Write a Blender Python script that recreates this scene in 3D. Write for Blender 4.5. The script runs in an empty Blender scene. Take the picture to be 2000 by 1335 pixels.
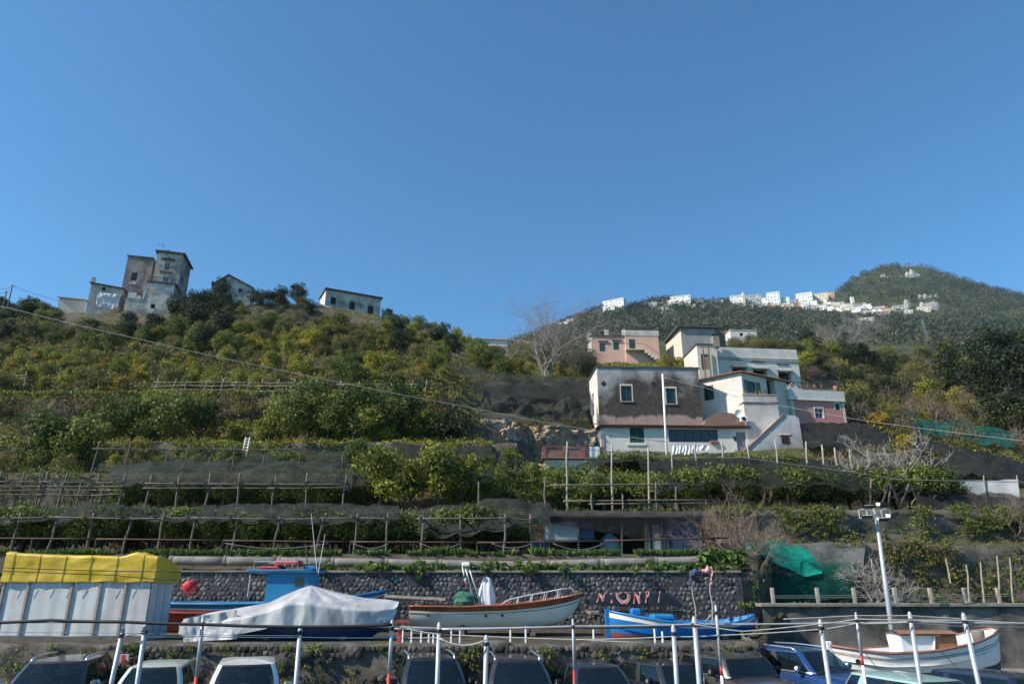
import bpy, math, random
import numpy as np
from mathutils import Vector, Matrix, noise
from mathutils.bvhtree import BVHTree
random.seed(11)
RNG = np.random.default_rng(11)
R = math.radians
SC = bpy.context.scene
COL = SC.collection

# ------------------------------------------------------------------ camera
FPX, PITCH, CAMZ = 1380.0, R(19.2), 3.3
CP, SP = math.cos(PITCH), math.sin(PITCH)
cam_d = bpy.data.cameras.new('camera')
cam = bpy.data.objects.new('camera', cam_d); COL.objects.link(cam)
cam.location = (0, 0, CAMZ); cam.rotation_euler = (R(90) + PITCH, 0, 0)
cam_d.sensor_width = 36.0; cam_d.lens = FPX * 36 / 2000
cam_d.clip_start = 0.1; cam_d.clip_end = 12000
SC.camera = cam
# ------------------------------------------------------------------ sky, sun, exposure
SUN_ELEV, SUN_AZ = R(38), R(-111)      # azimuth measured from +Y towards +X: the sun stands to the left
sun_dir = Vector((math.sin(SUN_AZ) * math.cos(SUN_ELEV), math.cos(SUN_AZ) * math.cos(SUN_ELEV), math.sin(SUN_ELEV)))
world = bpy.data.worlds.new('World'); SC.world = world; world.use_nodes = True
nt = world.node_tree
bg = nt.nodes['Background']
sky = nt.nodes.new('ShaderNodeTexSky'); sky.sky_type = 'NISHITA'; sky.sun_disc = False
sky.sun_elevation = SUN_ELEV; sky.sun_rotation = SUN_AZ
sky.altitude = 100; sky.air_density = 1.0; sky.dust_density = 0.1; sky.ozone_density = 2.0
gain = nt.nodes.new('ShaderNodeMix'); gain.data_type = 'RGBA'; gain.blend_type = 'MULTIPLY'; gain.inputs[0].default_value = 1.0
gain.inputs[7].default_value = (0.46, 0.90, 1.12, 1)      # clear winter air: one even tint for the whole sky
nt.links.new(sky.outputs[0], gain.inputs[6]); nt.links.new(gain.outputs[2], bg.inputs[0]); bg.inputs[1].default_value = 0.117
sun_d = bpy.data.lights.new('sun', 'SUN'); sun_d.energy = 5.0; sun_d.angle = R(0.53); sun_d.color = (1.0, 0.91, 0.76)
sun = bpy.data.objects.new('sun', sun_d); COL.objects.link(sun)
sun.rotation_euler = sun_dir.to_track_quat('Z', 'Y').to_euler(); sun.location = (-60, -20, 80)
SC.view_settings.view_transform = 'Standard'; SC.view_settings.look = 'None'
SC.view_settings.exposure = 0.47; SC.view_settings.gamma = 1.0
SC.render.engine = 'CYCLES'
SC.cycles.max_bounces = 6; SC.cycles.diffuse_bounces = 2; SC.cycles.glossy_bounces = 2
SC.cycles.transmission_bounces = 4; SC.cycles.transparent_max_bounces = 12
SC.cycles.use_adaptive_sampling = True; SC.cycles.adaptive_threshold = 0.02
SC.cycles.use_denoising = True
try: SC.cycles.denoiser = 'OPENIMAGEDENOISE'
except Exception: pass

# ------------------------------------------------------------------ pixel helpers (photo pixels, 2000 x 1335)
def ray(px, py):
    dx, dy = (px - 1000) / FPX, (667.5 - py) / FPX
    return Vector((dx, CP - dy * SP, SP + dy * CP))
def P(px, py, Y):
    d = ray(px, py); return Vector((0, 0, CAMZ)) + d * (Y / d.y)
def PZ(px, py, z):
    d = ray(px, py); return Vector((0, 0, CAMZ)) + d * ((z - CAMZ) / d.z)
def zat(py, Y): return P(1000, py, Y).z
def X_at(px, Y, z): return (px - 1000) / FPX * (Y * CP + (z - CAMZ) * SP)
def V(px, Y, z): return Vector((X_at(px, Y, z), Y, z))

# ------------------------------------------------------------------ mesh builder
class MB:
    def __init__(s): s.v = []; s.f = []; s.m = []; s.t = []
    def add(s, verts, faces, mi=0, tint=None):
        o = len(s.v); s.v.extend([tuple(p) for p in verts])
        s.f.extend([tuple(i + o for i in f) for f in faces]); s.m.extend([mi] * len(faces))
        if tint is not None: s.t.extend([tint] * len(verts))
        return s
    def box(s, lo, hi, mi=0):
        (a, b, c), (d, e, f) = lo, hi
        return s.add([(a,b,c),(d,b,c),(d,e,c),(a,e,c),(a,b,f),(d,b,f),(d,e,f),(a,e,f)],
                     [(3,2,1,0),(4,5,6,7),(0,1,5,4),(1,2,6,5),(2,3,7,6),(3,0,4,7)], mi)
    def bevel_box(s, lo, hi, b=0.02, mi=0):
        (x0,y0,z0),(x1,y1,z1) = lo, hi
        vs = []; idx = {}
        for ix, (xo, xi) in enumerate(((x0, x0+b), (x1, x1-b))):
            for iy, (yo, yi) in enumerate(((y0, y0+b), (y1, y1-b))):
                for iz, (zo, zi) in enumerate(((z0, z0+b), (z1, z1-b))):
                    for k, p in enumerate(((xo, yi, zi), (xi, yo, zi), (xi, yi, zo))):
                        idx[(ix, iy, iz, k)] = len(vs); vs.append(p)
        g = lambda *a: idx[a]
        fs = []
        fs.append((g(0,0,0,0), g(0,0,1,0), g(0,1,1,0), g(0,1,0,0))); fs.append((g(1,0,0,0), g(1,1,0,0), g(1,1,1,0), g(1,0,1,0)))
        fs.append((g(0,0,0,1), g(1,0,0,1), g(1,0,1,1), g(0,0,1,1))); fs.append((g(0,1,0,1), g(0,1,1,1), g(1,1,1,1), g(1,1,0,1)))
        fs.append((g(0,0,0,2), g(0,1,0,2), g(1,1,0,2), g(1,0,0,2))); fs.append((g(0,0,1,2), g(1,0,1,2), g(1,1,1,2), g(0,1,1,2)))
        for i in (0,1):
            for j in (0,1):
                fs.append((g(i,j,0,0), g(i,j,0,1), g(i,j,1,1), g(i,j,1,0)))
                fs.append((g(i,0,j,0), g(i,0,j,2), g(i,1,j,2), g(i,1,j,0)))
                fs.append((g(0,i,j,1), g(0,i,j,2), g(1,i,j,2), g(1,i,j,1)))
        for i in (0,1):
            for j in (0,1):
                for k in (0,1): fs.append((g(i,j,k,0), g(i,j,k,1), g(i,j,k,2)))
        return s.add(vs, fs, mi)
    def tube(s, pts, rad, n=6, mi=0, cap=True, tint=None):
        pts = [Vector(p) for p in pts]
        if not hasattr(rad, '__len__'): rad = [rad] * len(pts)
        vs, fs = [], []
        t0 = (pts[1] - pts[0]).normalized()
        a = t0.orthogonal().normalized()
        for i, p in enumerate(pts):
            t = (pts[min(i+1, len(pts)-1)] - pts[max(i-1, 0)])
            t = t.normalized() if t.length > 1e-9 else t0
            a = a - t * a.dot(t)
            a = a.normalized() if a.length > 1e-6 else t.orthogonal().normalized()
            b = t.cross(a)
            for k in range(n):
                q = 2 * math.pi * k / n
                vs.append(p + (a * math.cos(q) + b * math.sin(q)) * rad[i])
        for i in range(len(pts) - 1):
            for k in range(n):
                k2 = (k + 1) % n
                fs.append((i*n+k, i*n+k2, (i+1)*n+k2, (i+1)*n+k))
        if cap and n > 2:
            fs.append(tuple(range(n))[::-1]); fs.append(tuple((len(pts)-1)*n + k for k in range(n)))
        return s.add(vs, fs, mi, tint)
    def lathe(s, prof, n=12, mi=0, origin=(0,0,0), axis='z'):
        ox, oy, oz = origin; vs, fs = [], []
        for r, z in prof:
            for k in range(n):
                q = 2*math.pi*k/n; c, d = r*math.cos(q), r*math.sin(q)
                vs.append((ox+c, oy+d, oz+z) if axis == 'z' else ((ox+z, oy+c, oz+d) if axis == 'x' else (ox+c, oy+z, oz+d)))
        for i in range(len(prof)-1):
            for k in range(n):
                k2 = (k+1) % n; fs.append((i*n+k, i*n+k2, (i+1)*n+k2, (i+1)*n+k))
        fs.append(tuple(range(n))[::-1]); fs.append(tuple((len(prof)-1)*n+k for k in range(n)))
        return s.add(vs, fs, mi)
    def grid(s, fn, nu, nv, mi=0, closed_u=False):
        vs = [fn(i / nu, j / nv) for j in range(nv + 1) for i in range(nu + 1)]
        fs = [(j*(nu+1)+i, j*(nu+1)+i+1, (j+1)*(nu+1)+i+1, (j+1)*(nu+1)+i) for j in range(nv) for i in range(nu)]
        return s.add(vs, fs, mi)
    def prism(s, poly, d0, d1, plane='xz', mi=0):
        n = len(poly)
        def pt(a, b, d): return (a, d, b) if plane == 'xz' else ((d, a, b) if plane == 'yz' else (a, b, d))
        vs = [pt(a, b, d0) for a, b in poly] + [pt(a, b, d1) for a, b in poly]
        fs = [tuple(range(n)), tuple(range(2*n-1, n-1, -1))] + [(i, n+i, n+(i+1) % n, (i+1) % n) for i in range(n)]
        return s.add(vs, fs, mi)
    def mesh(s, name, mats, smooth=False):
        me = bpy.data.meshes.new(name); me.from_pydata(s.v, [], s.f)
        for m in (mats if isinstance(mats, (list, tuple)) else [mats]): me.materials.append(m)
        if any(s.m): me.polygons.foreach_set('material_index', s.m)
        if smooth: me.polygons.foreach_set('use_smooth', [True] * len(s.f))
        if s.t and len(s.t) == len(s.v):
            at = me.attributes.new('tint', 'FLOAT', 'POINT'); at.data.foreach_set('value', np.array(s.t, dtype=np.float32))
        me.update(); return me
    def build(s, name, mats, parent=None, loc=None, smooth=False, autosmooth=None):
        me = s.mesh(name, mats, smooth)
        if autosmooth is not None:
            me.polygons.foreach_set('use_smooth', [True] * len(s.f))
            try: me.set_sharp_from_angle(angle=R(autosmooth))
            except Exception: pass
        return link(name, me, parent, loc)

def link(name, me, parent=None, loc=None, rotz=0, scale=None):
    o = bpy.data.objects.new(name, me); COL.objects.link(o)
    if parent is not None: o.parent = parent
    if loc is not None: o.location = loc
    if rotz: o.rotation_euler = (0, 0, rotz)
    if scale is not None: o.scale = scale if hasattr(scale, '__len__') else (scale,) * 3
    return o
def tag(o, label=None, cat=None, group=None, kind=None):
    if label: o['label'] = label
    if cat: o['category'] = cat
    if group: o['group'] = group
    if kind: o['kind'] = kind
    return o
def thing(name, label, cat, loc=(0,0,0), rotz=0, group=None, scale=None):
    return tag(link(name, None, None, loc, rotz, scale), label, cat, group)
def copy_tree(o, parent=None):
    c = o.copy(); COL.objects.link(c); c.parent = parent
    for ch in o.children: copy_tree(ch, c)
    return c
def np_mesh(name, verts, quads, mat, tint=None, smooth=False):
    me = bpy.data.meshes.new(name)
    nv, nq, k = len(verts), len(quads), quads.shape[1]
    me.vertices.add(nv); me.vertices.foreach_set('co', np.asarray(verts, dtype=np.float32).ravel())
    me.loops.add(nq * k); me.loops.foreach_set('vertex_index', np.asarray(quads, dtype=np.int32).ravel())
    me.polygons.add(nq); me.polygons.foreach_set('loop_start', np.arange(0, nq * k, k, dtype=np.int32))
    me.materials.append(mat)
    if smooth: me.polygons.foreach_set('use_smooth', [True] * nq)
    if tint is not None:
        at = me.attributes.new('tint', 'FLOAT', 'POINT'); at.data.foreach_set('value', np.asarray(tint, dtype=np.float32))
    me.update(calc_edges=True); me.validate(); return me
def fbm(x, y, z=0.0, o=4):
    return noise.fractal(Vector((x, y, z)), 1.0, 2.0, o)

# ------------------------------------------------------------------ materials
def newmat(name):
    m = bpy.data.materials.new(name); m.use_nodes = True
    return m, m.node_tree, m.node_tree.nodes['Principled BSDF'], m.node_tree.nodes['Material Output']
def ramp(nt_, stops, fac):
    r = nt_.nodes.new('ShaderNodeValToRGB'); e = r.color_ramp.elements
    while len(e) < len(stops): e.new(0.5)
    for i, (p, c) in enumerate(stops): e[i].position = p; e[i].color = (*c, 1) if len(c) == 3 else c
    nt_.links.new(fac, r.inputs[0]); return r.outputs[0]
def texco(nt_, kind='Object', scale=None, rot=None):
    tc = nt_.nodes.new('ShaderNodeTexCoord'); mp = nt_.nodes.new('ShaderNodeMapping')
    nt_.links.new(tc.outputs[kind], mp.inputs[0])
    if scale is not None: mp.inputs['Scale'].default_value = scale if hasattr(scale, '__len__') else (scale,)*3
    return mp.outputs[0]
def noise_n(nt_, co, scale, detail=6, rough=0.6, dist=0.0):
    n = nt_.nodes.new('ShaderNodeTexNoise'); n.inputs['Scale'].default_value = scale; n.inputs['Detail'].default_value = detail
    n.inputs['Roughness'].default_value = rough; n.inputs['Distortion'].default_value = dist
    nt_.links.new(co, n.inputs['Vector']); return n.outputs[0]
def mixc(nt_, a, b, fac, mode='MIX'):
    m = nt_.nodes.new('ShaderNodeMix'); m.data_type = 'RGBA'; m.blend_type = mode
    for sock, val in ((m.inputs[0], fac), (m.inputs[6], a), (m.inputs[7], b)):
        if hasattr(val, 'is_linked') or isinstance(val, bpy.types.NodeSocket): nt_.links.new(val, sock)
        elif hasattr(val, '__len__'): sock.default_value = (*val, 1) if len(val) == 3 else val
        else: sock.default_value = val
    return m.outputs[2]
def math_n(nt_, op, a, b=None, c=None, clamp=False):
    m = nt_.nodes.new('ShaderNodeMath'); m.operation = op; m.use_clamp = clamp
    for i, val in enumerate((a, b, c)):
        if val is None: continue
        if isinstance(val, bpy.types.NodeSocket): nt_.links.new(val, m.inputs[i])
        else: m.inputs[i].default_value = val
    return m.outputs[0]
def maprange(nt_, v, a, b, c=0.0, d=1.0):
    m = nt_.nodes.new('ShaderNodeMapRange'); nt_.links.new(v, m.inputs[0])
    for i, k in enumerate((a, b, c, d)): m.inputs[i+1].default_value = k
    return m.outputs[0]
def bump(nt_, h, bsdf, strength=0.3, dist=0.02):
    b = nt_.nodes.new('ShaderNodeBump'); b.inputs['Strength'].default_value = strength; b.inputs['Distance'].default_value = dist
    nt_.links.new(h, b.inputs['Height']); nt_.links.new(b.outputs[0], bsdf.inputs['Normal'])
def M(name, col, rough=0.7, metal=0.0, var=0.15, scale=6.0, bmp=0.0, spec=0.5, dirt=None, dirt_amt=0.5, coat=0.0):
    m, n, b, o = newmat(name)
    co = texco(n); ns = noise_n(n, co, scale)
    dk = tuple(max(0, c * (1 - var)) for c in col); lt = tuple(min(1, c * (1 + var)) for c in col)
    c = ramp(n, [(0.3, dk), (0.7, lt)], ns)
    if dirt is not None:
        d = noise_n(n, co, scale * 0.35, 8, 0.7)
        f = maprange(n, d, 0.48, 0.68, 0, dirt_amt); c = mixc(n, c, dirt, f)
    n.links.new(c, b.inputs['Base Color'])
    b.inputs['Roughness'].default_value = rough; b.inputs['Metallic'].default_value = metal
    b.inputs['Specular IOR Level'].default_value = spec; b.inputs['Coat Weight'].default_value = coat; b.inputs['Coat Roughness'].default_value = 0.05
    if bmp: bump(n, noise_n(n, co, scale * 4, 8, 0.7), b, bmp, 0.03)
    return m
def foliage(name, stops, trans=0.3, rough=0.55):
    m, n, b, o = newmat(name)
    at = n.nodes.new('ShaderNodeAttribute'); at.attribute_name = 'tint'
    oi = n.nodes.new('ShaderNodeObjectInfo')
    f = math_n(n, 'ADD', at.outputs['Fac'], math_n(n, 'MULTIPLY_ADD', oi.outputs['Random'], 0.5, -0.25), clamp=True)
    c = ramp(n, stops, f); n.links.new(c, b.inputs['Base Color'])
    b.inputs['Roughness'].default_value = rough; b.inputs['Specular IOR Level'].default_value = 0.3
    t = n.nodes.new('ShaderNodeBsdfTranslucent'); n.links.new(c, t.inputs[0])
    mx = n.nodes.new('ShaderNodeMixShader'); mx.inputs[0].default_value = trans
    n.links.new(b.outputs[0], mx.inputs[1]); n.links.new(t.outputs[0], mx.inputs[2]); n.links.new(mx.outputs[0], o.inputs[0])
    return m
def netmat(name, col, opacity=0.6, scale=2.0, lo=0.25):
    m, n, b, o = newmat(name)
    co = texco(n); ns = noise_n(n, co, scale, 6, 0.65, 0.6)
    c = ramp(n, [(0.3, tuple(x*0.6 for x in col)), (0.7, tuple(x*1.5 for x in col))], ns)
    n.links.new(c, b.inputs['Base Color']); b.inputs['Roughness'].default_value = 0.85; b.inputs['Specular IOR Level'].default_value = 0.2
    t = n.nodes.new('ShaderNodeBsdfTransparent'); tl = n.nodes.new('ShaderNodeBsdfTranslucent'); n.links.new(c, tl.inputs[0])
    m1 = n.nodes.new('ShaderNodeMixShader'); m1.inputs[0].default_value = 0.3
    n.links.new(b.outputs[0], m1.inputs[1]); n.links.new(tl.outputs[0], m1.inputs[2])
    mx = n.nodes.new('ShaderNodeMixShader')
    n.links.new(maprange(n, noise_n(n, co, scale*2.3, 5, 0.6, 0.8), 0.3, 0.7, opacity-lo, min(1, opacity+lo)), mx.inputs[0])
    n.links.new(t.outputs[0], mx.inputs[1]); n.links.new(m1.outputs[0], mx.inputs[2]); n.links.new(mx.outputs[0], o.inputs[0])
    return m
def plaster(name, col, stain=(0.1,0.095,0.09), amt=0.5, streak=True, lo=0.45, hi=0.75, scale=0.35):
    m, n, b, o = newmat(name)
    co = texco(n); base = noise_n(n, co, 3.0, 8, 0.65)
    c = ramp(n, [(0.25, tuple(x*0.86 for x in col)), (0.75, tuple(min(1, x*1.06) for x in col))], base)
    big = noise_n(n, co, scale, 9, 0.68, 0.4)
    f = maprange(n, big, lo, hi, 0, amt); c = mixc(n, c, stain, f)
    if streak:
        st = noise_n(n, texco(n, 'Object', (2.6, 2.6, 0.22)), 1.0, 7, 0.7)
        c = mixc(n, c, stain, maprange(n, st, 0.55, 0.8, 0, amt*0.7))
    n.links.new(c, b.inputs['Base Color']); b.inputs['Roughness'].default_value = 0.9; b.inputs['Specular IOR Level'].default_value = 0.2
    bump(n, noise_n(n, co, 14, 8, 0.7), b, 0.25, 0.03)
    return m
def carpaint(name, col, metal=0.3, rough=0.35):
    m, n, b, o = newmat(name)
    ns = noise_n(n, texco(n), 1.5, 6, 0.6)
    c = ramp(n, [(0.3, tuple(x*0.88 for x in col)), (0.7, tuple(min(1, x*1.08) for x in col))], ns)
    n.links.new(c, b.inputs['Base Color']); b.inputs['Metallic'].default_value = metal
    n.links.new(maprange(n, noise_n(n, texco(n), 5, 5), 0.3, 0.7, rough*0.75, rough*1.3), b.inputs['Roughness'])
    b.inputs['Coat Weight'].default_value = 0.8; b.inputs['Coat Roughness'].default_value = 0.06
    return m
def glass_dark(name, col=(0.012,0.02,0.026), rough=0.04):
    m, n, b, o = newmat(name)
    b.inputs['Base Color'].default_value = (*col, 1); b.inputs['Roughness'].default_value = rough
    b.inputs['Specular IOR Level'].default_value = 0.6
    return m
def glass_clear(name, tint=(0.35,0.45,0.47), amt=0.55):
    m, n, b, o = newmat(name)
    b.inputs['Base Color'].default_value = (0.01, 0.018, 0.022, 1); b.inputs['Roughness'].default_value = 0.03; b.inputs['Specular IOR Level'].default_value = 1.0; b.inputs['Coat Weight'].default_value = 0.6
    t = n.nodes.new('ShaderNodeBsdfTransparent'); t.inputs[0].default_value = (*tint, 1)
    mx = n.nodes.new('ShaderNodeMixShader'); mx.inputs[0].default_value = amt
    n.links.new(t.outputs[0], mx.inputs[1]); n.links.new(b.outputs[0], mx.inputs[2]); n.links.new(mx.outputs[0], o.inputs[0])
    return m
# ================================================================== palette
m_asphalt = M('asphalt', (0.055,0.054,0.052), 0.9, 0, 0.25, 1.5, 0.3, dirt=(0.10,0.095,0.085), dirt_amt=0.6)
m_conc = M('concrete', (0.21,0.19,0.17), 0.9, 0, 0.25, 1.2, 0.4, dirt=(0.07,0.065,0.055), dirt_amt=0.8)
m_oldwall = M('rough_wall', (0.105,0.09,0.078), 0.95, 0, 0.6, 2.2, 1.0, dirt=(0.03,0.032,0.024), dirt_amt=0.9)
m_mortar = M('mortar', (0.045,0.046,0.05), 0.95, 0, 0.3, 3, 0.5)
m_stone = M('stone', (0.135,0.135,0.14), 0.9, 0, 0.5, 4, 0.5, dirt=(0.06,0.06,0.06), dirt_amt=0.5)
m_wood = M('weathered_wood', (0.125,0.103,0.085), 0.85, 0, 0.35, 5, 0.3)
m_woodpale = M('pale_pole', (0.33,0.29,0.25), 0.85, 0, 0.25, 5, 0.3)
m_bark = M('bark', (0.085,0.07,0.055), 0.9, 0, 0.35, 6, 0.5)
m_barkpale = M('pale_bark', (0.26,0.23,0.20), 0.9, 0, 0.3, 6, 0.3)
m_twig = M('brown_twig', (0.17,0.125,0.10), 0.9, 0, 0.35, 3)
m_twiggrey = M('grey_twig', (0.24,0.215,0.20), 0.9, 0, 0.3, 3)
m_rust = M('rusty_rail', (0.075,0.04,0.035), 0.7, 0.3, 0.35, 4)
m_galv = M('galvanised_steel', (0.42,0.44,0.47), 0.5, 0.3, 0.12, 4, dirt=(0.3,0.28,0.26), dirt_amt=0.35)
m_whitepaint = M('white_paint', (0.78,0.78,0.76), 0.55, 0, 0.06, 3, dirt=(0.42,0.38,0.32), dirt_amt=0.35)
m_red = M('red_paint', (0.50,0.03,0.025), 0.5, 0, 0.15, 3)
m_black = M('black_rubber', (0.012,0.012,0.013), 0.7, 0, 0.2, 3)
m_cable = M('cable_grey', (0.16,0.17,0.17), 0.6, 0, 0.1, 3)
m_rope = M('pale_rope', (0.5,0.48,0.45), 0.8, 0, 0.15, 8)
m_green = M('green_shutter', (0.012,0.10,0.068), 0.6, 0, 0.2, 5)
m_terr = M('terracotta_tile', (0.30,0.145,0.095), 0.85, 0, 0.4, 5, 0.3, dirt=(0.12,0.09,0.07), dirt_amt=0.6)
m_dark = M('dark_interior', (0.012,0.012,0.013), 0.9, 0, 0.3, 2)
m_glass = glass_dark('window_glass')
m_winglass = glass_dark('dull_pane', (0.022,0.028,0.03), 0.12)
m_iron = M('dark_iron', (0.03,0.03,0.032), 0.6, 0.4, 0.2, 5)
net_dark = netmat('dark_net', (0.028,0.03,0.028), 0.84, 1.3, 0.16)
net_grey = netmat('grey_net', (0.042,0.048,0.042), 0.68, 0.9, 0.28)
net_green = netmat('green_net', (0.015,0.37,0.26), 0.93, 1.2, 0.06)
net_teal = netmat('teal_net', (0.008,0.085,0.065), 0.78, 1.2, 0.15)

def soil_mat(name, grass, soil, rock, gthr=(0.72, 0.9), sc=0.3):
    m, n, b, o = newmat(name)
    geo = n.nodes.new('ShaderNodeNewGeometry'); sep = n.nodes.new('ShaderNodeSeparateXYZ'); n.links.new(geo.outputs['Normal'], sep.inputs[0])
    co = texco(n)
    n1 = noise_n(n, co, sc, 8, 0.65); n2 = noise_n(n, co, sc*6, 8, 0.7)
    s = mixc(n, ramp(n, [(0.3, tuple(x*0.6 for x in soil)), (0.7, tuple(x*1.4 for x in soil))], n2),
             ramp(n, [(0.35, tuple(x*0.6 for x in rock)), (0.7, tuple(x*1.35 for x in rock))], n2), maprange(n, n1, 0.42, 0.6))
    g = ramp(n, [(0.25, tuple(x*0.5 for x in grass)), (0.75, tuple(x*1.5 for x in grass))], n2)
    fz = maprange(n, math_n(n, 'ADD', sep.outputs[2], math_n(n, 'MULTIPLY_ADD', n1, 0.5, -0.25)), gthr[0], gthr[1])
    n.links.new(mixc(n, s, g, fz), b.inputs['Base Color']); b.inputs['Roughness'].default_value = 0.95; b.inputs['Specular IOR Level'].default_value = 0.15
    bump(n, noise_n(n, co, sc*12, 9, 0.75), b, 0.8, 0.15)
    return m
m_hill = soil_mat('hillside_soil', (0.075,0.08,0.026), (0.09,0.073,0.052), (0.12,0.105,0.088))

# ================================================================== ground and terraced hillside
PXC = np.arange(-500, 2521, 20.0)
def row(Ys, zs=None, pys=None):
    Y = np.interp(PXC, [a for a, b in Ys], [b for a, b in Ys])
    if pys is not None:
        py = np.interp(PXC, [a for a, b in pys], [b for a, b in pys])
        z = np.array([zat(p, y) for p, y in zip(py, Y)])
    else: z = np.interp(PXC, [a for a, b in zs], [b for a, b in zs])
    X = (PXC - 1000) / FPX * (Y * CP + (z - CAMZ) * SP)
    return np.stack([X, Y, z], 1)
ZL = 1.75        # boat terrace
SPLIT = [(1485, 0), (1525, 1)]
def lr(l, r): return [(1485, l), (1525, r)]
ROWS = [
 (row(lr(22.0, 28.0), lr(-0.6, -0.6)), 1, 0.0),
 (row(lr(22.05, 28.05), lr(ZL, 2.55)), 1, 0.0),
 (row(lr(31.0, 34.0), lr(ZL, 2.6)), 4, 0.03),
 (row(lr(31.1, 34.8), lr(3.95, 5.3)), 4, 0.04),
 (row(lr(32.1, 37.0), lr(4.02, 5.35)), 2, 0.03),
 (row(lr(32.3, 38.4), lr(4.72, 5.5)), 2, 0.03),
 (row(lr(38.6, 39.0), lr(4.8, 5.6)), 4, 0.05),
 (row(lr(39.5, 39.9), lr(7.25, 7.4)), 5, 0.12),
 (row([(1100, 45.5), (1300, 48)], [(1100, 7.5), (1300, 7.9)]), 4, 0.08),
 (row([(1100, 46.4), (1300, 50)], [(1100, 10.4), (1300, 9.9)]), 5, 0.15),
 (row([(1000, 54), (1200, 59)], [(1000, 10.7), (1200, 11.3)]), 4, 0.1),
 (row([(1000, 55), (1150, 64), (2000, 62)], [(1000, 13.7), (1050, 12.4), (1170, 12.4), (1225, 14.4), (1560, 15.2), (2000, 13.5), (2400, 13)]), 6, 0.25),
 (row([(900, 60), (1000, 65), (1120, 70), (1560, 74), (2000, 66)], [(900, 14.4), (1000, 14.2), (1055, 13.0), (1172, 13.2), (1225, 15.9), (1560, 16.0), (2000, 14.6)]), 4, 0.1),
 (row([(850, 62.5), (940, 66.5), (1120, 73), (1180, 84), (1560, 84), (1700, 78), (2000, 70)],
      None, [(-500, 772), (0, 772), (300, 776), (520, 770), (850, 770), (940, 822), (1140, 822), (1200, 850), (1560, 852), (1650, 835), (2000, 930), (2500, 1010)]), 28, 0.3),
 (row([(-500, 82), (850, 80), (1000, 82), (1200, 92), (1450, 92), (1700, 96), (2000, 84)], None,
      [(-500, 720), (0, 715), (500, 715), (850, 730), (930, 765), (1140, 765), (1200, 722), (1400, 750), (1560, 790), (1700, 800), (2000, 868), (2500, 930)]), 28, 0.45),
 (row([(-500, 108), (850, 103), (1000, 97), (1200, 108), (1450, 112), (1700, 125), (2000, 108)], None,
      [(-500, 660), (0, 655), (400, 640), (700, 655), (850, 680), (950, 722), (1140, 722), (1300, 712), (1450, 715), (1560, 722), (1700, 742), (2000, 800), (2500, 840)]), 28, 0.6),
 (row([(-500, 135), (700, 135), (900, 128), (1000, 118), (1200, 122), (1450, 150), (1700, 170), (2000, 140)], None,
      [(-500, 615), (0, 612), (100, 612), (350, 604), (500, 594), (600, 594), (740, 616), (800, 640), (900, 662), (940, 686), (1140, 696), (1300, 700), (1400, 676), (1450, 668), (1500, 676), (1560, 682), (1700, 694), (1850, 700), (2000, 690), (2500, 680)]), 6, 1.0),
 (row([(-500, 175), (700, 175), (1000, 160), (1450, 200), (2000, 190)], None, [(-500, 660), (700, 660), (1000, 720), (1450, 730), (2000, 760), (2500, 740)]), 1, 0.5),
]
tv, tgrid = [], []
for i in range(len(ROWS) - 1):
    a, n, amp = ROWS[i]; b = ROWS[i+1][0]
    for k in range(n):
        t = k / n
        p = a * (1 - t) + b * t
        if i in (13, 14, 15):      # small dry terraces up the slope
            q4 = t*4; tz = (math.floor(q4) + min(1, max(0, (q4 % 1 - .62)/.3)))/4
            p[:, 2] = a[:, 2] * (1 - tz) + b[:, 2] * tz
        if amp:
            for q in p:
                e = amp * min(1.0, 4 * t * (1 - t) + 0.35)
                nz = noise.noise_vector(Vector((q[0]*0.16, q[1]*0.16, q[2]*0.2))) + 0.6 * noise.noise_vector(Vector((q[0]*0.55+9, q[1]*0.55, q[2]*0.6)))
                q[0] += nz.x * e * 0.5; q[1] += nz.y * e * 0.8; q[2] += nz.z * e
        tgrid.append(p)
tgrid.append(ROWS[-1][0])
T = np.array(tgrid); NR, NC = T.shape[0], T.shape[1]
tverts = T.reshape(-1, 3)
ii, jj = np.meshgrid(np.arange(NR-1), np.arange(NC-1), indexing='ij')
tq = np.stack([ii*NC+jj, ii*NC+jj+1, (ii+1)*NC+jj+1, (ii+1)*NC+jj], -1).reshape(-1, 4)
terr = link('terraced_hillside', np_mesh('terraced_hillside', tverts, tq, m_hill, smooth=True)); tag(terr, kind='structure')
BVH = BVHTree.FromPolygons([Vector(v) for v in tverts], [tuple(int(x) for x in q) for q in tq])
def G(px, py):
    h = BVH.ray_cast(Vector((0, 0, CAMZ)), ray(px, py).normalized())[0]
    return h
def ground(x, y, z0=400):
    h = BVH.ray_cast(Vector((x, y, z0)), Vector((0, 0, -1)))[0]
    return h.z if h else 0.0

# car park: one sheet to well behind the camera, rising slightly as a ramp on the right
def park(u, v):
    x = -400 + 800*u; y = -300 + 345*v
    return (x, y, 0.0)
mb = MB(); mb.add([(-900,-900,0),(900,-900,0),(900,29.5,0),(-900,29.5,0)], [(0,1,2,3)])
tag(mb.build('car_park_ground', m_asphalt), kind='structure')
mb = MB(); mb.add([(9.0,22.4,0.006),(60,22.4,0.006),(60,24.5,0.55),(12.2,24.5,0.55),(60,29,0.62),(12.2,29,0.62)], [(0,1,2,3),(3,2,4,5)])
tag(mb.build('ramp', m_conc), kind='structure')
# valley floor behind everything so that no gap opens towards the far mountain
mb = MB(); mb.add([(-3000,150,2),(3000,150,2),(3000,5200,2),(-3000,5200,2)], [(0,1,2,3)])
tag(mb.build('valley_ground', m_hill), kind='structure')

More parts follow.
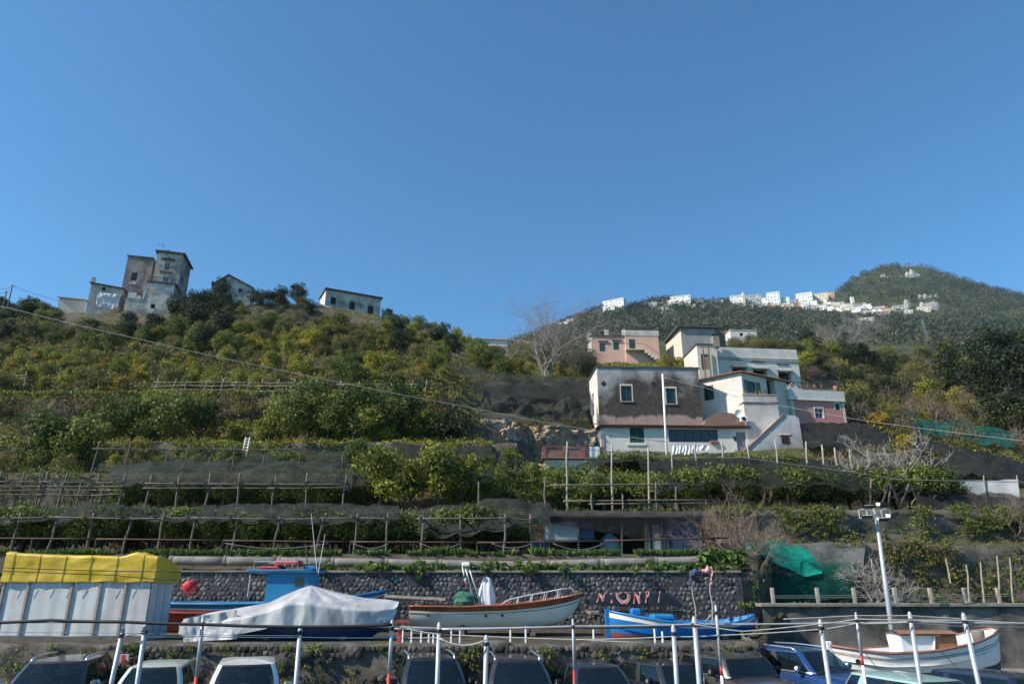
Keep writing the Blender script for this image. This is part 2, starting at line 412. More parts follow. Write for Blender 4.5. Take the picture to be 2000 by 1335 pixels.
# ---- lower retaining walls (rough masonry with an uneven top)
def rough_wall(name, label, pts, z0, ztops, thick, mat, step=0.3, amp=0.06, top_amp=0.07, sub=8):
    """pts: plan polyline from left to right; the outer face is towards the camera"""
    root = thing(name, label, 'wall', (pts[0][0], pts[0][1], z0)); root['kind'] = 'thing'
    L = [0]
    for a, b in zip(pts[:-1], pts[1:]): L.append(L[-1] + math.dist(a, b))
    n = max(4, int(L[-1] / step)); mbw = MB()
    def pos(s):
        x = np.interp(s, L, [p[0] for p in pts]); y = np.interp(s, L, [p[1] for p in pts]); zt = np.interp(s, L, ztops); return x, y, zt
    cols = []
    for i in range(n + 1):
        x, y, zt = pos(L[-1] * i / n); zt += top_amp * fbm(x*0.9, y, 3.1)
        c = []
        for j in range(sub + 1):
            z = z0 + (zt - z0) * j / sub
            c.append((x - pts[0][0], y - pts[0][1] - thick + amp * fbm(x*1.3, z*1.6, y), z - z0))
        c.append((x - pts[0][0], y - pts[0][1] - thick*0.4, zt - z0 + 0.02)); c.append((x - pts[0][0], y - pts[0][1] + 0.25, zt - z0 - 0.0))
        cols.append(c)
    k = sub + 3
    vs = [p for c in cols for p in c]
    fs = [(i*k+j, (i+1)*k+j, (i+1)*k+j+1, i*k+j+1) for i in range(n) for j in range(k-1)]
    mbw.add(vs, fs); mbw.build('wall_face', mat, root, smooth=True)
    return root
xl, xr = X_at(-450, 22, 1), X_at(1482, 22, 1)
rough_wall('retaining_wall', 'long dark rubble retaining wall behind the parked cars', [(xl, 22.0), (xr, 22.0), (xr + 0.4, 24), (xr + 0.3, 28)], -0.1, [ZL+0.06]*2 + [ZL+0.1, 2.3], 0.35, m_oldwall, step=0.12, amp=0.13, top_amp=0.12, sub=16)
W1 = bpy.data.objects['retaining_wall']
W1_STONES = (W1, xl, xr)
xr2 = X_at(2480, 28, 2)
rough_wall('retaining_wall', 'plain grey retaining wall behind the white boat on the ramp', [(X_at(1487, 28, 2), 28), (xr2, 28)], -0.1, [2.62, 2.66], 0.3, plaster('stained_concrete', (0.17,0.155,0.135), (0.035,0.033,0.03), 0.9, lo=0.4, hi=0.62, scale=0.8), step=0.15, amp=0.07, top_amp=0.02, sub=14)
# concrete coping edge strip on top of it
cb = MB(); cb.bevel_box((X_at(1487,28,2)-0.1, 27.55, 2.66), (xr2, 28.15, 2.78), 0.02)
tag(cb.build('wall_coping', m_conc), 'pale concrete coping along the wall behind the white boat', 'coping')

# ---- cobbled stone wall with its stones
W2Y = 31.0
w2x0, w2x1 = X_at(-480, W2Y, 3), X_at(1450, W2Y, 3)
sw = thing('stone_wall', 'grey rounded stone wall with dark joints behind the boats', 'wall', (0, W2Y, ZL)); sw['kind'] = 'thing'
mb = MB(); mb.grid(lambda u, v: (w2x0 + (w2x1-w2x0)*u, -0.12 + 0.03*fbm(u*70, v*3, 1), (3.93-ZL)*v), 160, 6)
mb.grid(lambda u, v: (w2x0 + (w2x1-w2x0)*u, -0.12+0.45*v, 3.93-ZL), 8, 1)
mb.build('mortar_backing', m_mortar, sw, smooth=True)
cap = MB(); cap.bevel_box((w2x0, -0.2, 3.90-ZL), (w2x1, 0.5, 4.0-ZL), 0.02); cap.build('coping', m_conc, sw)
def clip(poly, px, py, nx, ny):
    out = []
    for i in range(len(poly)):
        a, b = poly[i], poly[(i+1) % len(poly)]; da, db = (a[0]-px)*nx+(a[1]-py)*ny, (b[0]-px)*nx+(b[1]-py)*ny
        if da <= 0: out.append(a)
        if da*db < 0: t = da/(da-db); out.append((a[0]+(b[0]-a[0])*t, a[1]+(b[1]-a[1])*t))
    return out
def stones_on(root, x0, x1, z0, z1, pitch, depth, yf, mat, single, seed, name='stone', limit=300, gap=0.9, keep=None):
    """irregular fitted stones: Voronoi cells, each shrunk and domed"""
    r = random.Random(seed); nx = int((x1-x0)/pitch); nz = max(1, int((z1-z0)/(pitch*.86))); pts = {}
    for i in range(-1, nx+1):
        for k in range(-1, nz+1): pts[(i, k)] = (x0+(i+.5+(.5 if k % 2 else 0)+r.uniform(-.36,.36))*pitch, z0+(k+.5+r.uniform(-.34,.34))*(z1-z0)/nz)
    cells = []
    for i in range(nx):
        for k in range(nz):
            c = pts[(i, k)]; poly = [(c[0]-pitch, max(z0, c[1]-pitch)), (c[0]+pitch, max(z0, c[1]-pitch)), (c[0]+pitch, min(z1, c[1]+pitch)), (c[0]-pitch, min(z1, c[1]+pitch))]
            for di in (-2, -1, 0, 1, 2):
                for dk in (-2, -1, 0, 1, 2):
                    q = pts.get((i+di, k+dk))
                    if q and (di or dk): poly = clip(poly, (c[0]+q[0])/2, (c[1]+q[1])/2, q[0]-c[0], q[1]-c[1])
                    if len(poly) < 3: break
                if len(poly) < 3: break
            if len(poly) >= 3: cells.append((c, poly))
    rest = MB(); sing = [c for c in cells if single(c[0])]; r.shuffle(sing); sset = {id(c) for c in sing[:limit]}
    for ce in cells:
        c, poly = ce
        if keep and not keep(c): continue
        cx, cz = sum(p[0] for p in poly)/len(poly), sum(p[1] for p in poly)/len(poly); q = []
        for i in range(len(poly)):   # round the corners off
            a, b = poly[i], poly[(i+1) % len(poly)]; q += [(a[0]*.78+b[0]*.22, a[1]*.78+b[1]*.22), (a[0]*.22+b[0]*.78, a[1]*.22+b[1]*.78)]
        n = len(q); g = gap*r.uniform(.92,1.04); d = depth*r.uniform(.5,1.3); tx, tz = r.uniform(-.25,.25), r.uniform(-.25,.25); vs = []
        for sc, dd in ((g, .02), (g*.95, -.55), (g*.66, -.95)):
            for p in q: dx, dz = (p[0]-cx)*sc, (p[1]-cz)*sc; vs.append((dx, d*dd + (dx*tx+dz*tz)*.5*(dd < -.1), dz))
        vs.append((0, -d*1.02, 0)); fs = [(j*n+i, j*n+(i+1) % n, (j+1)*n+(i+1) % n, (j+1)*n+i) for j in range(2) for i in range(n)] + [(2*n+i, 2*n+(i+1) % n, 3*n) for i in range(n)]; tn = r.random()
        if id(ce) in sset: m = MB(); m.add(vs, fs, 0, tn); m.build(name, mat, root, (cx, yf, cz), smooth=True)
        else: rest.add([(v[0]+cx, v[1]+yf, v[2]+cz) for v in vs], fs, 0, tn)
    if rest.v: tag(rest.build(name+'_courses', mat, root, smooth=True), kind='stuff')
def stone_mat(name, stops, sc=5):
    m, n, b, o = newmat(name); at = n.nodes.new('ShaderNodeAttribute'); at.attribute_name = 'tint'; co = texco(n, 'Object')
    c = ramp(n, stops, at.outputs['Fac']); ns = noise_n(n, co, sc, 9, 0.7); c = mixc(n, c, ramp(n, [(0.3,(0.35,0.35,0.35)),(0.7,(1.25,1.22,1.18))], ns), 0.8, 'MULTIPLY')
    n.links.new(c, b.inputs['Base Color']); b.inputs['Roughness'].default_value = 0.92; b.inputs['Specular IOR Level'].default_value = 0.2; bump(n, noise_n(n, co, sc*5, 8, 0.7), b, 0.6, 0.02); return m
m_cob = stone_mat('wall_stone', [(0.0,(0.05,0.052,0.058)),(0.6,(0.125,0.125,0.13)),(1.0,(0.23,0.225,0.22))])
m_rub = stone_mat('rubble_stone', [(0.0,(0.03,0.027,0.024)),(0.6,(0.085,0.075,0.066)),(1.0,(0.17,0.15,0.13))], 5)
def vis(c):
    px = 1000 + FPX*c[0]/(W2Y*CP + (ZL + c[1]-CAMZ)*SP)
    return (c[1] > 0.75) and ((350 < px < 510) or (640 < px < 800 and c[1] > 1.0) or (955 < px < 1180 and c[1] > 0.9))
stones_on(sw, X_at(-300, W2Y, 3), X_at(1448, W2Y, 3), 0.0, 2.15, 0.2, 0.038, -0.1, m_cob, vis, 5)

# ---- fat concrete pipe along the ledge above the stone wall
pm = MB(); pr = []
for i in range(61):
    px = 335 + (1385-335)*i/60; py = np.interp(px, [335, 620, 1000, 1385], [1094, 1097, 1104, 1094])
    q = V(px, 31.75, zat(py, 31.75)); pr.append(q)
pl = thing('drain_pipe', 'long fat grey brown drain pipe on the ledge above the stone wall', 'pipe', pr[0])
seg = 6
for i in range(0, 60, seg):
    mb = MB(); pts = [p - pr[0] for p in pr[i:i+seg+1]]; mb.tube(pts, 0.19, 12); mb.build('pipe_section', m_conc, pl, smooth=True)
    jb = MB(); d = (pts[1]-pts[0]).normalized(); jb.tube([pts[0]-d*0.06, pts[0]+d*0.06], 0.215, 12); jb.build('joint_collar', m_conc, pl, smooth=False)

# ---- walls of the terraces above (rubble faces)
rough_wall('terrace_wall', 'dark rubble wall under the second row of pergolas', [(X_at(-480, 39, 6), 39.0), (X_at(1480, 39, 6), 39.0)], 4.7, [7.2, 7.2], 0.1, m_oldwall, step=0.5, amp=0.16, top_amp=0.1)
rough_wall('terrace_wall', 'pale rubble and ivy wall above the green net garden', [(X_at(1380, 39.2, 6), 39.2), (X_at(1600, 39.2, 6), 39.4), (X_at(1850, 39.2, 6), 39.4), (X_at(2480, 39.2, 6), 42)], 5.2, [7.25, 7.35, 7.3, 6.3], 0.15, M('pale_rubble', (0.12,0.108,0.092), 0.95, 0, 0.45, 0.9, 0.9, dirt=(0.04,0.05,0.028), dirt_amt=0.85), step=0.5, amp=0.2, top_amp=0.15)
rough_wall('terrace_wall', 'curved rendered garden wall behind the bare fig tree', [(X_at(1490, 34.6, 4), 34.6), (X_at(1760, 34.6, 4), 34.4), (X_at(2480, 36, 4), 36)], 2.5, [5.25, 5.3, 4.4], 0.2, M('brown_render', (0.11,0.096,0.08), 0.95, 0, 0.4, 0.8, 0.7, dirt=(0.05,0.045,0.035), dirt_amt=0.85), step=0.5, amp=0.1, top_amp=0.06)
rough_wall('terrace_wall', 'grey dry stone wall beside the aluminium ladder', [(X_at(-480, 54.6, 12), 54.6), (X_at(1010, 54.6, 12), 54.6)], 10.5, [13.95, 13.95], 0.1, m_oldwall, step=0.6, amp=0.25, top_amp=0.15)

_w, _a, _b = W1_STONES
stones_on(_w, 10.0, _b-_a-.1, 0.95, ZL+0.12, 0.17, 0.045, -0.40, m_rub, lambda c: 14 < c[0] < 42 and c[1] > 1.45, 8, gap=1.03, keep=lambda c: noise.noise(Vector((c[0]*.6, c[1]*1.2, 4))) > -0.05 or c[1] > 1.75)
# ================================================================== plant library (shared meshes)
f_lemon = foliage('lemon_leaves', [(0.0, (0.055,0.075,0.016)), (0.45, (0.19,0.21,0.032)), (0.8, (0.31,0.30,0.04)), (1.0, (0.42,0.33,0.03))])
f_citrus = foliage('deep_citrus_leaves', [(0.0, (0.025,0.042,0.012)), (0.5, (0.09,0.125,0.026)), (1.0, (0.21,0.235,0.045))])
f_dark = foliage('dark_evergreen_leaves', [(0.0, (0.012,0.02,0.010)), (0.6, (0.03,0.046,0.018)), (1.0, (0.06,0.075,0.025))])
f_olive = foliage('olive_scrub_leaves', [(0.0, (0.05,0.055,0.02)), (0.5, (0.14,0.135,0.04)), (1.0, (0.23,0.20,0.06))])
f_brown = foliage('dry_scrub_leaves', [(0.0, (0.05,0.038,0.026)), (0.5, (0.11,0.085,0.055)), (1.0, (0.17,0.135,0.08))], 0.2)
f_grass = foliage('fresh_weeds', [(0.0, (0.03,0.06,0.012)), (0.5, (0.085,0.15,0.03)), (1.0, (0.17,0.23,0.06))], 0.35)
f_yellow = foliage('autumn_vine_leaves', [(0.0, (0.06,0.07,0.015)), (0.5, (0.20,0.17,0.022)), (1.0, (0.36,0.25,0.03))], 0.35)

def leaves(centers, radii, n_per, size, rng, flat=1.0, tint_sd=0.16, up=0.25, squash=0.8, shell=0.55, ctint=None):
    """leaf quads filling a set of lobes; returns verts, quads, tint"""
    Vs, Ts = [], []
    for i, (c, r) in enumerate(zip(centers, radii)):
        n = max(8, int(n_per * (r / np.mean(radii))**2))
        d = rng.normal(size=(n, 3)); d /= np.linalg.norm(d, axis=1)[:, None]
        rr = r * (shell + (1 - shell) * rng.random(n)**0.6) * (1 + 0.18*rng.normal(size=n))
        p = c + d * rr[:, None] * np.array([1, 1, squash])
        nrm = d * 0.8 + rng.normal(size=(n, 3)) * 0.75 + np.array([0, 0, up]); nrm /= np.linalg.norm(nrm, axis=1)[:, None]
        a = np.cross(nrm, rng.normal(size=(n, 3))); a /= np.linalg.norm(a, axis=1)[:, None]
        b = np.cross(nrm, a)
        s = size * (0.6 + 0.8*rng.random(n))[:, None]
        Vs.append(np.stack([p - a*s, p + b*s*0.48 + nrm*s*0.12, p + a*s, p - b*s*0.48 + nrm*s*0.12], 1).reshape(-1, 3))
        ct = 0.58 + 0.18*rng.normal() if ctint is None else ctint[i]
        t = np.clip(ct + tint_sd*rng.normal(size=n), 0, 1); Ts.append(np.repeat(t, 4))
    v = np.concatenate(Vs); t = np.concatenate(Ts); q = np.arange(len(v)).reshape(-1, 4)
    return v, q, t
def crown_mesh(name, mat, w, h, z0, lobes, n_leaf, size, seed, lobe_r=0.42, top=1.0):
    rng = np.random.default_rng(seed); cs, rs_ = [], []
    for i in range(lobes):
        a = rng.random()*2*math.pi; u = rng.random(); rad = math.sqrt(u) * w/2 * 0.72
        zz = rng.random()
        prof = math.sin(math.pi * min(1, 0.22 + 0.7*zz))**0.6
        cs.append((math.cos(a)*rad*prof, math.sin(a)*rad*prof, z0 + h*(0.12 + 0.76*zz))); rs_.append(w/2*lobe_r*(0.65+0.6*rng.random()))
    # a few spiky shoots
    for i in range(max(3, lobes//3)):
        a = rng.random()*6.28; cs.append((math.cos(a)*w*0.42*rng.random()**.5, math.sin(a)*w*0.42*rng.random()**.5, z0 + h*(0.75+0.3*rng.random()))); rs_.append(w*0.09*(0.7+rng.random()*.6))
    v, q, t = leaves(np.array(cs), np.array(rs_), n_leaf/len(cs), size, rng)
    return np_mesh(name, v, q, mat, t)
def trunk_mesh(name, mat, h, r, seed, forks=4, spread=0.5, top=None):
    rr = random.Random(seed); mb = MB(); top = top or h*1.7
    b = Vector((rr.uniform(-.1,.1)*h, rr.uniform(-.1,.1)*h, h))
    mb.tube([(0,0,-0.25), (0.02,0,h*0.4), b], [r*1.35, r, r*0.85], 7)
    for i in range(forks):
        a = 6.28*i/forks + rr.uniform(-.5,.5); e = b + Vector((math.cos(a)*spread*rr.uniform(.7,1.2), math.sin(a)*spread*rr.uniform(.7,1.2), (top-h)*rr.uniform(.7,1.1)))
        m = b.lerp(e, 0.5) + Vector((math.cos(a), math.sin(a), -0.2))*spread*0.12
        mb.tube([b, m, e], [r*0.6, r*0.4, r*0.15], 5)
    return mb.mesh(name, mat, smooth=True)
def twig_mesh(name, mat, h, spread, seed, n0=5, depth=4, r0=0.05, curl=0.35, split=3, droop=0.0, zlift=0.55, bend=0.25):
    rr = random.Random(seed); mb = MB()
    def grow(p, d, l, r, k):
        pts = [p]; q = p.copy(); dd = d.copy(); ns = 3 if k < 2 else 2
        for i in range(ns):
            dd = (dd + Vector((rr.gauss(0, bend), rr.gauss(0, bend), rr.gauss(0, bend) + curl*0.12 - droop*0.2*k))).normalized()
            q = q + dd * l/ns; pts.append(q.copy())
        mb.tube(pts, [r*(1 - 0.45*i/ns) for i in range(ns+1)], 5 if k < 2 else 3, cap=False)
        if k < depth:
            for i in range(split + (rr.random() < .5)):
                t = rr.uniform(0.45, 1.0); base = pts[min(ns, max(1, int(t*ns+.5)))]
                nd = (dd + Vector((rr.gauss(0, .7), rr.gauss(0, .7), rr.gauss(0, .45) + curl*0.25))).normalized()
                grow(base, nd, l*rr.uniform(.5,.8), r*0.55, k+1)
    for i in range(n0):
        a = 6.28*i/n0 + rr.uniform(-.5,.5)
        d = Vector((math.cos(a)*spread, math.sin(a)*spread, zlift + rr.random()*0.6)).normalized()
        grow(Vector((rr.uniform(-.1,.1), rr.uniform(-.1,.1), -0.15)), d, h*0.42*rr.uniform(.8,1.2), r0, 0)
    return mb.mesh(name, mat)

LIB = {
 'lemon': [(crown_mesh('crown', f_lemon, 2.6, 2.1, 0.7, 14, 2400, 0.085, 100+i), trunk_mesh('trunk', m_bark, 0.9, 0.09, i)) for i in range(6)],
 'citrus': [(crown_mesh('crown', f_citrus, 3.4, 2.6, 0.8, 18, 3600, 0.088, 200+i), trunk_mesh('trunk', m_bark, 1.0, 0.11, 20+i)) for i in range(5)],
 'dark': [(crown_mesh('crown', f_dark, 3.4, 2.9, 0.3, 20, 3600, 0.095, 300+i), trunk_mesh('trunk', m_bark, 0.8, 0.12, 40+i)) for i in range(4)],
 'olive': [(crown_mesh('crown', f_olive, 3.0, 2.1, 0.1, 16, 3000, 0.075, 400+i), trunk_mesh('stem', m_bark, 0.6, 0.07, 60+i)) for i in range(5)],
 'yellow': [(crown_mesh('crown', f_yellow, 2.2, 1.8, 0.3, 10, 1100, 0.095, 500+i, 0.36), trunk_mesh('stem', m_bark, 0.7, 0.06, 80+i)) for i in range(4)],
 'brown': [(twig_mesh('branches', m_twig, 3.0, 0.6, 600+i, 7, 3, 0.035, 0.5, 3), crown_mesh('dry_leaves', f_brown, 2.4, 1.8, 0.3, 10, 800, 0.06, 650+i)) for i in range(4)],
 'pergola': [(crown_mesh('crown', f_citrus, 3.6, 1.25, 0.95, 18, 3000, 0.085, 700+i, 0.34), trunk_mesh('trunk', m_bark, 1.0, 0.10, 90+i, 5, 0.9, 1.5)) for i in range(5)],
}
PNAME = {'lemon': ('lemon_tree', 'crown', 'trunk'), 'citrus': ('citrus_tree', 'crown', 'trunk'), 'dark': ('evergreen_shrub', 'crown', 'trunk'), 'olive': ('scrub_bush', 'crown', 'stem'),
         'yellow': ('autumn_shrub', 'crown', 'stem'), 'brown': ('dry_bush', 'branches', 'dry_leaves'), 'pergola': ('lemon_tree', 'crown', 'trunk')}
prng = random.Random(77)
def plant(kind, loc, s=1.0, label='', cat='tree', group=None, sz=None, rot=None, variant=None):
    lib = LIB[kind]; k = prng.randrange(len(lib)) if variant is None else variant
    nm, a, b = PNAME[kind]
    o = thing(nm, label, cat, loc, prng.random()*6.28 if rot is None else rot, group)
    o.scale = (s, s, sz if sz else s*prng.uniform(0.85, 1.15))
    link(a, lib[k][0], o); link(b, lib[k][1], o)
    return o

# ---- keep-out boxes (photo pixels) where houses, rock and nets stand
KEEP = [(105, 540, 350, 650), (600, 560, 752, 636), (915, 655, 1000, 706), (105, 540, 365, 632), (410, 560, 492, 592), (612, 560, 745, 612), (925, 655, 992, 690), (1150, 640, 1330, 712), (1325, 630, 1425, 730), (1362, 690, 1562, 800), (1150, 740, 1660, 900), (940, 745, 1155, 900)]
def free(px, py, pad=0): return not any(a-pad < px < c+pad and b-pad < py < d+pad for a, b, c, d in KEEP)
def scatter(n, box, kinds, smin, smax, mind, seed, ridge=None):
    rr = random.Random(seed); out = []; tries = 0
    while len(out) < n and tries < n*40:
        tries += 1
        px, py = rr.uniform(box[0], box[2]), rr.uniform(box[1], box[3])
        if not free(px, py): continue
        g = G(px, py)
        if g is None or g.y > 190: continue
        if any((g - q).length < mind for q in out): continue
        out.append(g)
        pk = noise.noise(Vector((px*0.012, py*0.02, seed))) 
        kind = kinds[min(len(kinds)-1, max(0, int((pk*0.9+0.5 + rr.uniform(-.28,.28))*len(kinds))))]
        s = rr.uniform(smin, smax)
        yield kind, g, s, px, py
LBL = {'lemon': ('yellow green lemon tree', 'tree'), 'citrus': ('leafy green citrus tree', 'tree'), 'dark': ('dark evergreen shrub', 'shrub'),
       'olive': ('dull olive green bush', 'bush'), 'yellow': ('golden autumn shrub', 'shrub'), 'brown': ('dry brown twiggy bush', 'bush')}
def do_scatter(n, box, kinds, smin, smax, mind, seed, where):
    """where(px, py) names the landmark it grows beside"""
    for kind, g, s, px, py in scatter(n, box, kinds, smin, smax, mind, seed):
        l, c = LBL[kind]; u = (s - smin)/(smax - smin)
        size = 'small' if u < 0.33 else ('medium' if u < 0.7 else 'large'); w = where(px, py)
        lab = size + ' ' + l + ' ' + w
        plant(kind, (g.x, g.y, g.z - (0.55*s if kind in ('lemon','citrus') else 0.2)), s, lab, c, lab.replace(size + ' ', '') + ', ' + size)
def UL(px, py):
    mark = 'below the ruined tower houses' if px < 370 else ('below the gabled ruin' if px < 540 else ('below the long ridge house' if px < 760 else 'towards the dip between the hills'))
    band = 'just under the ridge' if py < 640 else ('half way up the slope' if py < 700 else 'above the earth bank')
    return band + ' ' + mark
do_scatter(185, (-150, 650, 880, 768), ['lemon', 'lemon', 'citrus', 'lemon', 'yellow', 'olive', 'lemon', 'olive'], 0.6, 1.08, 1.3, 1, UL)
do_scatter(100, (330, 596, 920, 690), ['olive', 'dark', 'lemon', 'olive', 'lemon', 'citrus', 'brown', 'olive'], 0.7, 1.25, 1.8, 2, UL)
do_scatter(70, (-150, 610, 350, 672), ['olive', 'dark', 'citrus', 'dark', 'olive'], 0.8, 1.3, 1.9, 3, UL)
do_scatter(26, (925, 692, 1160, 742), ['lemon', 'lemon', 'citrus', 'yellow'], 0.9, 1.5, 2.4, 4, lambda a, b: 'in the dip left of the pink house' if a > 1040 else 'in the dip behind the dark nets')
def RS(px, py):
    mark = 'right of the white houses' if px < 1680 else ('above the teal nets' if px < 1850 else 'under the holm oaks')
    return ('high on the hillside ' if py < 730 else ('on the middle hillside ' if py < 800 else 'low on the hillside ')) + mark
do_scatter(80, (1562, 676, 1740, 800), ['olive', 'dark', 'lemon', 'brown', 'olive'], 0.9, 1.5, 1.8, 55, RS)
do_scatter(110, (1550, 672, 1900, 835), ['olive', 'dark', 'lemon', 'brown', 'olive', 'lemon', 'olive', 'brown'], 1.0, 2.0, 3.2, 5, RS)
do_scatter(30, (1720, 760, 2150, 900), ['olive', 'yellow', 'lemon', 'brown', 'olive'], 0.9, 1.6, 2.4, 6, RS)
do_scatter(60, (1390, 664, 1580, 696), ['olive', 'brown', 'olive', 'dark'], 0.8, 1.3, 2.0, 56, lambda a, b: 'on the crest behind the white house with awnings')
do_scatter(40, (1290, 690, 1570, 742), ['olive', 'lemon', 'olive', 'brown'], 0.7, 1.1, 2.0, 7, lambda a, b: 'behind the white house with awnings' if a > 1420 else 'between the pink house and the roofless house')
def terr_lab(px, py, s, k):
    a = {'citrus': 'deep green citrus tree', 'lemon': 'yellow green lemon tree', 'yellow': 'golden leaved shrub'}[k]; sz = 'small' if s < .95 else ('broad' if s < 1.15 else 'large')
    w = 'on the lower terrace under the big leafless tree' if py > 880 else ('above the dry stone wall left of the ladder' if px < 470 else ('above the dry stone wall right of the ladder' if px < 680 else 'above the dry stone wall beside the carob'))
    l = sz + ' ' + a + ' ' + w; return l, 'tree', l + ' group'
# larger citrus trees on the terrace over the ladder
for i, (px, py, s, k) in enumerate([(205,866,.9,'citrus'),(250,868,1.15,'citrus'),(290,862,1.05,'citrus'),(345,868,1.1,'citrus'),(385,866,.9,'citrus'),(460,838,.8,'lemon'),(560,862,1.0,'citrus'),(600,868,1.25,'citrus'),(640,862,1.15,'citrus'),(690,868,1.2,'citrus'),(735,862,1.1,'lemon'),(780,866,1.25,'citrus'),(820,868,1.0,'lemon'),(520,868,.9,'lemon'),(660,838,.8,'lemon'),(745,800,.95,'citrus'),(710,795,.9,'citrus'),(770,770,1.0,'citrus'),(560,845,.8,'yellow'),(150,885,1.0,'citrus'),(100,890,1.0,'citrus'),(60,893,1.1,'citrus')]):
    Y = 56.5 + 2.2*((i*37) % 10)/10
    p = V(px, Y, 14.0); g = ground(p.x, Y)
    if py > 880: p = V(px, 50.5, 10.5); g = ground(p.x, 50.5)
    plant(k, (p.x, p.y, g - 0.1), s*1.25, *terr_lab(px, py, s, k))
p = V(870, 58, 14); plant('dark', (p.x, 58.5, ground(p.x, 58.5)-0.1), 1.5, 'rounded dark green carob tree left of the pale rock face', 'tree', variant=0, sz=1.15)
# two grafted trees with yellow green crowns between the lower pergolas
for i, (px, s) in enumerate([(742, 1.42), (800, 1.1), (855, 1.5), (900, 1.25)]):
    p = V(px, 41.5, 7.4); plant('lemon', (p.x, 41.5, 7.25), s, ('tall ', 'slim ', 'broadest ', 'smaller ')[i] + 'yellow green round crowned tree ' + ('beside the second pergola row', 'squeezed between two bigger crowns', 'under the teal windbreak', 'next to the blue barrel')[i], 'tree', 'round crowned trees between the pergola rows', sz=s*0.98)
# big dark holm oak on the right, above the bank
for i, (px, py, s) in enumerate([(1880,770,2.6),(1940,800,3.0),(1990,790,3.2),(2060,800,3.2),(1910,730,2.4),(1960,740,3.0),(2030,730,3.2),(1855,705,1.9),(2110,760,3.0),(1985,850,2.2)]):
    g = G(px, py)
    if g: plant('dark', (g.x, g.y, g.z-0.6), s, ('smaller' if s < 2.5 else ('large' if s < 3.1 else 'huge')) + ' dark holm oak ' + ('on the crest of the grove' if py < 745 else 'in the lower grove above the teal nets'), 'tree', 'holm oaks of the grove')
# dark shrubs in front of the ruined houses and on the ridge
for px, py, s in [(345,625,1.5),(375,618,1.6),(400,612,1.5),(425,604,1.6),(440,610,1.3),(352,642,1.0),(375,640,1.4),(235,662,.7),(180,655,.7),(300,664,.7),(60,612,1.0),(30,614,.8),(580,596,1.25),(520,600,1.2),(545,600,1.2),(500,596,1.0),(600,612,.9)]:
    g = G(px, py)
    if g: plant('dark', (g.x, g.y, g.z-0.2), s*1.1, ('small' if s < 1.05 else ('rounded' if s < 1.35 else 'large')) + ' dark evergreen shrub ' + ('left of the ruined cottage' if px < 160 else ('below the ruined tower' if px < 345 else ('between the tower and the gabled ruin' if px < 460 else 'between the gabled ruin and the long house'))), 'shrub', 'dark shrubs along the ridge houses')

# ---- undergrowth on all slopes, weeds: nobody could count these
def cover(name, label, n, box, mat, size, seed, hmax=0.5, chk=True):
    rng = np.random.default_rng(seed); pts = []
    k = 0
    while len(pts) < n and k < n*6:
        k += 1
        px, py = rng.uniform(box[0], box[2]), rng.uniform(box[1], box[3])
        if chk and not free(px, py): continue
        if noise.noise(Vector((px*0.03, py*0.05, seed))) < -0.4: continue
        g = G(px, py)
        if g is not None and g.y < 190: pts.append((g.x, g.y, g.z + rng.random()*hmax*0.6))
    c = np.array(pts); r = hmax*(0.4+0.6*rng.random(len(c)))
    v, q, t = leaves(c, r, 16, size*.62, rng, shell=0.2, tint_sd=0.14)
    o = link(name, np_mesh(name, v, q, mat, t)); tag(o, label, 'undergrowth', kind='stuff'); return o
cover('undergrowth', 'low olive green scrub covering the left slope', 8000, (-200, 598, 930, 772), f_olive, 0.2, 21, 0.85)
cover('undergrowth', 'low green weeds on the left terraces', 4500, (-200, 772, 940, 905), f_lemon, 0.13, 22, 0.5)
cover('undergrowth', 'scrub covering the hillside right of the houses', 6000, (1540, 676, 2150, 930), f_olive, 0.2, 23, 0.9)
cover('undergrowth', 'green plants in the dip between the hills', 2200, (925, 668, 1580, 760), f_lemon, 0.18, 24, 0.7)
cover('ground_plants', 'weeds and ivy on the lower right garden terraces', 1000, (1470, 985, 2100, 1190), f_grass, 0.09, 25, 0.25)
cover('ground_plants', 'weeds on the lower pergola terraces', 1500, (-100, 905, 1500, 1000), f_citrus, 0.10, 26, 0.35, False)
# pale grassy brows of the small terraces up the left slope
rng = np.random.default_rng(91); bc = []
for i in (13, 14, 15):
    a_, b_2 = ROWS[i][0], ROWS[i+1][0]
    for k in range(4):
        t_, tz_ = (k+.93)/4, (k+1)/4
        for m_2 in range(560):
            c_ = rng.random()*70; j = int(c_); f_2 = c_-j
            if PXC[j] > 900 or not free(PXC[j], 0): continue
            pa = a_[j]*(1-f_2)+a_[j+1]*f_2; pb = b_2[j]*(1-f_2)+b_2[j+1]*f_2
            if noise.noise(Vector((pa[0]*.06, k, i))) < -.2: continue
            x_, y_ = pa[0]*(1-t_)+pb[0]*t_, pa[1]*(1-t_)+pb[1]*t_
            bc.append((x_ + rng.normal()*.3, y_ + rng.normal()*.25, ground(x_, y_) + .12))
v, q, t = leaves(np.array(bc), .34*(.5+.7*rng.random(len(bc))), 14, .085, rng, shell=.2, up=.7, ctint=[.75]*len(bc))
tag(link('grass', np_mesh('grass', v, q, f_lemon, t)), 'pale grassy brows of the small terraces on the left slope', 'grass', kind='stuff')
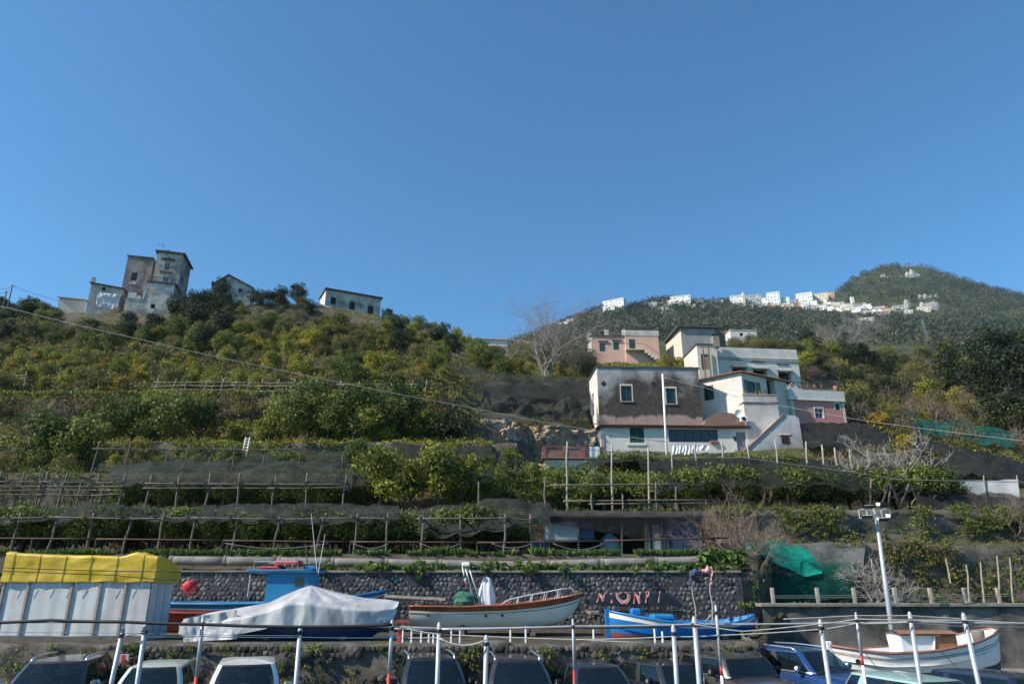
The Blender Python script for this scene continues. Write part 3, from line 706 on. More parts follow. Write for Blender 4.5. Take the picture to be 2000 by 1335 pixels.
# grass strip on the ledge above the pipe
def strip(name, label, px0, px1, Y, z, n, mat, h, seed, wy=0.4, size=0.045, clump=False):
    rng = np.random.default_rng(seed); xs = X_at(px0, Y, z) + (X_at(px1, Y, z) - X_at(px0, Y, z))*rng.random(n)
    keep = np.array([noise.noise(Vector((x*0.9, seed, 0))) > -0.25 for x in xs]); xs = xs[keep]; n = len(xs)
    b = np.stack([xs, Y + wy*(rng.random(n)-.5), np.full(n, z)], 1)
    hh = h*(0.35+0.65*rng.random(n))*np.array([0.7+0.6*noise.noise(Vector((x*0.5, seed, 7))) for x in xs])
    d = np.stack([rng.normal(size=n)*0.35, rng.normal(size=n)*0.35, np.ones(n)], 1); s = np.stack([rng.normal(size=n), rng.normal(size=n), np.zeros(n)], 1); s /= np.linalg.norm(s, axis=1)[:, None]
    w = size*(0.6+0.8*rng.random(n))[:, None]; tip = b + d*hh[:, None]; mid = b + d*hh[:, None]*0.55
    v = np.stack([b, mid - s*w, tip, mid + s*w], 1).reshape(-1, 3); t = np.repeat(np.clip(0.55+0.2*rng.normal(size=n), 0, 1), 4)
    o = link(name, np_mesh(name, v, np.arange(4*n).reshape(-1, 4), mat, t)); tag(o, label, 'grass', kind='stuff'); return o
strip('grass', 'bright green grass along the terrace edge above the pipe', -450, 1480, 32.4, 4.68, 9000, f_grass, 0.42, 31, 0.35)
strip('grass', 'grass tufts along the top of the grey wall behind the ramp', 1440, 2450, 28.35, 2.6, 1400, f_grass, 0.3, 32, 0.3)
strip('grass', 'grass along the terrace edge under the second pergola row', -450, 1480, 39.7, 7.22, 3000, f_citrus, 0.4, 33, 0.5)
strip('grass', 'green grassy brow on top of the earth bank', -450, 900, 62.7, zat(772, 62.7), 7000, f_lemon, 0.7, 34, 1.2, 0.09)
strip('grass', 'grass on the brow of the citrus terrace', -450, 960, 55.3, 13.95, 5000, f_lemon, 0.55, 35, 0.6, 0.08)
# broad leaved weeds hanging over the stone wall
wl = []
for i in range(4):
    rng = np.random.default_rng(800+i); c = np.array([(rng.normal()*.16, rng.normal()*.1-.05, 0.12+rng.normal()*.09) for _ in range(5)])
    v, q, t = leaves(c, np.full(5, 0.17), 34, 0.085, rng, up=0.6, squash=0.7); wl.append(np_mesh('leaves', v, q, f_grass, t))
wr = random.Random(9)
for i in range(58):
    px = 640 + 790*i/57 + wr.uniform(-8, 8)
    if wr.random() < 0.3*(px < 950): continue
    p = V(px, 31.3, 3.98)
    o = tag(link('leafy_weed', wl[wr.randrange(4)], None, (p.x, 31.05+wr.uniform(-.1,.25), 3.97), wr.random()*6.28, wr.uniform(.65,1.25)), 'bright green leafy weed growing on the stone wall below the pipe', 'weed', 'leafy weeds along the top of the stone wall')
for px in (1385, 1400, 1415, 1432, 1395, 1425, 1440):
    p = V(px, 31.6, 4.2); tag(link('leafy_weed', wl[wr.randrange(4)], None, (p.x, 31.5, 4.1+wr.uniform(0,.25)), wr.random()*6.28, 1.7), 'large leafy weed at the end of the pipe', 'weed', 'leafy weeds at the end of the pipe')

# ---- bare trees
def bare(name, label, px, py, Y, z, h, spread, mat, seed, **kw):
    p = V(px, Y, z); o = thing(name, label, 'tree', (p.x, Y, z)); link('branches', twig_mesh('branches', mat, h, spread, seed, **kw), o); return o
z = ground(V(80, 58, 14).x, 58); bare('bare_tree', 'large leafless brown tree against the earth bank', 78, 880, 57.5, z, 5.2, 1.0, m_twig, 1, n0=7, depth=5, r0=0.10, split=3, bend=0.22)
g = G(1060, 742); bare('bare_tree', 'tall pale leafless tree in the dip between the hills', 1062, 742, g.y, g.z, 15.5, 0.5, m_twiggrey, 2, n0=6, depth=6, r0=0.10, zlift=0.8)
g = G(1125, 735); bare('bare_tree', 'broad grey leafless tree left of the pink house', 1120, 735, g.y, g.z, 7.5, 1.1, m_twig, 3, n0=7, depth=6, r0=0.08)
g = G(1650, 705); bare('bare_tree', 'whitish leafless tree on the right hillside crest', 1650, 700, g.y, g.z, 14, 0.5, m_twiggrey, 4, n0=6, depth=6, r0=0.11, zlift=0.9)
g = G(1820, 838); bare('bare_tree', 'brown leafless tree beside the teal nets', 1815, 838, g.y, g.z, 6.5, 0.7, m_twig, 5, n0=6, depth=5, r0=0.1)
g = G(1935, 800); bare('bare_tree', 'grey leafless shrub below the holm oaks', 1935, 800, g.y, g.z, 6.0, 0.9, m_twiggrey, 6, n0=7, depth=4, r0=0.08)
bare('bare_tree', 'pale gnarled fig tree with bare curling branches above the dark net', 1740, 960, 44, 8.0, 5.0, 1.3, m_twiggrey, 7, n0=8, depth=4, r0=0.085, curl=1.2, split=3, bend=0.4, zlift=0.25).location.z = 8.9
bare('bare_tree', 'sprawling bare fig tree against the garden wall', 1712, 1160, 32.5, 2.6, 3.6, 1.2, m_twiggrey, 8, n0=8, depth=4, r0=0.06, curl=0.3, split=3, bend=0.45, zlift=0.5)
bare('bare_tree', 'reddish brown leafless shrub beside the green net', 1455, 1165, 33.0, 2.6, 5.4, 0.45, m_twig, 9, n0=9, depth=5, r0=0.05, zlift=1.0, split=3)
bare('bare_tree', 'thin bare red twigs beside the lower pergola', 30, 1000, 40.5, 7.3, 2.3, 0.8, m_twig, 10, n0=7, depth=4, r0=0.03)
bare('bare_tree', 'thin bare shrub at the right end of the garden wall', 1985, 1030, 39, 6.0, 3.0, 0.8, m_twig, 12, n0=7, depth=4, r0=0.03)
# ================================================================== far mountain with the village on its ridge
m_mount = soil_mat('mountain_soil', (0.055,0.065,0.03), (0.10,0.085,0.06), (0.30,0.285,0.26), (0.45, 0.75), 0.012)
MPX = np.arange(700, 2601, 10.0)
def mrow(Ys, pys):
    Y = np.interp(MPX, [a for a, b in Ys], [b for a, b in Ys]); py = np.interp(MPX, [a for a, b in pys], [b for a, b in pys])
    z = np.array([zat(p, y) for p, y in zip(py, Y)]); X = (MPX-1000)/FPX*(Y*CP + (z-CAMZ)*SP)
    return np.stack([X, Y, z], 1)
crest = [(700, 760), (940, 705), (1000, 672), (1040, 656), (1100, 634), (1130, 622), (1170, 608), (1215, 606), (1250, 600), (1330, 592), (1430, 592), (1520, 594), (1600, 584), (1635, 570), (1655, 552), (1685, 537), (1715, 526), (1750, 520), (1805, 521), (1835, 532), (1870, 543), (1920, 558), (2000, 580), (2150, 622), (2350, 660), (2600, 690)]
MROWS = [(mrow([(700, 260), (2600, 260)], [(700, 900), (2600, 850)]), 6, 2),
         (mrow([(700, 420), (1200, 480), (2600, 430)], [(700, 800), (1000, 712), (1170, 668), (1400, 662), (1600, 672), (2000, 680), (2600, 740)]), 10, 7),
         (mrow([(700, 560), (1200, 680), (1650, 850), (2000, 700), (2600, 620)], [(700, 780), (1000, 690), (1170, 634), (1400, 618), (1520, 622), (1650, 622), (1800, 628), (2000, 640), (2600, 715)]), 10, 8),
         (mrow([(700, 700), (1100, 760), (1450, 900), (1760, 1250), (2000, 1150), (2600, 900)], crest), 6, 6),
         (mrow([(700, 1000), (1100, 1050), (1450, 1250), (1760, 1650), (2000, 1550), (2600, 1300)], [(a, b+45) for a, b in crest]), 1, 0)]
mg = []
for i in range(len(MROWS)-1):
    a, n, amp = MROWS[i]; b = MROWS[i+1][0]
    for k in range(n):
        t = k/n; p = a*(1-t)+b*t
        for q in p:
            e = amp*(1.0 if 0 < t else 0.25)
            nz = noise.noise_vector(Vector((q[0]*0.012, q[1]*0.012, q[2]*0.012))) + 0.5*noise.noise_vector(Vector((q[0]*0.05, q[1]*0.05, q[2]*0.05)))
            q[1] += nz.y*e*1.6; q[2] += nz.z*e*0.8
        mg.append(p)
mg.append(MROWS[-1][0]); MT = np.array(mg); a_, b_ = MT.shape[:2]
ii, jj = np.meshgrid(np.arange(a_-1), np.arange(b_-1), indexing='ij')
mq = np.stack([ii*b_+jj, ii*b_+jj+1, (ii+1)*b_+jj+1, (ii+1)*b_+jj], -1).reshape(-1, 4)
tag(link('mountain', np_mesh('mountain', MT.reshape(-1, 3), mq, m_mount, smooth=True)), kind='structure')
MBVH = BVHTree.FromPolygons([Vector(v) for v in MT.reshape(-1, 3)], [tuple(int(x) for x in q) for q in mq])
def GM(px, py): return MBVH.ray_cast(Vector((0, 0, CAMZ)), ray(px, py).normalized())[0]
def mground(x, y):
    h = MBVH.ray_cast(Vector((x, y, 2000)), Vector((0, 0, -1)))[0]; return h.z if h else 0
# woods: clumps of leaf faces over the whole slope, leaving the village strip and rock free
f_wood = foliage('far_wood_leaves', [(0.0, (0.022,0.036,0.02)), (0.4, (0.055,0.07,0.034)), (0.7, (0.12,0.105,0.06)), (1.0, (0.18,0.135,0.085))], 0.15)
rng = np.random.default_rng(41); cs, rs_, ct = [], [], []
def in_village(px, py):
    top = np.interp(px, [1170, 1430, 1560, 1640, 1700, 1850], [585, 570, 570, 572, 585, 598]); bot = np.interp(px, [1170, 1430, 1560, 1640, 1700, 1850], [606, 602, 606, 616, 616, 616])
    return 1430 < px < 1850 and top < py < bot
for k in range(16000):
    i = rng.integers(6, a_-1); j = rng.integers(20, b_-30)
    q = MT[i, j] * (1-rng.random()) + MT[min(i+1, a_-1), min(j+1, b_-1)]*rng.random() if False else MT[i, j] + (MT[min(i+1, a_-1), j]-MT[i, j])*rng.random() + (MT[i, j+1]-MT[i, j])*rng.random()
    dep = q[1]*CP + (q[2]-CAMZ)*SP; px = 1000 + FPX*q[0]/dep; py = 667.5 - FPX*((q[2]-CAMZ)*CP - q[1]*SP)/dep
    if in_village(px, py) and rng.random() < 0.86: continue
    if 1760 < px < 1815 and 519 < py < 548 and rng.random() < 0.85: continue
    if 1800 < px < 1845 and 590 < py < 610 and rng.random() < 0.9: continue
    n1 = noise.noise(Vector((q[0]*0.008, q[1]*0.008, 3)))
    if n1 < -0.45 and rng.random() < 0.6: continue
    r = (2.2 + 3.2*rng.random())*(0.6 + q[1]/1400)
    cs.append((q[0], q[1], q[2] + r*0.5)); rs_.append(r)
    n2 = noise.noise(Vector((q[0]*0.02, q[1]*0.02, 9))); ct.append(np.clip(0.38 + 0.5*n2 + 0.16*rng.normal(), 0, 1))
v, q, t = leaves(np.array(cs), np.array(rs_), 22, 1.15, rng, shell=0.7, tint_sd=0.07, ctint=ct, squash=0.85)
tag(link('far_woods', np_mesh('far_woods', v, q, f_wood, t)), 'dark winter woods covering the far mountain', 'woods', kind='stuff')
# rock outcrops
m_rock = M('pale_rock', (0.42,0.40,0.37), 0.95, 0, 0.45, 0.12, 0.8, dirt=(0.14,0.13,0.11), dirt_amt=0.8)
def outcrop(px, py, w, h, label, seed):
    g = GM(px, py); rr = np.random.default_rng(seed); mb = MB(); n = 9
    for k in range(n):
        cx, cz, r = rr.normal()*w*0.35, rr.normal()*h*0.25, h*(0.25+0.3*rr.random())
        def fn(u, v):
            a, b = 2*math.pi*u, math.pi*v
            d = Vector((math.cos(a)*math.sin(b), math.sin(a)*math.sin(b), math.cos(b))); rr2 = r*(1+0.45*noise.noise(d*2.2 + Vector((k*3, seed, 0))) + 0.2*noise.noise(d*6))
            return (cx + d.x*rr2*0.9, d.y*rr2*0.5 - 2, cz + d.z*rr2*1.5)
        mb.grid(fn, 12, 8)
    o = mb.build('rock_outcrop', m_rock, None, g, smooth=False); tag(o, label, 'rock')
outcrop(1785, 541, 26, 11, 'pale limestone cliff near the mountain top', 1)
outcrop(1822, 603, 40, 11, 'long pale quarry scar right of the village', 2)
outcrop(1808, 582, 12, 7, 'small pale rocks above the quarry scar', 3)
outcrop(1725, 541, 14, 5, 'small rock patch left of the limestone cliff', 4)

# ---- village houses
m_vwhite = M('village_white', (0.74,0.73,0.70), 0.85, 0, 0.1, 0.1)
m_vcream = M('village_cream', (0.60,0.53,0.42), 0.85, 0, 0.1, 0.1)
m_vpink = M('village_ochre', (0.55,0.36,0.25), 0.85, 0, 0.1, 0.1)
m_vgrey = M('village_grey', (0.42,0.41,0.40), 0.85, 0, 0.15, 0.1)
m_vroof = M('village_roof', (0.30,0.20,0.15), 0.9, 0, 0.2, 0.2)
vr = random.Random(4)
def vhouse(px, py, wpx, hpx, mat, label, group, yaw=0.0, roof='flat', parts=True):
    g = GM(px, py) or GM(px, py+12) or GM(px, py+24)
    if g is None: return
    sc_ = (g.y*CP + (g.z-CAMZ)*SP)/FPX; w, h = wpx*sc_, hpx*1.15*sc_; d = min(w, 14)*vr.uniform(.7, 1.0)
    o = thing('village_house', label, 'house', (g.x, g.y, g.z - 2), yaw, group)
    mb = MB(); mb.box((-w/2, 0, 0), (w/2, d, h+2)); mb.build('wall', mat, o)
    if roof == 'hip':
        rb = MB(); rb.add([(-w/2-.5,-.5,h+2.02),(w/2+.5,-.5,h+2.02),(w/2+.5,d+.5,h+2.02),(-w/2-.5,d+.5,h+2.02),(-w/2+d*.4,d/2,h+2+d*.28),(w/2-d*.4,d/2,h+2+d*.28)], [(0,1,5,4),(1,2,5),(2,3,4,5),(3,0,4),(3,2,1,0)]); rb.build('roof', m_vroof, o)
    else:
        rb = MB(); rb.box((-w/2-.3,-.3,h+2.03), (w/2+.3,d+.3,h+2.6)); rb.build('parapet', mat, o)
    if parts and wpx >= 9:
        nx = max(2, int(wpx/5)); nz = max(1, int(hpx/5)); wm = WIN_V
        for i in range(nx):
            for k in range(nz):
                if vr.random() < 0.4: continue
                c = link('window', wm, o, (-w/2 + w*(i+.5)/nx, -0.06, 2 + h*(k+.32)/nz)); c.scale = (min(1.1, w/nx*0.3), 1, min(1.6, h/nz*0.36))
    return o
wmb = MB(); wmb.box((-.5,-.1,0), (.5,.1,1)); WIN_V = wmb.mesh('window', m_dark)
VG = 'houses of the ridge village'
for a in [(1198,609,44,22,m_vwhite,'stepped white villa alone at the left end of the village ridge',0.5,'flat'),
          (1189,611,24,12,m_vwhite,'lower wing below the stepped white villa',0.5,'flat'), (1270,600,26,9,m_vgrey,'long low grey house among trees right of the stepped villa',0.2,'flat'),
          (1330,597,38,18,m_vwhite,'big white two storey house with dark windows on the bare ridge',0.3,'flat'), (1313,598,20,11,m_vwhite,'small white annex left of the big ridge house',0.3,'flat'),
          (1300,602,26,8,m_vcream,'low cream terrace house under the big ridge house',0.2,'flat'), (1366,597,16,11,m_vpink,'small house with a red roof right of the big ridge house',0.2,'hip'),
          (1386,596,14,7,m_vcream,'tiny cream house between the red roofed house and the church',0.3,'hip'), (1405,594,15,8,m_vwhite,'tiny white house with grey roof left of the church',0.3,'hip'),
          (1440,594,22,16,m_vwhite,'tall white house at the left foot of the church',0.2,'flat'), (1474,594,28,17,m_vgrey,'pale grey house right of the church tower',0.3,'flat'),
          (1490,596,20,13,m_vwhite,'white house in front of the pale grey one',0.3,'flat'), (1512,594,24,22,m_vwhite,'tall white apartment house with rows of windows',0.35,'flat'),
          (1503,602,16,9,m_vpink,'orange house in front of the tall apartment house',0.3,'flat'), (1533,598,20,16,m_vwhite,'white house right of the tall apartment house',0.3,'flat'),
          (1548,598,14,10,m_vgrey,'low grey house in the gap of the village ridge',0.3,'flat'),
          (1572,590,30,17,m_vwhite,'long white hotel on the highest part of the village',0.4,'flat'), (1600,588,34,14,m_vcream,'cream hotel wing with flat terrace near the cypresses',0.4,'flat'), (1622,583,16,12,m_vpink,'ochre house on the slope next to the cream hotel',0.4,'hip'),
          (1582,602,28,13,m_vwhite,'white house row under the long white hotel',0.3,'flat'), (1692,632,30,10,m_vwhite,'single white farmhouse alone in the woods below the village',0.25,'flat'),
          (1668,600,6,20,m_vwhite,'slender white chapel spire in the lower village',0.0,'hip'), (1676,602,18,9,m_vgrey,'grey chapel hall beside the slender spire',0.0,'hip'),
          (1760,607,26,10,m_vgrey,'long grey house towards the quarry',0.2,'flat'), (1806,608,22,9,m_vcream,'pale shed below the quarry scar',0.3,'flat'),(1776,612,14,6,m_vwhite,'small white house below the long grey house',0.2,'flat'),
          (1100,640,26,10,m_vwhite,'white house on the far slope behind the leafless tree',0.5,'flat'), (1035,668,22,9,m_vwhite,'white building at the foot of the far hill left of the leafless tree',0.4,'flat'), (1115,632,16,8,m_vwhite,'upper white house on the far slope edge',0.5,'flat')]:
    vhouse(a[0], a[1], a[2], a[3], a[4], a[5], VG, -a[6], a[7])
for k in range(70):
    px = vr.uniform(1560, 1735); py = np.interp(px, [1560, 1640, 1735], [600, 602, 612]) + vr.uniform(-6, 6)
    vhouse(px, py, vr.uniform(6, 14), vr.uniform(5, 9), vr.choice([m_vwhite, m_vwhite, m_vwhite, m_vcream, m_vpink, m_vgrey]), 'small house packed among others on the village slope', 'small houses on the village slope', -vr.uniform(0, .6), vr.choice(['flat','flat','hip']), False)
for k in range(55):
    px = vr.choice((vr.uniform(1290, 1430), vr.uniform(1430, 1570), vr.uniform(1430, 1640))); py = np.interp(px, [1290, 1330, 1430, 1520, 1600, 1640], [603, 599, 598, 600, 594, 590]) + vr.uniform(-3, 9)
    vhouse(px, py, vr.uniform(5, 12), vr.uniform(4, 9), vr.choice([m_vwhite, m_vwhite, m_vcream, m_vpink, m_vgrey]), 'small house strung along the village ridge', 'small houses strung along the village ridge', -vr.uniform(-.3, .7), vr.choice(['flat','flat','hip']), False)
# church tower
g = GM(1455, 596); s_ = (g.y*CP+(g.z-CAMZ)*SP)/FPX
ch = thing('church', 'village church with a small belfry on the ridge', 'church', (g.x, g.y, g.z-2), -0.2)
mb = MB(); mb.box((-12*s_, 0, 0), (8*s_, 10, 16*s_)); mb.build('nave', m_vgrey, ch)
mb = MB(); mb.box((-4*s_, -3, 0), (1*s_, 3, 25*s_)); mb.build('bell_tower', m_vcream, ch)
mb = MB(); mb.lathe([(2.2*s_, 25*s_), (2.2*s_, 27*s_), (1.3*s_, 28.5*s_), (0.2, 31*s_)], 8, origin=(-1.5*s_, 0, 0)); mb.build('cupola', m_vwhite, ch)
for px in (1594, 1600, 1606, 1612):
    g = GM(px, 582)
    if g is None: continue
    o = thing('cypress_tree', 'slim dark cypress beside the cream hotel', 'tree', (g.x, g.y, g.z-1), 0, 'cypresses beside the cream hotel')
    cm = globals().setdefault('CYP', None)
    if CYP is None:
        rng = np.random.default_rng(3); c = np.array([(0, 0, 1.5+i*0.9) for i in range(10)]); rr_ = np.array([1.0*math.sin(math.pi*(0.18+0.8*i/10))+0.15 for i in range(10)])
        v, q, t = leaves(c, rr_, 40, 0.5, rng); CYP = np_mesh('crown', v, q, f_dark, t)
    link('crown', CYP, o); mb = MB(); mb.tube([(0,0,0),(0,0,3)], 0.2, 6); mb.build('trunk', m_bark, o)
# pylon on the right crest
g = GM(1810, 668)
if g:
    py_ = thing('power_pylon', 'slim lattice power pylon in front of the wooded mountain', 'pylon', g)
    H = 17.0
    for sx, sy in ((-1,-1),(1,-1),(1,1),(-1,1)):
        mb = MB(); mb.tube([(sx*1.3, sy*1.3, -0.3), (sx*0.35, sy*0.35, H)], 0.06, 4); mb.build('leg', m_galv, py_)
    for k in range(11):
        z0, z1 = H*k/11, H*(k+1)/11; w0, w1 = 1.3-0.95*z0/H, 1.3-0.95*z1/H; mb = MB()
        for s in (-1, 1):
            mb.tube([(-w0*s, -w0, z0), (w1*s, -w1, z1)], 0.04, 4); mb.tube([(w0, -w0*s, z0), (w1, w1*s, z1)], 0.04, 4)
        mb.build('lattice_brace', m_galv, py_)
    for z in (H-0.4, H-2.4, H-4.4):
        mb = MB(); mb.tube([(-2.2,0,z),(2.2,0,z)], 0.06, 4); mb.build('cross_arm', m_galv, py_)
# ================================================================== buildings
def proj(v):
    d = v[1]*CP + (v[2]-CAMZ)*SP
    return 1000 + FPX*v[0]/d, 667.5 - FPX*((v[2]-CAMZ)*CP - v[1]*SP)/d
class Bld:
    """A building: an Empty at the front left foot; local x along the front, y inwards, z up"""
    def __init__(s, name, label, pxL, pyB, Y, yaw, cat='house', group=None, zdrop=0.0):
        o = P(pxL, pyB, Y); o.z -= zdrop
        s.o = o; s.yaw = yaw; s.root = thing(name, label, cat, o, yaw, group); s.root['kind'] = 'thing'
    def plan(s, x, y): c, d = math.cos(s.yaw), math.sin(s.yaw); return s.o.x + c*x - d*y, s.o.y + d*x + c*y
    def width(s, px, py, y0=0.0):
        lo, hi = 0.05, 80
        for _ in range(50):
            m = (lo+hi)/2; X, Y = s.plan(m, y0); z = zat(py, Y)
            if proj((X, Y, z))[0] < px: lo = m
            else: hi = m
        return lo
    def h(s, py, x=0, y=0): return zat(py, s.plan(x, y)[1]) - s.o.z
    def hit(s, a, b, px, py):
        """pixel -> (distance along wall a->b, local z)"""
        A, B = Vector(s.plan(*a)), Vector(s.plan(*b)); d = (B-A).normalized(); n = Vector((-d.y, d.x))
        r = ray(px, py); t = n.dot(A) / n.dot(Vector((r.x, r.y))); q = Vector((r.x*t, r.y*t))
        return d.dot(q-A), CAMZ + r.z*t - s.o.z
    def rect(s, a, b, px0, py0, px1, py1):
        cx, cy = (px0+px1)/2, (py0+py1)/2
        return s.hit(a, b, px0, cy)[0], s.hit(a, b, cx, py1)[1], s.hit(a, b, px1, cy)[0], s.hit(a, b, cx, py0)[1]
    def wall(s, a, b, z0, za, zb, mat, ops=(), t=0.35, name='wall'):
        A, B = Vector(a), Vector(b); L = (B-A).length; d = (B-A)/L; n = Vector((-d.y, d.x))
        mb = MB(); sc_ = sorted({0.0, L} | {o[0] for o in ops} | {o[2] for o in ops}); zc = sorted({z0} | {o[1] for o in ops} | {o[3] for o in ops})
        sc_ = [x for x in sc_ if -1e-6 <= x <= L+1e-6]
        top = lambda q: za + (zb-za)*q/L
        def pt(q, z, dep=0.0): return (A.x + d.x*q + n.x*dep, A.y + d.y*q + n.y*dep, z)
        for i in range(len(sc_)-1):
            x0, x1 = sc_[i], sc_[i+1]
            for k in range(len(zc)):
                zl = zc[k]; zu0, zu1 = (zc[k+1], zc[k+1]) if k < len(zc)-1 else (top(x0), top(x1))
                mx, mz = (x0+x1)/2, (zl + (zu0+zu1)/2)/2
                if any(o[0] < mx < o[2] and o[1] < mz < o[3] for o in ops): continue
                mb.add([pt(x0, zl), pt(x1, zl), pt(x1, zu1), pt(x0, zu0)], [(0,1,2,3)])
        for (q0, y0, q1, y1) in [o[:4] for o in ops]:
            mb.add([pt(q0,y0), pt(q1,y0), pt(q1,y1), pt(q0,y1), pt(q0,y0,t), pt(q1,y0,t), pt(q1,y1,t), pt(q0,y1,t)], [(0,4,5,1),(1,5,6,2),(2,6,7,3),(3,7,4,0)])
            mb.add([pt(q0-.05,y0-.05,t), pt(q1+.05,y0-.05,t), pt(q1+.05,y1+.05,t), pt(q0-.05,y1+.05,t)], [(0,1,2,3)], 1)
        # thickness along the top
        mb.add([pt(0, za), pt(L, zb), pt(L, zb, t), pt(0, za, t)], [(0,1,2,3)])
        return mb.build(name, [mat, m_dark], s.root)
    def frame(s, a, b): A, B = Vector(a), Vector(b); d = (B-A).normalized(); n = Vector((-d.y, d.x)); return lambda q, z, dep: (A.x+d.x*q+n.x*dep, A.y+d.y*q+n.y*dep, z)
    def pbox(s, mb, f, q0, z0, d0, q1, z1, d1, mi=0):
        c = [f(q0,z0,d0), f(q1,z0,d0), f(q1,z0,d1), f(q0,z0,d1), f(q0,z1,d0), f(q1,z1,d0), f(q1,z1,d1), f(q0,z1,d1)]
        mb.add(c, [(3,2,1,0),(4,5,6,7),(0,1,5,4),(1,2,6,5),(2,3,7,6),(3,0,4,7)], mi)
    def window(s, a, b, op, fm=None, nx=2, nz=2, dep=0.16, glass=None, sill=None, lintel=None):
        f = s.frame(a, b); q0, z0, q1, z1 = op[:4]; mb = MB(); w = 0.07
        for (x0, y0, x1, y1) in [(q0,z0,q0+w,z1),(q1-w,z0,q1,z1),(q0+w,z0,q1-w,z0+w),(q0+w,z1-w,q1-w,z1)]: s.pbox(mb, f, x0, y0, dep, x1, y1, dep+.07)
        for i in range(1, nx): x = q0+(q1-q0)*i/nx; s.pbox(mb, f, x-.035, z0+w, dep+.004, x+.035, z1-w, dep+.06)
        for i in range(1, nz): z = z0+(z1-z0)*i/nz; s.pbox(mb, f, q0+w, z-.025, dep+.008, q1-w, z+.025, dep+.055)
        o = mb.build('window', fm or m_whitepaint, s.root)
        pg = MB(); pg.add([f(q0+.02,z0+.02,dep+.035), f(q1-.02,z0+.02,dep+.035), f(q1-.02,z1-.02,dep+.035), f(q0+.02,z1-.02,dep+.035)], [(0,1,2,3)]); pg.build('pane', glass or m_winglass, o)
        if sill is not None:
            sb = MB(); s.pbox(sb, f, q0-.15, z0-.12, -.12, q1+.15, z0-.005, .1); sb.build('sill', sill, o)
        if lintel is not None:
            for (x0, y0, x1, y1) in [(q0-.12,z0,q0-.003,z1+.2),(q1+.003,z0,q1+.12,z1+.2),(q0-.003,z1+.003,q1+.003,z1+.2)]:
                lb = MB(); s.pbox(lb, f, x0, y0, -.03, x1, y1, .05); lb.build('surround', lintel, o)
        return o
    def shutter(s, a, b, q0, z0, q1, z1, mat=None, dep=-0.05, leaves=2, open_=False):
        f = s.frame(a, b); n = leaves
        for i in range(n):
            x0, x1 = q0+(q1-q0)*i/n+.01, q0+(q1-q0)*(i+1)/n-.01; mb = MB()
            if open_: x0, x1 = (q0-(q1-q0)/n, q0-.01) if i == 0 else (q1+.01, q1+(q1-q0)/n)
            w = .06
            for r in [(x0,z0,x0+w,z1),(x1-w,z0,x1,z1),(x0+w,z0,x1-w,z0+w),(x0+w,z1-w,x1-w,z1)]: s.pbox(mb, f, r[0], r[1], dep, r[2], r[3], dep+.045)
            sh = mb.build('shutter', mat or m_green, s.root); sl = MB(); k = max(4, int((z1-z0)/0.13))
            for j in range(k):
                zz = z0+w+(z1-z0-2*w)*(j+.15)/k; hh = (z1-z0-2*w)/k*0.72
                sl.add([f(x0+w,zz,dep+.005), f(x1-w,zz,dep+.005), f(x1-w,zz+hh,dep+.04), f(x0+w,zz+hh,dep+.04)], [(0,1,2,3)])
            sl.build('louvres', mat or m_green, sh)
    def slab(s, pts, z0, z1, mat, name='roof'):
        mb = MB(); mb.prism(pts, z0, z1, 'xy'); return mb.build(name, mat, s.root)
def tile_rows(b, name, p0, p1, up, nrow, pitch=0.24, r=0.09, mat=None, length=0.5):
    """curved roof tiles laid from the eave p0-p1 up along the vector up"""
    p0, p1, up = Vector(p0), Vector(p1), Vector(up); d = p1-p0; n = max(2, int(d.length/pitch)); e = d.normalized(); nn = e.cross(up).normalized()
    if nn.z < 0: nn = -nn
    mb = MB()
    for i in range(n):
        for k in range(nrow):
            a0 = p0 + e*(d.length*(i+.5)/n) + up*(k/nrow) + nn*0.012*(k % 2); a1 = a0 + up*(1.08/nrow)
            vs = []
            for a, rr in ((a0, r*1.08), (a1, r*0.92)):
                for j in range(6):
                    q = math.pi*j/5; vs.append(a + e*math.cos(q)*rr*1.2 + nn*(math.sin(q)*rr+0.01))
            mb.add(vs, [(j, j+1, 7+j, 6+j) for j in range(5)])
    o = mb.build(name, mat or m_terr, b.root, smooth=False); o['kind'] = 'stuff'; return o

m_white = plaster('white_plaster', (0.68,0.635,0.58), (0.27,0.25,0.23), 0.5)
m_whitew = plaster('weathered_white', (0.53,0.49,0.45), (0.17,0.155,0.14), 0.65)
m_cream = plaster('cream_plaster', (0.66,0.57,0.47), (0.3,0.27,0.24), 0.3)
m_pink = plaster('pink_plaster', (0.68,0.42,0.33), (0.33,0.24,0.2), 0.35)
m_rose = plaster('rose_plaster', (0.56,0.25,0.215), (0.3,0.17,0.15), 0.3)
m_greypl = plaster('grey_plaster', (0.36,0.335,0.31), (0.10,0.095,0.09), 0.75)
m_ruin = plaster('ruin_plaster', (0.58,0.50,0.43), (0.095,0.085,0.078), 0.8, lo=0.42, hi=0.66)
m_ruindark = plaster('dark_ruin_plaster', (0.34,0.30,0.27), (0.05,0.048,0.046), 0.8, lo=0.4, hi=0.62)
m_ruinwhite = plaster('flaking_white', (0.74,0.65,0.56), (0.20,0.175,0.155), 0.85, lo=0.42, hi=0.6)
m_slab = M('dark_slab', (0.075,0.07,0.068), 0.85, 0, 0.3, 1.5, 0.3)
m_tin = M('tin_sheet', (0.55,0.56,0.58), 0.5, 0.2, 0.2, 0.8)
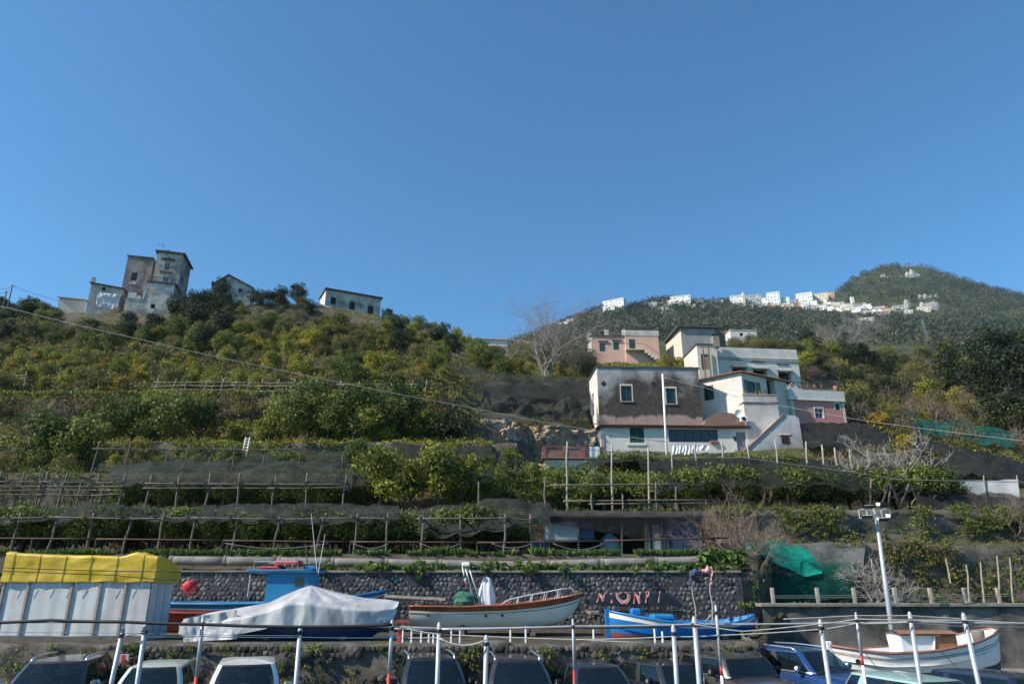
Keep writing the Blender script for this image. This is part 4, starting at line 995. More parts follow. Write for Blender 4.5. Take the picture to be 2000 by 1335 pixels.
# wall of the big house: pale grey plaster with a huge dark damp stain and a pinkish strip at the foot
def stained():
    m, n, b, o = newmat('damp_stained_plaster'); co = texco(n); sep = n.nodes.new('ShaderNodeSeparateXYZ'); n.links.new(co, sep.inputs[0])
    base = ramp(n, [(0.3, (0.30,0.295,0.30)), (0.7, (0.40,0.39,0.39))], noise_n(n, co, 1.5, 8, 0.6))
    nz = noise_n(n, co, 0.3, 7, 0.62, 0.3)
    zr = maprange(n, sep.outputs[2], 5.2, 9.8, 0.34, -0.07)
    xr = maprange(n, sep.outputs[0], 0.0, 4.0, -0.10, 0.08)
    stf = maprange(n, math_n(n, 'ADD', math_n(n, 'ADD', nz, zr), xr), 0.44, 0.68)
    dark = ramp(n, [(0.3, (0.040,0.034,0.030)), (0.7, (0.105,0.09,0.08))], noise_n(n, co, 2.2, 8, 0.7))
    c = mixc(n, base, dark, stf)
    pk = ramp(n, [(0.3, (0.28,0.205,0.18)), (0.7, (0.40,0.30,0.265))], noise_n(n, co, 1.2, 8, 0.7))
    zl = math_n(n, 'ADD', sep.outputs[2], math_n(n, 'MULTIPLY_ADD', noise_n(n, texco(n, 'Object', (1, 1, 0.1)), 0.8, 5), 1.6, -0.8))
    drip = maprange(n, noise_n(n, texco(n, 'Object', (3.5, 3.5, 0.25)), 1.0, 6, 0.7), 0.52, 0.7, 0, 0.7)
    c = mixc(n, c, mixc(n, pk, dark, drip), maprange(n, zl, 5.35, 5.1))
    n.links.new(c, b.inputs['Base Color']); b.inputs['Roughness'].default_value = 0.95; b.inputs['Specular IOR Level'].default_value = 0.15
    bump(n, noise_n(n, co, 10, 8, 0.7), b, 0.3, 0.04); return m
m_stained = stained()

# ---- A: big stained house
A = Bld('stained_house', 'big two storey house with a black damp stained front and white gable', 1173, 893, 76, R(3), zdrop=0.6)
w = A.width(1369, 780); d = 5.6; zt = A.h(717); fa, fb = (0, 0), (w, 0)
o1 = A.rect(fa, fb, 1213, 753, 1234, 783); o2 = A.rect(fa, fb, 1301, 758, 1320, 788)
A.wall(fa, fb, 0, zt, zt, m_stained, [o1, o2])
for op in (o1, o2): A.window(fa, fb, op, m_green, 2, 3, sill=m_greypl, lintel=m_cream, glass=m_winglass)
la, lb = (0, d), (0, 0)
gw = (1.6, 6.0, 2.7, 8.6); gd = (2.9, 0.4, 4.0, 2.9)
A.wall(la, lb, 0, zt, zt, m_white, [gw, gd]); A.window(la, lb, gw, m_green, 2, 3); A.shutter(la, lb, gd[0], gd[1], gd[2], gd[3], dep=0.05)
A.wall((w, 0), (w, d), 0, zt, zt, m_greypl); A.wall((w, d), (0, d), 0, zt, zt, m_greypl)
A.slab([(-.12,-.12), (w+.12,-.12), (w+.12, d+.12), (-.12, d+.12)], zt+.003, zt+.16, m_slab)
for px in (1179, 1277):
    q, z = A.hit(fa, fb, px, 749); mb = MB(); r = .34
    mb.add([(q-r,-.03,z),(q,-.03,z-r),(q+r,-.03,z),(q,-.03,z+r),(q-r*.8,-.006,z),(q,-.006,z-r*.8),(q+r*.8,-.006,z),(q,-.006,z+r*.8)], [(0,1,5,4),(1,2,6,5),(2,3,7,6),(3,0,4,7),(4,5,6,7)])
    mb.build('diamond_vent', m_iron, A.root)
# ---- B: porch wing in front of it
B = Bld('porch_wing', 'low white wing with green shutters and a tiled eave before the stained house', 1175, 897, 73.6, R(2.5), zdrop=0.6)
w = B.width(1463, 860); zt = B.h(834); fa, fb = (0, 0), (w, 0)
sh = B.rect(fa, fb, 1230, 835, 1258, 864); lw = B.rect(fa, fb, 1306, 838, 1402, 863); dr = B.rect(fa, fb, 1439, 843, 1457, 884)
B.wall(fa, fb, 0, zt, zt, m_white, [sh, lw, dr], t=0.3); B.wall((0, 3.0), (0, 0), 0, zt, zt, m_white); B.wall((w, 0), (w, 3.0), 0, zt, zt, m_whitew)
B.shutter(fa, fb, *sh, dep=0.03); B.window(fa, fb, lw, m_iron, 6, 1, glass=m_winglass); mb = MB(); f = B.frame(fa, fb)
B.pbox(mb, f, dr[0]+.03, dr[1], .1, dr[2]-.03, dr[3]-.03, .16); dd = mb.build('door', M('grey_door', (0.16,0.17,0.18), 0.6), B.root)
mb = MB(); B.pbox(mb, f, dr[2]-.25, dr[1]+1.0, .04, dr[2]-.13, dr[1]+1.05, .1); mb.build('handle', m_galv, dd)
for i, x in enumerate(np.linspace(lw[0]+.4, lw[2]-.4, 4)):
    cm = MB(); cm.grid(lambda u, v: (x-.35+.7*u, .27+.03*math.sin(u*22), lw[1]+.05+(lw[3]-lw[1]-.1)*v), 14, 1); cm.build('curtain', m_whitew, B.root)
q = B.rect(fa, fb, 1433, 852, 1437, 860); mb = MB(); B.pbox(mb, f, q[0], q[1], -.15, q[2], q[3], -.002); mb.build('meter_box', m_iron, B.root)
q = B.rect(fa, fb, 1224, 866, 1262, 870); mb = MB(); B.pbox(mb, f, q[0], q[1], -.1, q[2], q[3], -.002); mb.build('ledge', m_white, B.root)
B.slab([(-.35,-.45), (w+.25,-.45), (w+.25, 3.0), (-.35, 3.0)], zt+.003, zt+.09, M('eave_board', (0.085,0.05,0.042), 0.8), 'eave')
tile_rows(B, 'roof_tiles', (-.35,-.5,zt+.13), (w+.25,-.5,zt+.13), (0, 2.9, .75), 6)
q = B.hit(fa, fb, 1205, 888)[1]
for x in np.linspace(B.hit(fa, fb, 1227, 887)[0], B.hit(fa, fb, 1257, 887)[0], 9):
    mb = MB(); mb.tube([(x,-.12,q),(x,.02,q)], .1, 8); mb.build('vent_tile', m_terr, B.root)
# drain pipe on the corner and cable tray
mb = MB(); mb.tube([(.12,-.1,0),(.12,-.1,zt-.05)], .05, 8); mb.build('downpipe', M('copper_brown', (0.14,0.08,0.065), 0.6), B.root, smooth=True)
# flower box under the long window
mb = MB(); mb.bevel_box((lw[2]-.95,-.28,lw[1]-.12), (lw[2]-.05,-.02,lw[1]+.15), .03); mb.build('flower_box', m_terr, B.root)
# ---- C: white block under a tiled hip roof, its corner towards the camera
zc = zat(727, 76.5); C0 = V(1447, 76.5, zc); CL = V(1366, 79.9, zc); CR = V(1535, 80.4, zc)
Cb = Bld('tiled_house', 'bright white house with green shutters under a terracotta hip roof', 1447, 895, 76.5, 0.0, zdrop=1.0)
org = Cb.o; c0 = (C0.x-org.x, C0.y-org.y); cl = (CL.x-org.x, CL.y-org.y); cr = (CR.x-org.x, CR.y-org.y); bk = (cl[0]+cr[0]-c0[0], cl[1]+cr[1]-c0[1]); zt = zc-org.z
wl_ = Cb.rect(cl, c0, 1374, 753, 1394, 781); Cb.wall(cl, c0, 0, zt, zt, m_white, [wl_]); Cb.window(cl, c0, wl_, m_green, 2, 2)
Cb.shutter(cl, c0, (wl_[0]+wl_[2])/2, wl_[1], wl_[2], wl_[3], leaves=1, dep=-0.06)
wr_ = Cb.rect(c0, cr, 1462, 745, 1477, 767); lg = Cb.rect(c0, cr, 1498, 738, 1514, 772)
Cb.wall(c0, cr, 0, zt, zt, m_cream, [wr_, lg], t=0.8); Cb.window(c0, cr, wr_, m_green, 2, 2); Cb.shutter(c0, cr, *wr_, open_=True)
Cb.wall(cr, bk, 0, zt, zt, m_white); Cb.wall(bk, cl, 0, zt, zt, m_white)
ctr = Vector(((c0[0]+bk[0])/2, (c0[1]+bk[1])/2, zt+1.25))
def ext(p, k=1.1): return Vector((ctr.x+(p[0]-ctr.x)*k, ctr.y+(p[1]-ctr.y)*k, zt+.02))
e0, e1, e2, e3 = ext(c0), ext(cr), ext(bk), ext(cl); mb = MB(); mb.add([e0, e1, e2, e3, ctr], [(0,1,4),(1,2,4),(2,3,4),(3,0,4),(3,2,1,0)]); mb.build('roof', m_terr, Cb.root)
for pa, pb in ((e3, e0), (e0, e1)):
    mid = (pa+pb)/2; up = (ctr-mid); k = 5; n = int((pb-pa).length/0.26); mb = MB(); e = (pb-pa).normalized(); nn = e.cross(up).normalized(); nn = nn if nn.z > 0 else -nn
    for i in range(n):
        t = (i+.5)/n; f_ = 1-abs(2*t-1); a0 = pa.lerp(pb, t) - up.normalized()*0.12; L_ = up*max(.06, f_*0.97)
        vs = []
        for a_2, rr in ((a0, .12), (a0+L_, .10)):
            for j in range(6):
                qq = math.pi*j/5; vs.append(a_2 + e*math.cos(qq)*rr*1.1 + nn*(math.sin(qq)*rr+.01))
        mb.add(vs, [(j, j+1, 7+j, 6+j) for j in range(5)] + [(0,1,2,3,4,5)])
    o = mb.build('roof_tiles', m_terr, Cb.root); o['kind'] = 'stuff'
# ---- D: rendered stair tower block in front of the right face, with a balcony wall on top
D = Bld('balcony_block', 'tall plain rendered block carrying a balcony below the tiled house', 1464, 893, 74.3, R(2), zdrop=1.0)
w = D.width(1523, 820); zt = D.h(771); D.wall((0,0), (w,0), 0, zt, zt, m_whitew); D.wall((-.25,3), (0,0), 0, zt, zt, m_white); D.wall((w,0), (w,3), 0, zt, zt, m_whitew)  # shade of the front put into duller plaster; sunlit left wall stays white
D.slab([(-.1,-.1),(w+.1,-.1),(w+.1,3),(-.1,3)], zt-.9, zt-.8, m_slab, 'balcony_floor')
D.slab([(-.06,-.06),(w+.06,-.06),(w+.06,.3),(-.06,.3)], zt+.003, zt+.08, m_whitew, 'parapet_cap')
for k, x in enumerate((.4, 1.5, 2.0, 2.6)):
    mb = MB(); mb.lathe([(.09,0),(.14,.22),(.15,.24)], 10, origin=(x,.12,zt+.085)); pt_ = mb.build('flower_pot', m_terr, D.root)
    rg = np.random.default_rng(k); v_, q_, t_ = leaves(np.array([(x,.12,zt+.45)]), np.array([.2]), 30, .08, rg); link('pot_plant', np_mesh('pot_plant', v_, q_, f_grass, t_), pt_)
# satellite dish and air conditioner on its left side
for nm, px, py, Y_, r_ in (('satellite_dish', 1442, 808, 74.0, .45),):
    p = P(px, py, Y_); o = thing(nm, 'small white satellite dish beside the barrel vault', 'dish', p); mb = MB()
    mb.grid(lambda u, v: (r_*v*math.cos(6.2832*u), -.25*(v*v)*r_-.1, r_*v*math.sin(6.2832*u)), 16, 4); mb.build('reflector', m_whitepaint, o, smooth=True)
    mb = MB(); mb.tube([(0,.05,0),(0,.35,-.4),(0,.4,-1.0)], .03, 6); mb.build('mount', m_galv, o)
p = P(1452, 818, 73.9); o = thing('air_conditioner', 'white air conditioner unit on the wall beside the barrel vault', 'air conditioner', p); mb = MB(); mb.bevel_box((-.4,-.15,-.3),(.4,.15,.3),.03); mb.build('case', m_whitepaint, o); mb = MB(); mb.lathe([(.22,0),(.22,.02)], 16, origin=(0,-.18,0), axis='y'); mb.build('fan_grille', m_iron, o)
# ---- F: brown barrel vault on the porch
pA, pB_ = P(1376, 829, 74.4), P(1458, 829, 74.4); o = thing('barrel_vault', 'brown rendered barrel vault roof above the porch', 'roof', (pA+pB_)/2); o['kind'] = 'thing'; wv = (pB_-pA).length/2
mb = MB(); mb.grid(lambda u, v: (wv*math.cos(math.pi*(1-u)), 3.5*v, 1.35*math.sin(math.pi*u)), 24, 3); mb.add([(wv*math.cos(math.pi*k/24), 0, 1.35*math.sin(math.pi*k/24)) for k in range(25)], [tuple(range(25))])
mb.build('vault', M('vault_brown', (0.20,0.125,0.10), 0.9, 0, 0.25, 1.2, 0.3), o, autosmooth=40)
# ---- E: triangular stair wall with terracotta coping
E = Bld('stair_wall', 'weathered blue grey wall of an outside stair with a sloping orange coping', 1446, 893, 72.4, R(1), 'wall', zdrop=0.6)
f = lambda px, py: E.hit((0,0), (1,0), px, py)
poly = [f(1446,893), f(1448,887), f(1525,814), f(1531,810), f(1552,811), f(1560,816), f(1573,893)]; poly[0] = (poly[0][0], 0); poly[-1] = (poly[-1][0], 0)
mb = MB(); mb.prism(poly, 0, 3.0, 'xz'); mb.build('wall', plaster('blue_grey_plaster', (0.46,0.46,0.48), (0.17,0.165,0.16), 0.8, lo=0.42, hi=0.62), E.root)
a, b_ = Vector((poly[1][0],0,poly[1][1])), Vector((poly[3][0],0,poly[3][1])); n = 14
for i in range(n):
    p, q = a.lerp(b_, i/n), a.lerp(b_, (i+.94)/n); mb = MB(); mb.add([(p.x,-.12,p.z+.01),(q.x,-.12,q.z+.01),(q.x,.45,q.z+.01),(p.x,.45,p.z+.01),(p.x,-.12,p.z+.16),(q.x,-.12,q.z+.16),(q.x,.45,q.z+.16),(p.x,.45,p.z+.16)], [(3,2,1,0),(4,5,6,7),(0,1,5,4),(1,2,6,5),(2,3,7,6),(3,0,4,7)]); mb.build('coping_tile', m_terr, E.root)
mb = MB(); q0 = f(1527,866); q1 = f(1540,850); mb.box((q0[0],-.02,q0[1]), (q1[0],.05,q1[1])); wn = mb.build('window', m_dark, E.root)
for i in range(4): mb = MB(); x = q0[0]+(q1[0]-q0[0])*(i+.5)/4; mb.tube([(x,-.06,q0[1]),(x,-.06,q1[1])], .03, 5); mb.build('bar', m_rust, wn)
mb = MB(); mb.box((q0[0]-.2,-.08,q1[1]+.05), (q1[0]+.2,-.002,q1[1]+.2)); mb.build('lintel', m_cream, E.root)
# ---- G: small terrace house on the left with a brick lattice balustrade
Gt = Bld('terrace_room', 'small white ground floor room carrying a terrace with a brick balustrade', 1064, 926, 66.6, R(3), zdrop=1.0)
w = Gt.width(1178, 900); zt = Gt.h(897); Gt.wall((0,0), (w,0), 0, zt, zt, m_white); Gt.wall((0,4), (0,0), 0, zt, zt, m_white)
Gt.slab([(-.3,-.3),(w+.2,-.3),(w+.2,4),(-.3,4)], zt+.002, zt+.12, m_slab, 'terrace_floor'); tile_rows(Gt, 'edge_tiles', (-.3,-.35,zt+.02), (w+.2,-.35,zt+.02), (0,.5,.16), 1)
zb = Gt.h(873); brick = M('brick', (0.24,0.085,0.06), 0.9, 0, 0.3, 6, 0.4)
for k in range(4):
    x = w*k/3; mb = MB(); mb.box((x-.16,-.12,zt+.123), (x+.16,.14,zb)); mb.build('brick_pier', brick, Gt.root)
for k in range(3):
    x0, x1 = w*k/3+.16, w*(k+1)/3-.16; lat = MB(); n = 12
    for i in range(n):
        for s_ in (0, 1):
            for r_ in range(3):
                za, zb_ = zt+.13+(zb-.1-zt-.13)*r_/3, zt+.13+(zb-.1-zt-.13)*(r_+1)/3; xa, xb = x0+(x1-x0)*i/n, x0+(x1-x0)*(i+1)/n
                if s_: xa, xb = xb, xa
                lat.tube([(xa,0,za),(xb,0,zb_)], .025, 4)
    o = lat.build('brick_lattice', M('rose_brick', (0.34,0.17,0.14), 0.9, 0, 0.25, 6), Gt.root); o['kind'] = 'stuff'
mb = MB(); mb.box((-.16,-.13,zb+.003), (w+.16,.15,zb+.09)); mb.build('rail_cap', brick, Gt.root)
mb = MB(); x = w*.86; mb.grid(lambda u, v: (x-.5+1.0*u, -.17-.03*math.sin(u*9), zb+.09-1.5*v), 10, 6); tag(mb.build('bath_towel', M('pale_blue_towel', (0.45,0.55,0.56), 0.9), None, Gt.root.location), 'pale blue towel hanging over the brick balustrade', 'towel').rotation_euler.z = R(3)
# ---- H: long white house with awnings higher up
H_ = Bld('awning_house', 'long white house with three striped awnings above the tiled house', 1403, 765, 95, R(6), zdrop=2.0)
w = H_.width(1561, 720); zt = H_.h(677); d = 7; fa, fb = (0,0), (w,0)
ops = [H_.rect(fa, fb, 1431, 716, 1459, 742), H_.rect(fa, fb, 1472, 720, 1499, 745), H_.rect(fa, fb, 1521, 725, 1546, 750)]
H_.wall(fa, fb, 0, zt, zt, m_white, ops, t=1.2); H_.wall((0,d),(0,0), 0, zt, zt, m_white); H_.wall((w,0),(w,d), 0, zt, zt, m_whitew); H_.wall((w,d),(0,d), 0, zt, zt, m_white)
H_.slab([(.3,.3),(w-.3,.3),(w-.3,d-.3),(.3,d-.3)], zt-1.0, zt-.9, m_slab)
for py, e in ((697, .16), (700, .1)):
    mb = MB(); z_ = H_.h(py); mb.box((-.1,-.16,z_-.12+e*.3), (w+.1,-.003,z_+.04)); mb.build('string_course', m_whitew, H_.root)
m_awn = M('awning_cloth', (0.32,0.30,0.28), 0.85, 0, 0.35, 3)
for op in ops:
    mb = MB(); mb.add([(op[0]-.2,-.01,op[3]+.25),(op[2]+.2,-.01,op[3]+.25),(op[2]+.2,-.75,op[3]-.05),(op[0]-.2,-.75,op[3]-.05),(op[2]+.2,-.75,op[3]-.2),(op[0]-.2,-.75,op[3]-.2)], [(0,1,2,3),(3,2,4,5)]); mb.build('awning', m_awn, H_.root)
    mb = MB(); mb.box((op[0]-.1,-.12,op[3]+.95), (op[2]-.2,-.004,op[3]+1.1)); mb.build('hood_moulding', m_slab, H_.root)
    for i in range(2): mb = MB(); x = op[0]+(op[2]-op[0])*(.25+.5*i); mb.box((x-.35,.75,op[1]), (x+.35,.85,op[3]-.4)); mb.build('glass_door', m_winglass, H_.root)
p = Vector(H_.plan(-.2, .3)); mb = MB()
H2 = Bld('corner_house', 'weathered corner annex with a rusty brown shutter beside the awning house', 1366, 735, 93.5, R(4), zdrop=1.5)
w = H2.width(1402, 700); zt = H2.h(673); a_op = H2.rect((0,0), (w,0), 1370, 691, 1387, 722)
H2.wall((0,0), (w,0), 0, zt, zt, m_cream, [a_op]); H2.wall((0,6),(0,0), 0, zt, zt, m_white); H2.wall((w,0),(w,6), 0, zt, zt, m_white); mb = MB(); H2.pbox(mb, H2.frame((0,0),(w,0)), *a_op[:2], .15, *a_op[2:4], .2); mb.build('rolling_shutter', M('rust_brown', (0.26,0.18,0.14), 0.8, 0, 0.3, 2), H2.root)
H2.slab([(-.15,-.15),(w+.15,-.15),(w+.15,6),(-.15,6)], zt+.003, zt+.15, m_slab); mb = MB(); mb.box((w-.5,-.25,-.3+zt), (w+.4,.8,zt+1.3)); mb.build('chimney_stack', M('stack_brown', (0.26,0.21,0.18), 0.9, 0, 0.3, 2), H2.root)
for px in (1372, 1383):
    q = H2.hit((0,0),(w,0), px, 700)[0]; mb = MB(); mb.tube([(q,-.5,0),(q,-.5,zt-.3)], .09, 6); mb.build('pergola_post', m_wood, H2.root)
# ---- I: pink house
I_ = Bld('pink_house', 'pink house with green shutters and an outside stair high on the slope', 1157, 716, 115, R(2), zdrop=2.5)
w1 = I_.width(1222, 690); w = I_.width(1287, 690); zt = I_.h(656); zt2 = I_.h(648); fa, fb = (0,0), (w1,0)
w_a, w_b = I_.rect(fa, fb, 1171, 670, 1182, 686), I_.rect(fa, fb, 1198, 668, 1209, 683)
I_.wall(fa, fb, 0, zt, zt, m_pink, [w_a, w_b]); I_.wall((0,7),(0,0), 0, zt, zt, m_white)
for op in (w_a, w_b):
    I_.shutter(fa, fb, *op, dep=0.02); mb = MB(); mb.box((op[0]-.25,-.25,op[3]+.25), (op[2]+.5,-.002,op[3]+.4)); mb.build('hood', m_slab, I_.root)
ga, gb = (w1, -.35), (w, -.35); dr = I_.rect(ga, gb, 1229, 662, 1241, 684); I_.wall(ga, gb, 0, zt, zt, m_pink, [dr]); I_.shutter(ga, gb, *dr, dep=0.02)
I_.wall((w1, 0.0), (w1, -.35), 0, zt, zt, m_cream); I_.wall((w,-.35),(w,7), 0, zt, zt, m_pink)
I_.slab([(-.2,-.2),(w1-.01,-.2),(w1-.01,7),(-.2,7)], zt+.003, zt+.16, m_slab); mb = MB(); mb.box((w1,-.42,zt+.003), (w+.1,7,zt2+.25)); mb.build('parapet', m_whitew, I_.root)
mb = MB(); bz = dr[1]-.05; bx0 = w1+dr[0]-.8; mb.box((bx0,-1.5,bz-.15), (bx0+3.2,-.352,bz)); mb.build('balcony_slab', m_cream, I_.root)
for i in range(9):
    mb = MB(); x = bx0+3.2+i*.5; z_ = bz-.15-i*.38; mb.box((x,-1.5,z_-.6), (x+.48,-.352,z_)); mb.build('step', m_cream, I_.root)
mb = MB(); mb.tube([(bx0,-1.45,bz+.9),(bx0+3.2,-1.45,bz+.9),(bx0+7.5,-1.45,bz-2.4)], .04, 5); mb.build('handrail', m_rust, I_.root)
for px, pyt in ((1153.5, 648), (1187, 641), (1221, 640)):
    q = I_.width(max(1158, px), 655) if px > 1158 else -.15; mb = MB(); mb.box((q-.3,.6,zt-.5), (q+.3,1.3,I_.h(pyt))); mb.build('chimney', m_whitew, I_.root)
# ---- J: weathered roofless house with flat slab
J = Bld('grey_house', 'bare grey weathered house with a flat slab roof and tin sheets', 1337, 735, 112, R(4), zdrop=3)
w = J.width(1399, 670); zt = J.h(640); J.wall((0,0),(w,0), 0, zt, zt, m_greypl, [J.rect((0,0),(w,0), 1391, 652, 1397, 662)]); J.wall((-.3,8),(0,0), 0, zt, zt, m_cream); J.wall((w,0),(w,8), 0, zt, zt, m_greypl)
J.slab([(-.7,-.5),(w+.3,-.5),(w+.3,8),(-.7,8)], zt+.003, zt+.35, m_slab)
mb = MB(); tx0, tx1 = w-2.5, w+2.6; mb.grid(lambda u, v: (tx0+(tx1-tx0)*u, .5+4*v, zt+.55+.06*math.sin(u*60)+.35*v), 60, 1); mb.build('tin_roof', m_tin, J.root)
J2 = Bld('brown_annex', 'brown rough annex with an unfinished wall right of the bare grey house', 1399, 735, 113, R(4), zdrop=3)
w = J2.width(1418, 670); zt = J2.h(642); J2.wall((0.05,0),(w,0), 0, zt, zt, M('rough_brown', (0.17,0.13,0.10), 0.95, 0, 0.4, 0.8, 0.6)); J2.wall((w,0),(w,6), 0, zt, zt, m_greypl); J2.slab([(.05,-.1),(w,-.1),(w,6),(.05,6)], zt+.003, zt+.2, m_slab)
K = Bld('white_cottage', 'small blue white cottage behind the bare grey house', 1428, 664, 152, R(3), zdrop=1.5); w = K.width(1478, 655); zt = K.h(645)
K.wall((0,0),(w,0), 0, zt, zt, m_white, [K.rect((0,0),(w,0), 1445, 650, 1452, 656)]); K.wall((0,5),(0,0), 0, zt, zt, m_white); K.slab([(-.1,-.1),(w+.1,-.1),(w+.1,5),(-.1,5)], zt+.003, zt+.2, m_whitew)
# ---- L: rose house on the right with a roof terrace
L_ = Bld('rose_house', 'low rose pink house with a white roof terrace and flower pots', 1553, 838, 80, R(9), zdrop=1.5)
w = L_.width(1650, 800); zt = L_.h(760); fa, fb = (0,0), (w,0); a1, a2 = L_.rect(fa, fb, 1592, 797, 1608, 816), L_.rect(fa, fb, 1631, 788, 1640, 800); zw = L_.h(779)
L_.wall(fa, fb, 0, zw, zw, m_rose, [a1, a2]); L_.wall((-.2,6),(0,0), 0, zw, zw, m_white); L_.wall((w,0),(w,6), 0, zw, zw, m_rose)
L_.window(fa, fb, a1, m_whitepaint, 2, 1, lintel=m_cream); L_.window(fa, fb, a2, m_green, 2, 1, lintel=m_cream)
mb = MB(); mb.box((-.25,-.15,zw+.003), (w+.15,.15,zt)); mb.build('parapet', m_white, L_.root); mb = MB(); mb.box((-.25,.15,zw+.003), (.05,6,zt)); mb.build('parapet', m_white, L_.root); mb = MB(); mb.box((w-.15,.152,zw+.003), (w+.15,6,zt)); mb.build('parapet', m_white, L_.root)
mb = MB(); mb.box((-.3,-.22,zw-.1), (w+.2,-.002,zw)); mb.build('cornice', m_cream, L_.root); L_.slab([(.06,.16),(w-.16,.16),(w-.16,6),(.06,6)], zw+.004, zw+.1, m_slab, 'terrace_floor')
for cx in (.12, w-.12): mb = MB(); mb.box((cx-.14,-.03,0), (cx+.14,-.004,zw-.11)); mb.build('corner_strip', m_cream, L_.root)
mb = MB(); mb.tube([(0.2,0,zt+.9),(w*.66,0,zt+.9)], .03, 5); [mb.tube([(w*.66*k/8+.2*(k==0),0,zt-.02),(w*.66*k/8+.2*(k==0),0,zt+.9)], .025, 5) for k in range(9)]; mb.build('terrace_rail', m_iron, L_.root)
for k, x in enumerate((.5, 1.5, 2.4, 3.3, 4.1)):
    p = L_.plan(x, 0.1); o = thing('flower_pot', 'red flower pot hung along the rose house terrace rail', 'flower pot', (p[0], p[1], L_.o.z+zt+.35), 0, 'flower pots on the terrace rail'); mb = MB(); mb.lathe([(.13,0),(.2,.35),(.22,.38)], 10); mb.build('pot', m_terr, o)
    rg = np.random.default_rng(60+k); v_, q_, t_ = leaves(np.array([(0,0,.5)]), np.array([.22]), 30, .09, rg); link('pot_plant', np_mesh('pot_plant', v_, q_, f_grass, t_), o)
p = L_.plan(w-.6, .1); o = thing('flower_pot', 'large terracotta urn on the corner of the rose house parapet', 'flower pot', (p[0], p[1], L_.o.z+zt+.003)); mb = MB(); mb.lathe([(.22,0),(.36,.5),(.3,.65),(.36,.7)], 12); mb.build('pot', m_terr, o, smooth=True)
# ---- rock face below the dark nets
rk = MB(); m_cliff = M('tawny_rock', (0.34,0.25,0.18), 0.95, 0, 0.55, 1.1, 1.0, dirt=(0.09,0.07,0.05), dirt_amt=0.8)
def rockf(u, v):
    px = 938 + 225*u; py = np.interp(u, [0,.2,.6,1], [822,822,838,842])*(1-v) + np.interp(u, [0,.3,.55,.8,1], [870,880,915,915,905])*v
    Y = 67.5 + 4.5*u - 1.2*v; p = P(px, py, Y); n_ = noise.noise_vector(p*0.35)*1.1 + noise.noise_vector(p*1.1)*0.5 + noise.noise_vector(p*3)*0.22 + noise.noise_vector(p*7)*0.1
    return (p.x + n_.x*.5, p.y + n_.y*1.0 - 1.0, p.z + n_.z*.4)
rk.grid(rockf, 150, 60); o = rk.build('rocky_bank', m_cliff, smooth=False); tag(o, 'tawny crumbling rock face left of the stained house', 'rock')
# ================================================================== old houses on the left ridge
def opening(b, a, c, *rc): return b.rect(a, c, *rc)
m_redtile = M('red_tile', (0.26,0.11,0.085), 0.9, 0, 0.4, 2.5, 0.4)
T1 = Bld('ruined_house', 'dark blackened old house block left of the tower', 228, 612, 137, R(14), zdrop=3)
w = T1.width(292, 550); zt = T1.h(500); fa, fb = (0,0), (w,0); op = T1.rect(fa, fb, 256, 532, 268, 548)
T1.wall(fa, fb, 0, zt, zt, m_ruindark, [op], t=.5); T1.wall((0,9),(0,0), 0, zt, zt, m_ruin); T1.wall((w,0),(w,9), 0, zt, zt, m_ruindark); T1.slab([(-.15,-.15),(w,-.15),(w,9),(-.15,9)], zt+.003, zt+.25, m_slab); T1.window(fa, fb, op, m_iron, 2, 3, glass=m_glass)
q = T1.rect(fa, fb, 252, 551, 266, 555); mb = MB(); mb.box((q[0],-.15,q[1]), (q[2],-.003,q[3])); mb.build('sill', m_ruin, T1.root)
T2 = Bld('tower_house', 'tall narrow old tower house with two balconies on the ridge', 284, 625, 134, R(16), zdrop=4)
w = T2.width(352, 530); zt = T2.h(492); fa, fb = (0,0), (w,0)
d1, d2 = T2.rect(fa, fb, 321, 513, 331, 531), T2.rect(fa, fb, 318, 540, 329, 553); ov = T2.rect(fa, fb, 328, 502, 334, 506)
T2.wall(fa, fb, 0, zt, zt, m_ruin, [d1, d2, ov], t=.5); T2.wall((w,0),(w+.6,7), 0, zt, zt, m_ruindark, [(2.0, zt-5.5, 2.9, zt-4.2), (3.6, zt-9.5, 4.6, zt-8.4)]); T2.wall((0,7),(0,0), 0, zt, zt, m_ruin)  # right wall uses the darker plaster: its shadow side is painted in
for op in (d1, d2): T2.window(fa, fb, op, m_whitepaint, 2, 3, glass=m_winglass)
T2.slab([(-.4,-.5),(w+.5,-.5),(w+1.1,7.4),(-.4,7.4)], zt+.003, zt+.3, m_slab); mb = MB(); mb.box((1.2,1,zt+.3), (1.9,1.8,zt+1.2)); mb.build('chimney', m_ruindark, T2.root)
mb = MB(); mb.tube([(.6,1,zt+.3),(.6,1,zt+2.6)], .04, 5); mb.tube([(-.6,1,zt+2.5),(1.2,1,zt+1.9)], .03, 4); mb.tube([(-.3,1,zt+2.7),(-.5,1,zt+2.0)], .03, 4); mb.build('aerial', m_iron, T2.root)
mb = MB(); mb.box((d1[0]-.8,-.7,d1[3]+.6), (d1[2]+.9,-.003,d1[3]+.75)); mb.build('canopy', m_slab, T2.root)
def balcony(b, op, x0, x1, dep):
    mb = MB(); mb.box((x0,-dep,op[1]-.25), (x1,-.003,op[1]-.02)); s_ = mb.build('balcony_slab', m_ruin, b.root)
    mb = MB(); n = int((x1-x0)/.22)
    for i in range(n+1): x = x0+(x1-x0)*i/n; mb.tube([(x,-dep+.05,op[1]-.02),(x,-dep+.05,op[1]+1.0)], .025, 4)
    mb.tube([(x0,-.02,op[1]+1.0),(x0,-dep+.05,op[1]+1.0),(x1,-dep+.05,op[1]+1.0),(x1,-.02,op[1]+1.0)], .035, 4); mb.build('balcony_rail', m_iron, s_)
balcony(T2, d1, d1[0]-.7, d1[2]+.7, 1.0)
T3 = Bld('terrace_house', 'flaking white lower storey with a terrace in front of the tower house', 236, 632, 131, R(15), zdrop=5)
